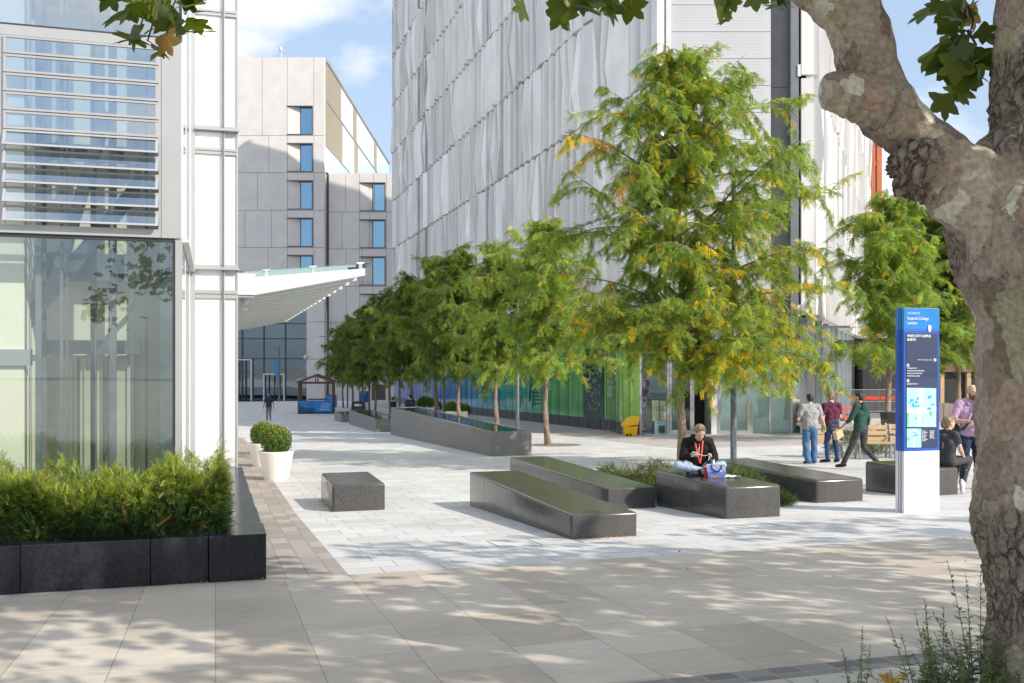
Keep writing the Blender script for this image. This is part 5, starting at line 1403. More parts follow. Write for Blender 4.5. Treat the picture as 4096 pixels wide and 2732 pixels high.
for px, Y, s_, pr, lb_, rz in ((3555, 36, 1.13, protoA, 'honey locust behind the timber benches at the right', 4.0), (3700, 41, 1.16, protoB, 'honey locust rising behind the map totem', 1.5), (3830, 40, 1.08, protoC, 'honey locust behind the bearded man and the plane trunk', 2.9), (3420, 92, 1.0, protoC, 'small distant honey locust beyond the mesh fence', .9)):
    c = copy_tree(pr); c.location = gat(px, Y); c.rotation_euler = (0, 0, rz); c.scale = (s_, s_, s_); c['label'] = lb_; c['group'] = 'honey locusts at the right of the plaza'
q = MB(); p = gat(2186, 34.9)
n = 40
vs = []
for r_ in (.15, .95):
    for k in range(n): a = 2 * math.pi * k / n; w = gw(p.x + .3 + r_ * 1.0 * math.cos(a), p.y + r_ * math.sin(a), .008); vs.append(tuple(w))
q.add(vs, [(k, (k + 1) % n, n + (k + 1) % n, n + k) for k in range(n)])
tag(q.build('tree_grille', M['joint'], None, p), 'round dark tree pit cover under the lone pale barked tree', 'tree pit')
# ------------------------------------------------ yew: hedge and low shrubs
def sprig_template(nl=11, L_=.2, w=.028):
    tv = []; tf = []
    for k in range(nl):
        x = L_ * (k + .5) / nl
        ll = w * (1 - .55 * (k / nl) ** 2) * 1.25
        for s_ in (-1, 1):
            n = len(tv); tv += [(x - .004, 0, 0), (x + .010, s_ * ll * .6, .003), (x + .017, s_ * ll, 0), (x + .002, s_ * ll * .55, -.002)]; tf.append((n, n + 1, n + 2, n + 3))
    n = len(tv); tv += [(0, -.0025, 0), (L_, -.001, 0), (L_, .001, 0), (0, .0025, 0)]; tf.append((n, n + 1, n + 2, n + 3))
    return tv, tf
def yew_mass(name, P, D, col, size, mat_, parent=None, loc=(0, 0, 0), rng=None):
    tv, tf = sprig_template()
    up = rng.normal(size=(len(P), 3)) * .6 + np.array([0, 0, .8])
    B = basis(D, up) * size[:, None, None]
    return scatter(name, tv, tf, B, P, col, mat_, parent, loc)
rng = np.random.default_rng(5)
hd = thing('yew_hedge', 'feathery green yew hedge growing in the black planter', 'hedge', gp(-2, 10.4), TH)
def hedge_top(u, v): return .52 + .10 * np.sin(u * 2.3 + 1) + .07 * np.sin(u * 5.1 + v * 3) + .05 * np.sin(u * 11) - .22 * np.clip((u + .32) / .35, 0, 1) ** 2
zpl = CZ - 1.566
N_ = 30000
u = -5.2 + 5.25 * rng.random(N_); v = 9.62 + 1.9 * rng.random(N_) ** 1.2
hh_ = hedge_top(u, v)
f = rng.random(N_) ** .6
z = f * hh_
# bulge toward the viewer and the right end
P = np.stack([u, v, zpl - .05 + z], 1)
front = rng.random(N_) < .38
P[front, 1] = 9.60 - .06 * np.sin(z[front] / .55 * 3.1) + rng.random(front.sum()) * .12
end = rng.random(N_) < .06
P[end, 0] = -.02 + .06 * rng.random(end.sum())
D = rng.normal(size=(N_, 3)) * .8; D[:, 2] += .15 + .3 * f; D[front, 1] -= .6; D[end, 0] += .9
topm = f > .8
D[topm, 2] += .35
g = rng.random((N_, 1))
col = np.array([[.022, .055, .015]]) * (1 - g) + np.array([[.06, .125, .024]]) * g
sunlit_tip = np.clip((f - .55) / .45, 0, 1) * rng.random(N_)  # yellow-green tips, paler toward the top to imitate sun on the hedge
col = col * (1 - sunlit_tip[:, None]) + np.array([.42, .48, .045]) * sunlit_tip[:, None]
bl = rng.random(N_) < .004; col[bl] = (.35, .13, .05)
W = np.stack([P[:, 0] * cT - P[:, 1] * sT, P[:, 0] * sT + P[:, 1] * cT, P[:, 2]], 1)
Dw = np.stack([D[:, 0] * cT - D[:, 1] * sT, D[:, 0] * sT + D[:, 1] * cT, D[:, 2]], 1)
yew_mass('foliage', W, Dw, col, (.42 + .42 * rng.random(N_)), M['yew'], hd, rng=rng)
b = MB()
rk = random.Random(2)
for k in range(70):
    uu_ = -5 + 4.9 * rk.random(); vv_ = 9.85 + 1.4 * rk.random()
    b.tube([UV(uu_, vv_, zpl - .1), UV(uu_ + rk.uniform(-.1, .1), vv_ + rk.uniform(-.1, .1), zpl + .2), UV(uu_ + rk.uniform(-.2, .2), vv_ - rk.uniform(0, .15), zpl + .42)], [.012, .008, .004], 4)
b.build('stem', M['bark_dark'], hd)
def low_shrub(name, c, rx, ry, h, n, label, seed, red=.02, T=None):
    rng = np.random.default_rng(seed)
    root = thing(name, label, 'shrub', c, TH, 'low yew shrubs between the seats')
    th = rng.random(n) * 6.283; r_ = np.sqrt(rng.random(n)); f = rng.random(n) ** .55
    x = rx * r_ * np.cos(th) ; y = ry * r_ * np.sin(th)
    lump = .65 + .35 * np.sin(x * 5 + seed) * np.cos(y * 3 + seed)
    z = h * f * (1 - .55 * r_ ** 2) * lump
    P = np.stack([x, y, z], 1); D = np.stack([np.cos(th) * r_ * 1.1, np.sin(th) * r_ * 1.1, .15 + f * .35], 1) + rng.normal(size=(n, 3)) * .6
    g = rng.random((n, 1)); col = np.array([[.025, .05, .016]]) * (1 - g) + np.array([[.14, .20, .035]]) * g
    m = rng.random(n) < red; col[m] = (.28, .09, .03)
    Wp = np.stack([P[:, 0] * cT - P[:, 1] * sT, P[:, 0] * sT + P[:, 1] * cT, P[:, 2]], 1) + np.array(c)
    Dw = np.stack([D[:, 0] * cT - D[:, 1] * sT, D[:, 0] * sT + D[:, 1] * cT, D[:, 2]], 1)
    yew_mass('foliage', Wp, Dw, col, .40 + .4 * rng.random(n), M['yew'], root, rng=rng)
    b = MB()
    rk = random.Random(seed)
    for k in range(26):
        a = rk.random() * 6.28; b.tube([Vector(c) + UV(.3 * rx * math.cos(a), .3 * ry * math.sin(a), 0), Vector(c) + UV(.55 * rx * math.cos(a), .55 * ry * math.sin(a), h * .4), Vector(c) + UV(.9 * rx * math.cos(a), .9 * ry * math.sin(a), h * .75)], [.01, .007, .003], 4)
    b.build('stem', M['bark_dark'], root)
low_shrub('yew_shrub', gp(7.3, 16.0), .8, 1.45, .70, 6000, 'loose dark yew shrub left of the seated woman, behind her seat', 4, .05)
low_shrub('yew_shrub', gp(8.42, 14.95), .56, 1.65, .64, 6000, 'brighter yew shrub right of the seated woman between two granite seats', 9, .02)
low_shrub('hedge_shrub', gw(10.6, 28.5), 1.7, .8, 1.1, 4500, 'green shrubs behind the timber bench at the right', 14, .02)
# ------------------------------------------------ plane tree in the foreground
pt_root = thing('plane_tree', 'big plane tree with flaking bark and a heavy limb arching over the view', 'tree', (2.75, 4.85, gz(4)))
rngp = np.random.default_rng(9)
def noise3(p, s, seed):
    q = p * s
    return (np.sin(q[:, 0] * 1.0 + seed) * np.cos(q[:, 1] * 1.3 + seed * 2) + np.sin(q[:, 1] * 2.1 + q[:, 2] * 1.7 + seed) * .5 + np.sin(q[:, 2] * 3.3 - q[:, 0] * 2.7 + seed * 3) * .35) / 1.85
def trunk_part(name, pts, rads, rough, nseg=96, ns=230, amp=.02):
    pts = [Vector(p) for p in pts]
    # Catmull-Rom along the axis
    C = []; Rr = []; Rg = []
    m = len(pts)
    for i in range(m - 1):
        p0, p1, p2, p3 = pts[max(i - 1, 0)], pts[i], pts[i + 1], pts[min(i + 2, m - 1)]
        k = max(2, int(ns * (p2 - p1).length / sum((pts[j + 1] - pts[j]).length for j in range(m - 1))))
        for j in range(k):
            t = j / k
            C.append(.5 * ((2 * p1) + (p2 - p0) * t + (2 * p0 - 5 * p1 + 4 * p2 - p3) * t * t + (3 * p1 - p0 - 3 * p2 + p3) * t ** 3))
            tt = t * t * (3 - 2 * t)
            Rr.append(rads[i] + (rads[i + 1] - rads[i]) * tt); Rg.append(rough[i] + (rough[i + 1] - rough[i]) * tt)
    vs = []; cols = []
    pa = None
    for i, p in enumerate(C):
        d = (C[min(i + 1, len(C) - 1)] - C[max(i - 1, 0)]).normalized()
        a = d.cross(Vector((0, 1, 0))).normalized() if pa is None else (pa - d * pa.dot(d)).normalized()
        pa = a; b_ = d.cross(a)
        for k in range(nseg):
            t = 2 * math.pi * k / nseg
            vs.append(p + (a * math.cos(t) + b_ * math.sin(t)) * Rr[i]); cols.append(Rg[i])
    A = np.array([tuple(x) for x in vs]); cc = np.array([tuple(c) for c in C]).repeat(nseg, 0)
    nrm = A - cc; nrm /= np.linalg.norm(nrm, axis=1, keepdims=True)
    cols = np.array(cols)
    side = np.clip(-nrm[:, 0] * .75 - nrm[:, 2] * .75, 0, 1)
    rough_m = np.clip(cols * .75 + .42 * side ** 1.5 + .40 * noise3(A, 3.0, 1.7), 0, 1)
    ds = amp * (1.3 * noise3(A, 5, .3) + .7 * noise3(A, 13, 2.1)) + rough_m * amp * (1.2 * np.abs(noise3(A, 27, 4.2)) + 1.1 * np.abs(noise3(A, 55, 1.2)) + .6 * rngp.random(len(A)) - .6)
    A = A + nrm * ds[:, None]
    fs = [(i * nseg + k, i * nseg + (k + 1) % nseg, (i + 1) * nseg + (k + 1) % nseg, (i + 1) * nseg + k) for i in range(len(C) - 1) for k in range(nseg)]
    fs.append(tuple(range((len(C) - 1) * nseg, len(C) * nseg)))
    me = bpy.data.meshes.new(name)
    loc = XF[pt_root.name][0]
    me.from_pydata((A - np.array(loc)).tolist(), [], fs); me.polygons.foreach_set('use_smooth', [True] * len(fs)); me.update()
    ca = me.color_attributes.new('Rough', 'FLOAT_COLOR', 'POINT')
    c4 = np.ones((len(A), 4), np.float32); c4[:, :3] = (rough_m[:, None]) ; ca.data.foreach_set('color', c4.ravel())
    return link_mesh(name, me, M['plane_bark'], pt_root)
def pp(px, py, Y=4.85): return at(px, py, Y)
px1 = 4.85 / F
tk = [(4235, 2900, 285, .55), (4235, 2500, 255, .65), (4222, 2250, 258, .7), (4205, 2090, 282, .75), (4212, 1900, 278, .35), (4218, 1600, 280, .15), (4230, 1300, 292, .3), (4195, 1060, 335, .5), (4160, 880, 340, .6), (4165, 690, 280, .75), (4205, 520, 218, .9), (4218, 250, 215, .75), (4230, -120, 218, .5), (4260, -700, 190, .3), (4200, -1500, 150, .2)]
trunk_part('trunk', [pp(a, b_) for a, b_, r_, g_ in tk], [r_ * px1 for a, b_, r_, g_ in tk], [t[3] for t in tk], amp=.019)
lk = [(4140, 900, 240, .5), (3985, 805, 200, .4), (3855, 735, 168, .2), (3755, 655, 138, .15), (3650, 533, 116, .15), (3560, 440, 122, .5), (3492, 300, 114, .25), (3457, 168, 112, .05), (3420, 76, 107, .05), (3368, 0, 114, .05), (3240, -110, 122, .05), (3000, -240, 118, .05), (2700, -340, 105, .1), (2300, -430, 90, .1), (1900, -480, 70, .1)]
trunk_part('limb', [pp(a, b_, 4.82) for a, b_, r_, g_ in lk], [r_ * px1 for a, b_, r_, g_ in lk], [t[3] for t in lk], amp=.016)
# sawn stub and burr on the limb
trunk_part('branch_stub', [pp(3520, 410, 4.75), pp(3410, 378, 4.72), pp(3340, 366, 4.7), pp(3305, 364, 4.69)], [.13, .105, .088, .076], [.8, .5, .1, .0], 40, 40, amp=.012)
trunk_part('burr', [pp(3625, 560, 4.8), pp(3660, 630, 4.76), pp(3705, 705, 4.76), pp(3790, 770, 4.8)], [.06, .125, .13, .06], [1, 1, 1, 1], 48, 50, amp=.03)
# upper limbs out of the frame
ub = MB()
for a in (((4220, -500), 4.85, (5.5, 3.0, 6.5), .15), ((4230, -900), 4.85, (4.5, 1.0, 8.5), .13), ((4200, -1300), 4.85, (1.0, 3.0, 9.0), .11), ((4240, -300), 4.85, (7.0, 4.0, 5.4), .12), ((2600, -400), 4.82, (-.2, 3.6, 4.6), .09)):
    p0 = pp(a[0][0], a[0][1], a[1]); p1 = Vector(a[2]); m_ = p0.lerp(p1, .5) + Vector((0, 0, -.2))
    ub.tube([p0, m_, p1], [a[3], a[3] * .7, a[3] * .35], 10)
ub.build('upper_limb', M['plane_bark'], pt_root)
# leaf: five pointed lobes, slightly cupped
def plane_leaf():
    out = []
    lob = ((0, 1.0), (14, .80), (20, .62), (34, .78), (52, .98), (66, .74), (78, .55), (98, .68), (118, .76), (138, .50), (165, .34))
    pts = [(a, r_) for a, r_ in lob] + [(-a, r_) for a, r_ in lob[:0:-1]]
    tv = [(0, 0, .0)]
    for a, r_ in pts: tv.append((r_ * math.cos(R(a)) * .62 + .08, r_ * math.sin(R(a)) * .62, -.10 * r_ * r_ + .05 * abs(math.sin(R(a)))))
    n = len(pts)
    tf = [(0, 1 + k, 1 + (k + 1) % n, 1 + (k + 1) % n) for k in range(n)]
    return tv, [(a, b_, c) for a, b_, c, d in tf]
LT, LFc = plane_leaf()
def leaves_at(P, rng, size=.115, droop=.6, toward=None):
    n = len(P)
    D = rng.normal(size=(n, 3)); D[:, 2] = D[:, 2] * .4 - droop
    up = rng.normal(size=(n, 3)) * .6 + np.array([0, -.2, .8])
    B = basis(D, up) * (size * (.7 + .6 * rng.random((n, 1, 1))))
    g = rng.random((n, 1)); col = np.array([[.045, .075, .012]]) * (1 - g) + np.array([[.115, .155, .02]]) * g
    br = rng.random(n) < .05; col[br] = (.22, .15, .04)
    return B, col
rng = np.random.default_rng(77)
# hanging sprays that reach into the top of the frame
P = []
def spray(px, py, Y, n, sx, sy, anchor=None):
    c = at(px, py, Y)
    s_ = Y / F
    for k in range(n):
        P.append((c.x + rng.uniform(-1, 1) * sx * s_, c.y + rng.normal() * .12, c.z + rng.uniform(-1, 1) * sy * s_))
    a = anchor or at(px + 90, -260, Y)
    tb = MB(); tb.tube([a, a.lerp(c, .55) + Vector((.03, 0, .04)), c], [.009, .006, .004], 5); tb.build('twig', M['bark_dark'], pt_root)
spray(545, 10, 5.0, 8, 110, 60); spray(560, 110, 4.9, 5, 60, 60); spray(690, 30, 5.0, 9, 110, 70); spray(630, 90, 4.85, 4, 40, 50); spray(590, 165, 4.95, 2, 30, 30); spray(430, -30, 5.1, 4, 40, 30); spray(740, 60, 5.1, 3, 40, 40)
spray(2150, -10, 5.2, 3, 60, 25); spray(2330, 5, 5.0, 7, 90, 40); spray(2450, -10, 5.0, 7, 100, 25); spray(2300, 40, 4.9, 3, 50, 30)
spray(2900, 15, 6.2, 5, 50, 30); spray(2925, 55, 6.2, 2, 15, 25); spray(3080, -10, 5.4, 5, 120, 18)
spray(3790, 40, 5.2, 7, 60, 50, at(3900, -150, 5.0)); spray(3880, 30, 5.3, 7, 60, 50, at(3950, -150, 5.0)); spray(3800, 160, 5.15, 6, 60, 50, at(3870, 20, 5.1)); spray(3870, 180, 5.2, 7, 60, 60, at(3870, 20, 5.1)); spray(3830, 270, 5.1, 7, 60, 50, at(3850, 120, 5.1)); spray(3890, 280, 5.15, 6, 40, 40, at(3870, 120, 5.1)); spray(3850, 340, 5.12, 3, 35, 25, at(3860, 220, 5.1)); spray(3780, 225, 5.1, 3, 25, 25, at(3860, 120, 5.1))
near_n = len(P)
# the crown above and beside the frame: clusters placed up the sun ray so their shade lands on the pavement
def crown_points(n_cl, per, region, hr, seed, ok, spread=.33):
    r2 = np.random.default_rng(seed); out = []
    tries = 0
    while len(out) < n_cl * per and tries < n_cl * 60:
        tries += 1
        gx_, gy_ = r2.uniform(*region[0]), r2.uniform(*region[1]); h = r2.uniform(*hr)
        w = UV(gx_, gy_, gz(gy_)); k = h / math.tan(SUN_EL)
        c = np.array([w.x + math.sin(SUN_AZ) * k, w.y + math.cos(SUN_AZ) * k, w.z + h])
        if not ok(c): continue
        m = int(per * r2.uniform(.5, 1.5))
        pts = c + r2.normal(size=(m, 3)) * np.array([spread, spread, spread * .55])
        out += [tuple(p) for p in pts if ok(p) and clear(p)]
    return out
def clear(p):                   # the tower, its hedge and the open plaza stay in the sun
    for zt_ in (CZ - 1.0, CZ + 1.2, CZ + 3):
        k = (p[2] - zt_) / math.tan(SUN_EL)
        if k < 0: continue
        u_, v_ = toUV((p[0] - math.sin(SUN_AZ) * k, p[1] - math.cos(SUN_AZ) * k))
        if u_ < .5 and 9.75 < v_ < 16: return False
    k = (p[2] + .6) / math.tan(SUN_EL)
    u_, v_ = toUV((p[0] - math.sin(SUN_AZ) * k, p[1] - math.cos(SUN_AZ) * k))
    return v_ < 11.5
def hidden(p):                  # keep boughs out of the picture itself
    x, y, z = p[0], p[1], p[2] - CZ
    return y < .3 or z > .40 * y + .25 or x > .56 * y + .3
main_ok = lambda p: hidden(p) and math.hypot(p[0] - 3.2, p[1] - 3.0) < 6.5
P += crown_points(94, 46, ((-7, 6), (1.0, 9.3)), (2.8, 6.2), 3, lambda p: main_ok(p) and p[1] < 4.6)
P = np.array(P)
B, col = leaves_at(P, rng, .165)
B[:near_n] *= .95
scatter('crown', LT, LFc, B, P, col, M['plane_leaf'], pt_root)
# its neighbour along the street, whose shade falls across the pavement
p2 = Vector((11.5, -1.5, gz(-5)))
n2 = thing('plane_tree', 'second plane tree out of view on the right that shades the pavement', 'tree', p2)
q = MB(); q.tube([p2, p2 + Vector((.1, 0, 2)), p2 + Vector((-.2, .1, 5)), p2 + Vector((-.4, 0, 9)), p2 + Vector((-.4, 0, 13))], [.42, .36, .3, .2, .08], 14)
for a in (((-.2, .1, 4.2), (-5, 3, 6.6)), ((-.3, 0, 5.2), (-2, 5, 8)), ((-.2, 0, 4.6), (4, 1, 7.5)), ((-.3, 0, 6), (-5, -1, 9)), ((-.4, 0, 7), (1, 4, 11)), ((-.3, 0, 5), (-3.5, 5.5, 6.2))): q.tube([p2 + Vector(a[0]), (p2 + Vector(a[0])).lerp(p2 + Vector(a[1]), .5) + Vector((0, 0, .3)), p2 + Vector(a[1])], [.16, .11, .03], 8)
q.build('trunk', M['plane_bark'], n2)
P = crown_points(138, 50, ((-6.5, 14), (2.5, 10.0)), (3.0, 7), 5, lambda p: hidden(p) and math.hypot(p[0] - 9.5, p[1] - .5) < 9)
P += crown_points(14, 34, ((-3, 13), (9.8, 11.6)), (3.5, 8), 15, lambda p: hidden(p) and math.hypot(p[0] - 9.5, p[1] - .5) < 9.5, .3)
P = np.array(P); B, col = leaves_at(P, rng, .195)
scatter('crown', LT, LFc, B, P, col, M['plane_leaf'], n2)
print('canopy', near_n, len(P))
# ------------------------------------------------ weeds in the tree pit, fallen leaf
def weed(px, Y, h, label, seed, big=False):
    rng = np.random.default_rng(seed); rd = random.Random(seed)
    p = gat(px, Y)
    root = thing('weed', label, 'plant', p, 0, 'tall weeds at the foot of the plane tree')
    b = MB(); PP = []; DD = []; SS = []
    for s_ in range(3 if not big else 6):
        a = rd.random() * 6.28; q = [p + Vector((.05 * math.cos(a), .05 * math.sin(a), 0))]; lean_ = Vector((math.cos(a), math.sin(a), 0)) * rd.uniform(.02, .12 if not big else .22)
        hh2 = h * rd.uniform(.6, 1.0)
        for k in range(1, 7): q.append(q[0] + lean_ * (k / 6) ** 1.5 + Vector((0, 0, hh2 * k / 6)))
        b.tube(q, [.0035 * (1 - k / 9) for k in range(7)], 5)
        for k in range(60):
            t = rd.random() ** .8; i = min(int(t * 6), 5); PP.append(tuple(q[i].lerp(q[i + 1], t * 6 - i))); a2 = rd.random() * 6.28
            upn = .3 + 1.3 * max(0, t - .6); DD.append((math.cos(a2), math.sin(a2), upn)); SS.append((.055 * (1 - t) + .012) * rd.uniform(.6, 1.2) * (1.4 if big else 1))
    PP, DD, SS = np.array(PP), np.array(DD), np.array(SS)
    B = basis(DD, np.tile([0, 0, 1.0], (len(PP), 1)) + rng.normal(size=(len(PP), 3)) * .2) * SS[:, None, None]
    g = rng.random((len(PP), 1)); col = np.array([[.09, .14, .05]]) * (1 - g) + np.array([[.20, .25, .11]]) * g
    b.build('stem', M['weed_stem'], root)
    scatter('foliage', [(0, 0, 0), (.4, .16, .02), (1, 0, -.1), (.4, -.16, .02)], [(0, 1, 2, 3)], B, PP, col, M['weed'], root)
M['weed_stem'] = pmat('weed_stem', (.16, .20, .08), (.12, .15, .06), 20, .7)
for i, (px, Y, h, lb_) in enumerate(((3390, 4.75, .27, 'lone thin weed stem farthest left in front of the setts'), (3440, 4.85, .42, 'tall slender weed left of the yellow fallen leaf'), (3560, 4.6, .26, 'short weed below the yellow fallen leaf'), (3640, 4.5, .36, 'weed just right of the fallen leaf'), (3700, 4.7, .48, 'bushy grey green weed spike in the middle of the clump'), (3765, 4.75, .62, 'tallest weed spike of the clump'), (3820, 4.55, .40, 'leafy weed in the thick of the clump'), (3880, 4.75, .50, 'weed with pale plumes close to the trunk'), (3925, 4.9, .74, 'weed with round seed heads against the trunk'), (3900, 4.5, .34, 'low leafy weed at the trunk foot'), (3945, 4.6, .42, 'broad leaved green weed hugging the trunk'))):
    weed(px, Y, h, lb_, 40 + i, i > 3)
p = gat(3545, 5.15, .02)
q = MB()
for k, (dx, dy, rz, t_) in enumerate(((0, 0, .3, .5), (.07, .02, 1.5, -.5))):
    n = len(q.v)
    Mx = Matrix.Rotation(rz, 3, 'Z') @ Matrix.Rotation(t_, 3, 'X')
    q.add([p + Vector((dx, dy, .03)) + Mx @ (Vector(a) * .13 * Vector((1, 1, 1.6)).x) for a in LT], [tuple(f_) for f_ in LFc])
q.tube([p + Vector((-.02, 0, .03)), p + Vector((-.07, -.01, .05)), p + Vector((-.09, .0, .09))], .003, 5)
tag(q.build('fallen_leaf', M['dead_leaf'], None, p), 'curled yellow fallen plane leaf lying on the dark setts', 'leaf')
# drifts of dry leaflets along seat feet
rng = np.random.default_rng(3)
pts = []
for (u0, u1, v0, v1, n) in ((4.05, 4.85, 10.76, 10.9, 75), (9.2, 10.05, 13.42, 13.6, 50), (6.7, 7.6, 11.95, 12.1, 22), (7.62, 7.72, 28, 44, 150), (-.6, .45, 9.24, 9.33, 30), (5.8, 6.6, 13.95, 14.05, 30), (1, 14, 5, 14, 60)):
    for _ in range(n):
        uu_, vv_ = rng.uniform(u0, u1), rng.uniform(v0, v1); pts.append(tuple(UV(uu_, vv_, gz(vv_) + .008 + .012 * rng.random())))
T = np.array(pts); B = basis(rng.normal(size=(len(T), 3)) * np.array([1, 1, .3]), rng.normal(size=(len(T), 3)) * .5 + np.array([0, 0, 1])) * (.022 * (.5 + rng.random((len(T), 1, 1))))
o = scatter('leaf_litter', [(0, 0, 0), (.4, .3, .05), (1, 0, 0), (.4, -.3, 0)], [(0, 1, 2, 3)], B, T, np.array([[.36, .19, .07]]) * (.5 + rng.random((len(T), 1))), M['locust'])
tag(o, 'tiny dry orange leaflets drifted against the feet of the granite seats', 'leaf litter', None, 'stuff')
# ---------------------------------------------------------------- people
def cap(b, p0, r0, p1, r1, n=14, sq=None):
    """tapered limb with round ends; sq = (axis vector, factor) flattens it"""
    p0, p1 = Vector(p0), Vector(p1)
    d = p1 - p0; l = max(d.length, 1e-4); d.normalize()
    a = d.cross(Vector((0, 0, 1)))
    if a.length < .05: a = d.cross(Vector((0, 1, 0)))
    a.normalize(); c = d.cross(a)
    prof = []
    for k in range(5): t = R(-90 + 22.5 * k); prof.append((r0 * math.cos(t), r0 * math.sin(t)))
    for k in range(5): t = R(22.5 * k); prof.append((r1 * math.cos(t), l + r1 * math.sin(t)))
    vs = []
    for rr, s_ in prof:
        for k in range(n):
            t = 2 * math.pi * k / n; q = (a * math.cos(t) + c * math.sin(t)) * max(rr, 1e-4)
            if sq: ax = Vector(sq[0]).normalized(); q = q - ax * q.dot(ax) * (1 - sq[1])
            vs.append(p0 + d * s_ + q)
    m = len(prof)
    fs = [(i * n + k, i * n + (k + 1) % n, (i + 1) * n + (k + 1) % n, (i + 1) * n + k) for i in range(m - 1) for k in range(n)]
    fs += [tuple(range(n - 1, -1, -1)), tuple(range((m - 1) * n, m * n))]
    b.add(vs, fs)
def remesh(b, name, mats, parent, loc, rz, vox, smooth=3, scale=1.0, paint=None, fold=0.0):
    a = np.array(b.v) * scale
    me = bpy.data.meshes.new(name); me.from_pydata(a.tolist(), [], b.f); me.update()
    o = bpy.data.objects.new('tmp', me); scene.collection.objects.link(o)
    md = o.modifiers.new('r', 'REMESH'); md.mode = 'VOXEL'; md.voxel_size = vox
    sm = o.modifiers.new('s', 'SMOOTH'); sm.iterations = smooth; sm.factor = .5
    dg = bpy.context.evaluated_depsgraph_get()
    m2 = bpy.data.meshes.new_from_object(o.evaluated_get(dg)); m2.name = name
    bpy.data.objects.remove(o); bpy.data.meshes.remove(me)
    n = len(m2.vertices); co = np.empty(n * 3); m2.vertices.foreach_get('co', co); co = co.reshape(-1, 3)
    if fold:
        nr = np.empty(n * 3); m2.vertices.foreach_get('normal', nr); nr = nr.reshape(-1, 3)
        f = np.sin(co[:, 2] * 46 + 5 * np.sin(co[:, 0] * 17) + 4 * np.sin(co[:, 1] * 21)) * .6 + np.sin(co[:, 2] * 21 + co[:, 0] * 29 + 2) * .6
        co = co + nr * (f * fold)[:, None]; m2.vertices.foreach_set('co', co.ravel())
    m2.polygons.foreach_set('use_smooth', [True] * len(m2.polygons))
    ms = mats if isinstance(mats, list) else [mats]
    if paint:
        cs = np.empty(len(m2.polygons) * 3); m2.polygons.foreach_get('center', cs); cs = cs.reshape(-1, 3) / scale
        idx = np.zeros(len(cs), dtype=np.int32)
        for c, r_, mi in paint:
            d = (cs - np.array(c)) / np.array(r_); idx[(d ** 2).sum(1) < 1] = mi
        m2.polygons.foreach_set('material_index', idx)
    return link_mesh(name, m2, ms, parent, loc, rz)
def lerp(a, b_, t): return Vector(a).lerp(Vector(b_), t)
SK = {}
def skin(name, c):
    if name not in SK: SK[name] = pmat(name, c, tuple(x * .88 for x in c), 14, .5, .05, 60)
    return SK[name]
lip = pmat('lips', (.42, .16, .13), None, 10, .45); eye = pmat('eye_dark', (.03, .022, .018), None, 10, .3); brow = pmat('eyebrow', (.12, .075, .045), None, 30, .8)
def cloth(name, c, c2=None, bump=.25, sc=18): return pmat(name, c, c2 or tuple(x * .78 for x in c), sc, .85, bump, 55, spec=.2)
def hand(b, w, d, palm, side, curl=.5, s_=1.0, grip=False):
    """w wrist, d pointing direction, palm = palm normal, side = direction of the thumb"""
    w, d, pn_, sd = Vector(w), Vector(d).normalized(), Vector(palm).normalized(), Vector(side).normalized()
    L_ = .095 * s_
    cap(b, w, .026 * s_, w + d * L_ * .35, .032 * s_, sq=(pn_, .6))
    for k in range(4): cap(b, w + d * L_ * .3 + sd * (.026 - .0175 * k) * s_, .013 * s_, w + d * L_ + sd * (.031 - .0205 * k) * s_, .0115 * s_, 10)
    for k, fl in enumerate((.068, .078, .072, .055)):
        a = w + d * L_ + sd * (.031 - .0205 * k) * s_
        cu = curl * (1 + .12 * k); dd = d
        for j, (ln, r0, r1) in enumerate(((.45, .0105, .0098), (.32, .0098, .009), (.23, .009, .008))):
            ang = cu * (.75 if j == 0 else 1.0); q = dd.cross(pn_).normalized()
            dd = (Matrix.Rotation(-ang, 3, q) @ dd if False else (dd * math.cos(ang) + pn_ * math.sin(ang))).normalized()
            pn_k = (pn_ - dd * pn_.dot(dd)); pn_2 = pn_k.normalized() if pn_k.length > .05 else pn_
            e = a + dd * fl * ln * s_; cap(b, a, r0 * s_, e, r1 * s_, 8); a = e
    t0 = w + d * L_ * .28 + sd * .024 * s_; t1 = t0 + (d * .55 + sd * .75 + pn_ * .25).normalized() * .042 * s_; t2 = t1 + (d * .85 + sd * (.1 if not grip else -.35) + pn_ * .45).normalized() * .034 * s_
    cap(b, t0, .0155 * s_, t1, .0125 * s_, 10); cap(b, t1, .0125 * s_, t2, .0095 * s_, 10)
def headgeo(b, c, M_, s_=1.0, neck=None):
    """c head centre, M_ its rotation (face looks along local +Y)"""
    def q(x, y, z): return Vector(c) + M_ @ (Vector((x, y, z)) * s_)
    b.ell(q(0, -.012, .022), (.077 * s_, .097 * s_, .100 * s_), 0, 18, M_)
    b.ell(q(0, .028, -.035), (.060 * s_, .062 * s_, .078 * s_), 0, 16, M_)
    b.ell(q(0, .055, -.088), (.030 * s_, .028 * s_, .024 * s_), 0, 12, M_)
    cap(b, q(0, .086, .012), .011 * s_, q(0, .105, -.026), .0135 * s_, 8)
    b.ell(q(0, .088, -.062), (.024 * s_, .011 * s_, .011 * s_), 0, 10, M_)
    for sx in (-1, 1):
        b.ell(q(sx * .078, -.005, -.008), (.011 * s_, .020 * s_, .032 * s_), 0, 10, M_)
        b.ell(q(sx * .032, .078, .028), (.024 * s_, .012 * s_, .010 * s_), 0, 10, M_)
    return q
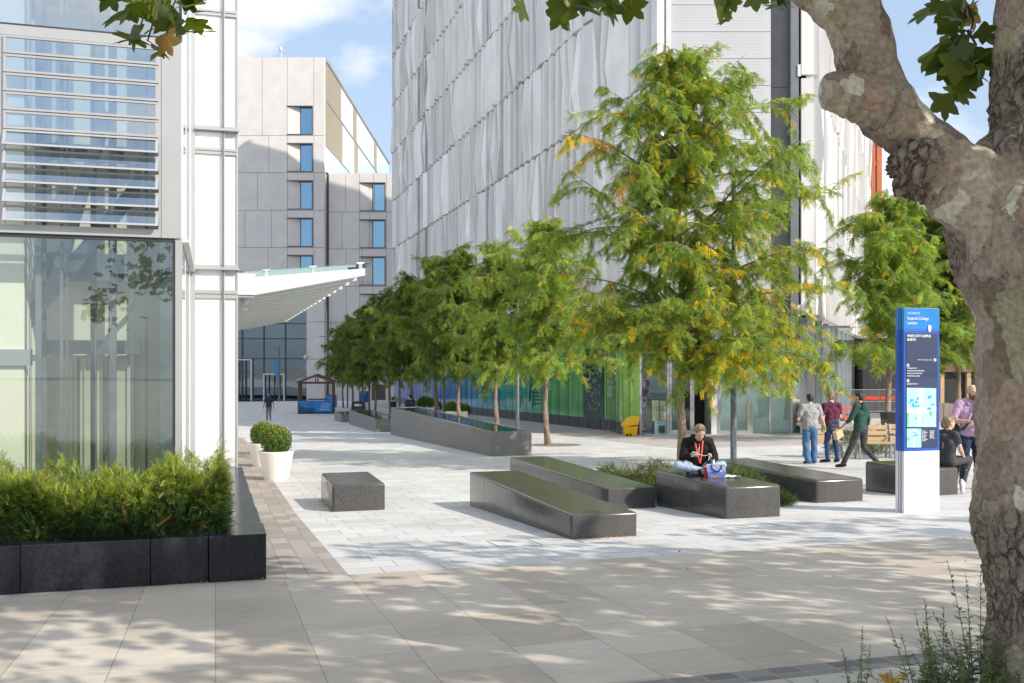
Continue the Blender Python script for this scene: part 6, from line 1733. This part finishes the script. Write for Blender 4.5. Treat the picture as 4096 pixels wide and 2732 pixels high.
def person(label, loc, rz, H, J, skin_m, parts, head_rot=(0, 0, 0), vox=.011, build=1.0, female=False, hands=None, face=True, group=None):
    """J: joints of a 1.75 m figure in its own frame (+Y forward, +X its right). parts: clothing builders"""
    k = H / 1.75
    b = MB()
    hr = Euler([R(a) for a in head_rot], 'XYZ').to_matrix()
    nk, hd_ = Vector(J['neck']), Vector(J['head'])
    q = headgeo(b, hd_, hr, 1.0)
    cap(b, nk - Vector((0, 0, .03)), .062, lerp(nk, q(0, -.01, -.06), .9), .052)
    cap(b, J['pelvis'], .10 * build, J['chest'], .11 * build, sq=((0, 1, 0), .8)); cap(b, J['shL'], .05, J['shR'], .05)
    cap(b, J['chest'], .09, nk, .06)
    for s_ in 'LR':
        cap(b, J['sh' + s_], .050 * build, J['el' + s_], .039 * build); cap(b, J['el' + s_], .040 * build, lerp(J['el' + s_], J['wr' + s_], .3), .040 * build); cap(b, lerp(J['el' + s_], J['wr' + s_], .3), .040 * build, J['wr' + s_], .026)
        cap(b, J['hip' + s_], .075 * build, J['kn' + s_], .05); cap(b, J['kn' + s_], .05, lerp(J['kn' + s_], J['an' + s_], .35), .052); cap(b, lerp(J['kn' + s_], J['an' + s_], .35), .052, J['an' + s_], .034)
        cap(b, J['an' + s_], .03, J['toe' + s_], .022)
        hs = (hands or {}).get(s_)
        fd = (Vector(J['wr' + s_]) - Vector(J['el' + s_])).normalized()
        if hs: hand(b, J['wr' + s_], hs[0] if hs[0] else fd, hs[1], hs[2], hs[3], 1.0, len(hs) > 4)
        else: hand(b, J['wr' + s_], fd + Vector((0, .12, 0)), (-1 if s_ == 'R' else 1, .1, 0), (0, 1, 0), .35)
    paint = []
    if face:
        for sx in (-1, 1): paint += [(q(sx * .032, .092, .021), (.014, .016, .0065), 1), (q(sx * .033, .092, .044), (.022, .02, .0055), 2)]
        paint.append((q(0, .098, -.062), (.025, .02, .009), 3))
    o = remesh(b, 'person', [skin_m, eye, brow, lip], None, loc, rz, vox * k, 2, k, paint)
    tag(o, label, 'person', group)
    XF[o.name] = (Vector(loc), rz)
    for nm, fn, m, vx, sm, fold in parts:
        pb = MB(); fn(pb, J, q, build)
        c = remesh(pb, nm, m, o, (0, 0, 0), 0, vx * k, sm, k, None, fold); c.location = (0, 0, 0); c.rotation_euler = (0, 0, 0)
    return o
# clothing volumes
def torso(b, J, w, hem, belly=0.0, sl=None, wr=None, chest=.0, low=.12):
    nk, ch, pe = Vector(J['neck']), Vector(J['chest']), Vector(J['pelvis'])
    ax = (Vector(J['shR']) - Vector(J['shL'])).normalized()
    fw = Vector((0, 0, 1)).cross(ax).normalized()
    for s_ in (-1, 1):
        cap(b, ch + ax * .075 * s_ + Vector((0, 0, .02)), .108 * w, lerp(ch, pe, .75) + ax * .055 * s_, .102 * w)
        cap(b, lerp(ch, pe, .7) + ax * .06 * s_, .102 * w, lerp(ch, pe, 1 + hem) + ax * .070 * s_, .108 * w)
    if belly: b.ell(lerp(ch, pe, .8) + fw * .02, (.17 * w, .13 * w + belly, .16), 0, 14)
    cap(b, J['shL'], .063 * w, nk - Vector((0, 0, .015)), .066); cap(b, J['shR'], .063 * w, nk - Vector((0, 0, .015)), .066)
    cap(b, ch + Vector((0, 0, .08)), .115 * w, nk - Vector((0, 0, .05)), .075)
    for s_ in 'LR':
        t = sl if sl is not None else 1
        if t <= 1: cap(b, J['sh' + s_], .066 * w, lerp(J['sh' + s_], J['el' + s_], t), .060 * w)
        else:
            cap(b, J['sh' + s_], .066 * w, J['el' + s_], .055 * w); cap(b, J['el' + s_], .055 * w, lerp(J['el' + s_], J['wr' + s_], t - 1), .042 * w)
def trousers(b, J, w, to=1.0, flare=.05, seat=1.0):
    pe = Vector(J['pelvis'])
    b.ell(pe + Vector((0, -.015, -.02)), (.168 * w, .125 * w * seat, .135), 0, 16)
    for s_ in 'LR':
        cap(b, Vector(J['hip' + s_]) + Vector((0, -.012, 0)), .103 * w, J['kn' + s_], .067 * w); cap(b, J['kn' + s_], .066 * w, lerp(J['kn' + s_], J['an' + s_], to), flare * w)
def shoes(b, J, sole=.03):
    for s_ in 'LR':
        a, t = Vector(J['an' + s_]), Vector(J['toe' + s_])
        d = (t - a).normalized(); up = Vector((0, 0, 1)) if abs(d.z) < .8 else Vector((0, 1, 0))
        he = a - d * .055 - up * .035
        cap(b, a + up * .01, .044, a - up * .03, .042); cap(b, he, .036, t, .036); cap(b, lerp(he, t, .55), .045, t + up * .004, .034)
def hair_cap(b, q, r=1.06, back=.0, low=-.01, bun=None, front=.045, top=.0):
    b.ell(q(0, -.022, .040 + top), (.082 * r, .094 * r, .084 * r), 0, 18)
    b.ell(q(0, -.052, .008 + low), (.080 * r, .066 * r, .075 * r + back), 0, 16)
    b.ell(q(0, front, .095 + top), (.058 * r, .042, .028), 0, 14)
    if bun: b.ell(q(*bun[0]), bun[1], 0, 12)
def stand(**kw):
    J = dict(neck=(0, -.01, 1.475), head=(0, .02, 1.625), chest=(0, 0, 1.25), pelvis=(0, 0, .95), shL=(-.185, 0, 1.425), shR=(.185, 0, 1.425), elL=(-.235, -.02, 1.13), elR=(.235, -.02, 1.13), wrL=(-.25, .05, .88), wrR=(.25, .05, .88),
             hipL=(-.085, 0, .92), hipR=(.085, 0, .92), knL=(-.09, .02, .50), knR=(.09, .02, .50), anL=(-.10, -.02, .085), anR=(.10, -.02, .085), toeL=(-.125, .14, .035), toeR=(.125, .14, .035))
    J.update(kw); return {k: Vector(v) for k, v in J.items()}
white_c = skin('light_skin', (.62, .40, .30)); tan_c = skin('tan_skin', (.50, .30, .205)); brown_c = skin('brown_skin', (.36, .21, .14))
denim = cloth('blue_denim', (.055, .13, .27), (.085, .18, .34)); denim_pale = cloth('pale_denim', (.40, .50, .62), (.31, .41, .54)); denim_dark = cloth('dark_denim', (.022, .045, .12), (.035, .065, .16)); navy_c = cloth('navy_cotton', (.02, .03, .06), (.035, .05, .09))
black_c = cloth('black_cotton', (.010, .010, .011), (.018, .018, .019)); charcoal = cloth('charcoal_cotton', (.045, .044, .05), (.075, .073, .08)); grey_c = cloth('grey_jersey', (.36, .36, .37), (.27, .27, .285)); maroon = cloth('maroon_pique', (.085, .020, .045), (.12, .03, .06))
green_c = cloth('green_fleece', (.022, .062, .048), (.035, .085, .066)); pink = cloth('pink_linen', (.56, .38, .55), (.46, .30, .46)); black_shoe = cloth('black_trainers', (.015, .015, .017), (.05, .05, .055)); white_shoe = cloth('white_trainers', (.70, .69, .67)); boot = cloth('tan_boots', (.36, .19, .075), (.26, .13, .05))
hair_dark = pmat('dark_hair', (.012, .009, .008), (.03, .022, .018), 60, .45, .6, 90); hair_brown = pmat('brown_hair', (.16, .085, .045), (.26, .15, .08), 60, .5, .6, 90); hair_blond = pmat('streaked_blond_hair', (.34, .23, .12), (.10, .06, .035), 45, .5, .7, 70, stretch=(1, .3, .3)); beard = pmat('red_brown_beard', (.11, .042, .018), (.17, .07, .03), 60, .7, .7, 90)
# 1. woman seated cross legged on the granite seat
GYd = 15.05
gl = at(2787, 0, GYd); gl.z = CZ - 1.69
J = {k: Vector(v) for k, v in dict(pelvis=(0, -.03, .12), chest=(0, .06, .37), neck=(0, .12, .545), head=(-.005, .215, .655), shL=(-.175, .08, .50), shR=(.175, .08, .50), elL=(-.25, .14, .26), elR=(.24, .12, .27), wrL=(-.10, .33, .155), wrR=(.165, .33, .315),
     hipL=(-.09, .0, .11), hipR=(.09, .0, .11), knL=(-.335, .26, .165), knR=(.335, .26, .165), anL=(.02, .40, .075), anR=(-.06, .33, .07), toeL=(.17, .42, .05), toeR=(-.19, .36, .045)).items()}
girl = person('woman in a black hoodie and pale jeans, cross legged, eating with a fork', gl, R(180), 1.75, J, white_c, [
    ('hoodie', lambda b, J, q, w: (torso(b, J, 1.08, .12, sl=1.93), cap(b, J['neck'] + Vector((-.07, -.05, .03)), .05, J['neck'] + Vector((.07, -.05, .03)), .05), b.ell(J['neck'] + Vector((0, -.09, -.03)), (.12, .06, .09), 0, 12)), black_c, .011, 3, .004),
    ('jeans', lambda b, J, q, w: trousers(b, J, .98, .95, .055), denim_pale, .011, 3, .004),
    ('shoe', lambda b, J, q, w: shoes(b, J), black_shoe, .009, 2, 0),
    ('hair', lambda b, J, q, w: (hair_cap(b, q, 1.05, front=.025), b.ell(q(-.03, -.09, .0), (.055, .05, .075), 0, 12), cap(b, q(-.06, .0, .05), .03, q(-.085, -.03, -.045), .022)), hair_blond, .009, 2, .002)],
    head_rot=(-38, 3, 8), vox=.0075, hands={'R': ((-.55, .35, .18), (-.3, -.6, -.4), (.1, .5, .8), .95, 1), 'L': ((.75, .5, -.25), (0, .1, -1), (.3, .8, .3), .45)})
girl['label'] = 'woman in black hoodie and pale jeans sitting cross legged, eating with a fork'
def gw_(x, y, z): return gl + Vector((-x, -y, z))       # her frame to world
q = MB()
for sx, top in ((-1, (-.062, .135, .545)), (1, (.062, .135, .545))):
    q.add([gw_(*p_) for p_ in ((top[0] - .011, .165, .53), (top[0] + .011, .168, .53), (sx * .03 + .011, .245, .33), (.012, .29, .19), (-.010, .29, .19), (sx * .03 - .011, .245, .33))], [tuple(range(6))])
    q.add([gw_(*p_) for p_ in ((top[0] - .011, .165, .531), (top[0] + .011, .168, .531), (top[0] * .9 + .011, .06, .58), (top[0] * .9 - .011, .06, .58))], [(0, 1, 2, 3)])
lan = q.build('lanyard', M['red_plastic'], girl)
q = MB(); q.tube([gw_(0, .183, .48), gw_(0, .215, .40), gw_(0, .235, .32)], .004, 5); q.build('zip', M['frame_metal'], girl)
q = MB(); hp = gw_(.12, .41, .335); q.tube([hp, hp + Vector((.07, -.02, .005)), hp + Vector((.16, -.03, -.015)), hp + Vector((.20, -.03, -.005))], .0045, 6); q.ell(hp + Vector((.225, -.03, .005)), (.032, .022, .02), 1, 8); q.ell(hp + Vector((.245, -.03, -.018)), (.02, .018, .022), 1, 8)
tag(q.build('fork', [M['sign_white'], pmat('forkful_of_food', (.50, .32, .14), (.6, .45, .25), 40, .7)], None, hp), 'pale plastic fork with a forkful of food in her hand', 'fork')
bp_ = gl + Vector((.20, -.50, 0))
bagm, bt, bb, bl_ = newmat('bee_print_cloth')
N = bt.nodes.new; tc_ = N('ShaderNodeTexCoord'); vo = N('ShaderNodeTexVoronoi'); vo.inputs['Scale'].default_value = 17; vo.inputs['Randomness'].default_value = .6; bl_(tc_.outputs['Object'], vo.inputs['Vector'])
r_ = N('ShaderNodeValToRGB'); r_.color_ramp.interpolation = 'CONSTANT'; e = r_.color_ramp.elements; e[0].position = 0; e[0].color = (.02, .015, .01, 1); e[1].position = .42; e[1].color = (.23, .30, .72, 1)
for p_, c_ in ((.10, (.75, .42, .02)), (.17, (.02, .015, .01)), (.22, (.75, .42, .02)), (.29, (.02, .015, .01)), (.33, (.62, .66, .86))):
    x = e.new(p_); x.color = (*c_, 1)
bl_(vo.outputs['Distance'], r_.inputs['Fac']); bl_(r_.outputs['Color'], bb.inputs['Base Color']); bb.inputs['Roughness'].default_value = .6
bag = thing('lunch_bag', 'lilac blue lunch bag with a bee print beside the seated woman', 'bag', bp_, R(-12))
def bpart(nm, q, m, bev=0):
    o = q.build(nm, m, None, world=False, bevel=bev); o.parent = bag; o.location = (0, 0, 0); o.rotation_euler = (0, 0, 0); return o
q = MB(); q.add([(-.125, -.06, 0), (.125, -.06, 0), (.125, .06, 0), (-.125, .06, 0), (-.15, -.045, .2), (.13, -.045, .205), (.13, .045, .205), (-.15, .045, .2), (-.14, -.075, .1), (.135, -.075, .1)], [(0, 3, 2, 1), (4, 5, 6, 7), (0, 1, 9, 8), (8, 9, 5, 4), (1, 2, 6, 5, 9), (2, 3, 7, 6), (3, 0, 8, 4, 7)])
bpart('bag_body', q, bagm, .008)
q = MB(); q.tube([(-.07, -.052, .2), (-.065, -.07, .15), (-.02, -.082, .105), (.03, -.082, .105), (.07, -.07, .15), (.075, -.052, .2)], .009, 6); bpart('bag_handle', q, M['black'])
q = MB(); c = gl + Vector((.17, -.40, 0)); q.lathe([(.035, 0), (.036, .19), (.03, .215), (.024, .22), (.024, .25), (.02, .258)], c, 16); q.tube([c + Vector((-.024, 0, .235)), c + Vector((-.04, 0, .25)), c + Vector((-.036, 0, .27)), c + Vector((-.02, 0, .262))], .005, 6)
tag(q.build('water_bottle', pmat('steel_bottle', (.42, .43, .44), (.36, .37, .38), 3, .25, metal=.8), None, c), 'steel bottle standing behind the bee print lunch bag', 'bottle')
q = MB(); c = gl + Vector((.055, -.47, 0)); q.cbox(c + Vector((0, 0, .07)), .07, .06, .14, rz=.2); q.cbox(c + Vector((0, 0, .146)), .076, .066, .012, rz=.2); tag(q.build('red_tub', M['red_plastic'], None, c, bevel=.006), 'small red food tub left of the bee print lunch bag', 'tub')
q = MB(); c = gl + Vector((-.10, -.46, .002)); q.cbox(c + Vector((0, 0, .005)), .15, .075, .009, rz=.15); tag(q.build('phone', M['black'], None, c, bevel=.003), 'black phone lying on the seat in front of her shoe', 'phone')
q = MB(); c = gl + Vector((.43, -.48, .0)); rk = random.Random(4); n = 9
vs = [(c.x + (i / (n - 1) - .5) * .26, c.y + (j / 4 - .5) * .11, c.z + .012 + .035 * rk.random() * (1 - abs(i / (n - 1) - .35))) for j in range(5) for i in range(n)]
q.add(vs, [(j * n + i, j * n + i + 1, (j + 1) * n + i + 1, (j + 1) * n + i) for j in range(4) for i in range(n - 1)], 0, True)
tag(q.build('napkin', pmat('lilac_napkin', (.62, .66, .84), (.75, .76, .86), 30, .8), None, c), 'crumpled pale lilac wrap to the right of the lunch bag', 'wrap')
# 2. three walkers seen from behind
wl = gat(3240, 24.8)
J = stand(head=(0, .03, 1.63), wrL=(-.10, .24, 1.06), elL=(-.30, .02, 1.12), elR=(.30, -.02, 1.15), wrR=(.42, .06, .93), knL=(-.10, .05, .50), knR=(.11, .0, .50), anL=(-.10, -.12, .10), toeL=(-.13, .03, .035), anR=(.12, .05, .085), toeR=(.14, .21, .035), shL=(-.20, 0, 1.42), shR=(.20, 0, 1.42))
def collar(b, J): b.ell(J['neck'] + Vector((0, 0, .005)), (.075, .07, .03), 0, 14)
w1 = person('heavyset man in a grey T-shirt and blue jeans walking away', wl, R(8), 1.76, J, white_c, [
    ('t_shirt', lambda b, J, q, w: torso(b, J, 1.36, .05, .02, sl=.62), grey_c, .012, 3, .006), ('jeans', lambda b, J, q, w: trousers(b, J, 1.16, 1.0, .075), denim, .012, 3, .006),
    ('shoe', lambda b, J, q, w: shoes(b, J), black_shoe, .01, 2, 0), ('hair', lambda b, J, q, w: hair_cap(b, q, 1.04), hair_dark, .01, 2, .001)], build=1.18, face=False)
def fig(o_loc, rz, k, v): return Vector(o_loc) + Matrix.Rotation(rz, 3, 'Z') @ (Vector(v) * k)
c = fig(wl, R(8), 1.0, (.45, .10, .88)); q = MB(); q.tube([c + Vector((-.01, 0, -.09)), c + Vector((-.02, 0, .10))], .03, 12); q.tube([c + Vector((-.02, 0, .10)), c + Vector((-.024, 0, .125))], .02, 10, 1)
tag(q.build('drink_bottle', [pmat('lime_label', (.36, .62, .03), (.30, .55, .03), 5, .4), pmat('dark_cap', (.05, .09, .03), None, 5, .4)], None, c), 'small lime green drink bottle in the hand of the man in grey', 'bottle')
c = fig(wl, R(8), 1.0, (-.16, .30, .99)); q = MB(); q.cbox(c, .12, .012, .09, M=Euler((.2, .5, .2)).to_matrix()); tag(q.build('paper_slip', M['paper'], None, c), 'white folded paper held in front of the man in grey', 'paper')
wl2 = gat(3327, 25.1)
J = stand(head=(-.03, .06, 1.62), wrL=(-.20, .10, .87), elL=(-.225, .0, 1.12), elR=(.24, .02, 1.13), wrR=(.14, .20, 1.02), knL=(-.10, .06, .50), knR=(.11, .03, .50), anL=(-.13, -.03, .085), toeL=(-.24, .10, .035), anR=(.14, -.03, .085), toeR=(.15, .13, .035))
person('man in a maroon polo with a grey jumper tied round his waist', wl2, R(10), 1.80, J, white_c, [
    ('polo_shirt', lambda b, J, q, w: (torso(b, J, 1.08, -.05, sl=.6), collar(b, J)), maroon, .011, 3, .004), ('jeans', lambda b, J, q, w: trousers(b, J, .98, .98, .052), denim_dark, .011, 3, .004),
    ('tied_jumper', lambda b, J, q, w: (b.ell(J['pelvis'] + Vector((0, -.02, .07)), (.185, .14, .07), 0, 14), cap(b, J['pelvis'] + Vector((-.06, -.07, .02)), .10, J['pelvis'] + Vector((.03, -.09, -.25)), .07, sq=((0, 1, 0), .6)), cap(b, J['pelvis'] + Vector((.07, -.06, .02)), .10, J['pelvis'] + Vector((.09, -.08, -.33)), .06, sq=((0, 1, 0), .6))), charcoal, .012, 2, .006),
    ('shoe', lambda b, J, q, w: shoes(b, J), black_shoe, .01, 2, 0), ('hair', lambda b, J, q, w: hair_cap(b, q, 1.12, front=.06, top=.01), hair_brown, .009, 2, .004)], head_rot=(-14, 0, 38))
wl3 = gat(3442, 22.9)
J = stand(head=(-.02, .04, 1.63), elL=(-.30, .06, 1.17), wrL=(-.36, .24, .97), elR=(.27, -.04, 1.14), wrR=(.34, .02, .89), hipL=(-.085, .02, .92), hipR=(.085, -.02, .92), knL=(-.10, .17, .52), knR=(.10, -.02, .50), anL=(-.13, .36, .10), toeL=(-.16, .50, .05), anR=(.12, -.36, .17), toeR=(.13, -.26, .05))
person('man in a dark green hoodie striding away with a paper bag', wl3, R(42), 1.80, J, tan_c, [
    ('hoodie', lambda b, J, q, w: (torso(b, J, 1.12, .1, sl=1.45), b.ell(J['neck'] + Vector((0, -.085, -.05)), (.12, .065, .12), 0, 14)), green_c, .011, 3, .005), ('trousers', lambda b, J, q, w: trousers(b, J, 1.0, .98, .055), charcoal, .011, 3, .005),
    ('shoe', lambda b, J, q, w: shoes(b, J), black_shoe, .01, 2, 0), ('hair', lambda b, J, q, w: hair_cap(b, q, 1.03), hair_dark, .009, 2, .001)], head_rot=(-4, 0, 12))
c = fig(wl3, R(42), 1.03, (-.41, .32, .80)); q = MB(); q.cbox(c, .27, .10, .20, M=Euler((.0, -.35, .7)).to_matrix()); q.cbox(c + Vector((-.05, -.02, .10)), .05, .05, .05, 1, rz=.5)
pbg = q.build('paper_bag', [M['carton'], M['red_plastic']], None, c, bevel=.008); tag(pbg, 'brown paper food bag swinging from the hand of the man in green', 'bag')
# 3. bearded man facing the camera
pm = gat(3885, 18.0)
J = stand(head=(-.01, .04, 1.615), elR=(.30, .02, 1.13), wrR=(.10, .26, 1.135), elL=(-.29, .03, 1.13), wrL=(-.02, .27, 1.12), toeR=(.17, .12, .035), anR=(.13, -.03, .085), knR=(.11, .03, .5), anL=(-.14, -.02, .085), toeL=(-.16, .14, .035))
pman = person('bald bearded man in a pink shirt and dark jeans facing the camera', pm, R(172), 1.92, J, white_c, [
    ('shirt', lambda b, J, q, w: (torso(b, J, 1.16, -.02, .01, sl=.78), collar(b, J), cap(b, J['neck'] + Vector((-.05, .05, .0)), .024, J['neck'] + Vector((-.07, .09, -.05)), .02), cap(b, J['neck'] + Vector((.05, .05, .0)), .024, J['neck'] + Vector((.07, .09, -.05)), .02)), pink, .010, 2, .005),
    ('jeans', lambda b, J, q, w: trousers(b, J, 1.02, .98, .058), navy_c, .011, 3, .005), ('boot', lambda b, J, q, w: shoes(b, J), boot, .009, 2, 0),
    ('beard', lambda b, J, q, w: (b.ell(q(0, .052, -.082), (.066, .05, .055), 0, 14), b.ell(q(0, .092, -.05), (.036, .014, .010), 0, 10), cap(b, q(.066, .02, -.03), .016, q(.055, .045, -.08), .026), cap(b, q(-.066, .02, -.03), .016, q(-.055, .045, -.08), .026)), beard, .008, 1, .003)],
    head_rot=(-6, 0, 14), vox=.0085, hands={'R': ((-.9, .25, .1), (0, .2, -1), (0, .9, .3), .8), 'L': ((.7, .3, .15), (0, -.2, -.9), (0, .9, .3), .8)})
def pw(x, y, z): return fig(pm, R(172), 1.92 / 1.75, (x, y, z))
q = MB(); q.tube([pw(-.07, .13, 1.46), pw(-.02, .165, 1.33), pw(.05, .17, 1.15), pw(.17, .12, 1.0), pw(.22, .0, .98)], .022, 6); q.tube([pw(-.07, .13, 1.46), pw(-.09, -.02, 1.50), pw(-.04, -.14, 1.35)], .022, 6); q.ell(pw(.24, -.09, .95), (.09, .13, .17)); 
tag(q.build('shoulder_bag', charcoal, None, pw(.24, -.09, .95)), 'dark shoulder bag with grey strap worn by the bearded man', 'bag')
q = MB()
for k in range(24):
    a0, a1 = 2 * math.pi * k / 24, 2 * math.pi * (k + 1) / 24
    for z0, z1 in ((.955, .99),): q.add([pw(.165 * math.cos(a0), .125 * math.sin(a0), z0), pw(.165 * math.cos(a1), .125 * math.sin(a1), z0), pw(.168 * math.cos(a1), .128 * math.sin(a1), z1), pw(.168 * math.cos(a0), .128 * math.sin(a0), z1)], [(0, 1, 2, 3)])
q.build('belt', boot, pman)
# 4. woman seated behind the totem, her back to us
sw = Vector(((3788 - 2048) / F * 17.0, 17.0, CZ - 1.77))
J = {k: Vector(v) for k, v in dict(pelvis=(0, 0, .11), chest=(0, -.02, .40), neck=(0, .02, .60), head=(0, .05, .745), shL=(-.17, 0, .555), shR=(.17, 0, .555), elL=(-.20, .06, .27), elR=(.21, .08, .29), wrL=(-.10, .26, .20), wrR=(.14, .24, .17), hipL=(-.09, .0, .08), hipR=(.09, .0, .08), knL=(-.08, .40, .10), knR=(.11, .44, .11),
     anL=(-.10, .32, -.33), anR=(.16, .20, -.30), toeL=(-.12, .46, -.42), toeR=(.20, .14, -.43)).items()}
person('woman in black T-shirt and leggings seated half behind the totem', sw, R(-62), 1.75, J, white_c, [
    ('t_shirt', lambda b, J, q, w: torso(b, J, 1.0, .05, sl=.5), charcoal, .011, 3, .004), ('leggings', lambda b, J, q, w: trousers(b, J, .92, .86, .048), charcoal, .011, 3, .003), ('shoe', lambda b, J, q, w: shoes(b, J), white_shoe, .009, 2, 0),
    ('hair', lambda b, J, q, w: hair_cap(b, q, 1.07, .02, bun=((0, -.10, -.02), (.055, .05, .07))), hair_blond, .009, 2, .004)], head_rot=(4, 0, -20))
# 5. people farther off
fm_ = gat(1075, 62)
person('man in a dark T-shirt and grey trousers walking towards us on the far paving', fm_, R(180), 1.78, stand(elL=(-.28, -.02, 1.13), wrL=(-.32, .06, .87), elR=(.28, -.02, 1.13), wrR=(.32, .06, .87), anR=(.09, .10, .09), toeR=(.12, .25, .05)), brown_c, [
    ('t_shirt', lambda b, J, q, w: torso(b, J, 1.14, .0, sl=.55), navy_c, .014, 2, .003), ('trousers', lambda b, J, q, w: trousers(b, J, .98, .98, .055), cloth('grey_trousers', (.20, .20, .21)), .014, 2, .003), ('shoe', lambda b, J, q, w: shoes(b, J), white_shoe, .012, 2, 0),
    ('hair', lambda b, J, q, w: hair_cap(b, q, 1.04), hair_dark, .012, 2, 0), ('beard', lambda b, J, q, w: b.ell(q(0, .05, -.08), (.056, .046, .045), 0, 12), hair_dark, .01, 1, 0)], vox=.012)
m1 = gat(1573, 50)
person('dark haired man with a face mask under his chin behind the long trough', m1, R(-55), 1.68, stand(), tan_c, [
    ('jacket', lambda b, J, q, w: torso(b, J, 1.12, .1, sl=1.9), black_c, .013, 2, .003), ('trousers', lambda b, J, q, w: trousers(b, J, .98), navy_c, .014, 2, 0), ('shoe', lambda b, J, q, w: shoes(b, J), black_shoe, .012, 2, 0),
    ('hair', lambda b, J, q, w: hair_cap(b, q, 1.05, front=.06), hair_dark, .011, 2, 0), ('face_mask', lambda b, J, q, w: b.ell(q(0, .055, -.10), (.055, .045, .03), 0, 12), M['paper'], .009, 1, 0)], vox=.01)
m2 = gat(1640, 48)
person('man in a dark polo seen from behind the long trough, talking', m2, R(35), 1.82, stand(), white_c, [
    ('polo_shirt', lambda b, J, q, w: (torso(b, J, 1.2, .0, sl=.7), collar(b, J)), navy_c, .013, 2, .003), ('trousers', lambda b, J, q, w: trousers(b, J, 1.0), navy_c, .014, 2, 0), ('shoe', lambda b, J, q, w: shoes(b, J), black_shoe, .012, 2, 0),
    ('hair', lambda b, J, q, w: hair_cap(b, q, 1.03), hair_dark, .011, 2, 0)], head_rot=(0, 0, 20), vox=.011, face=False)
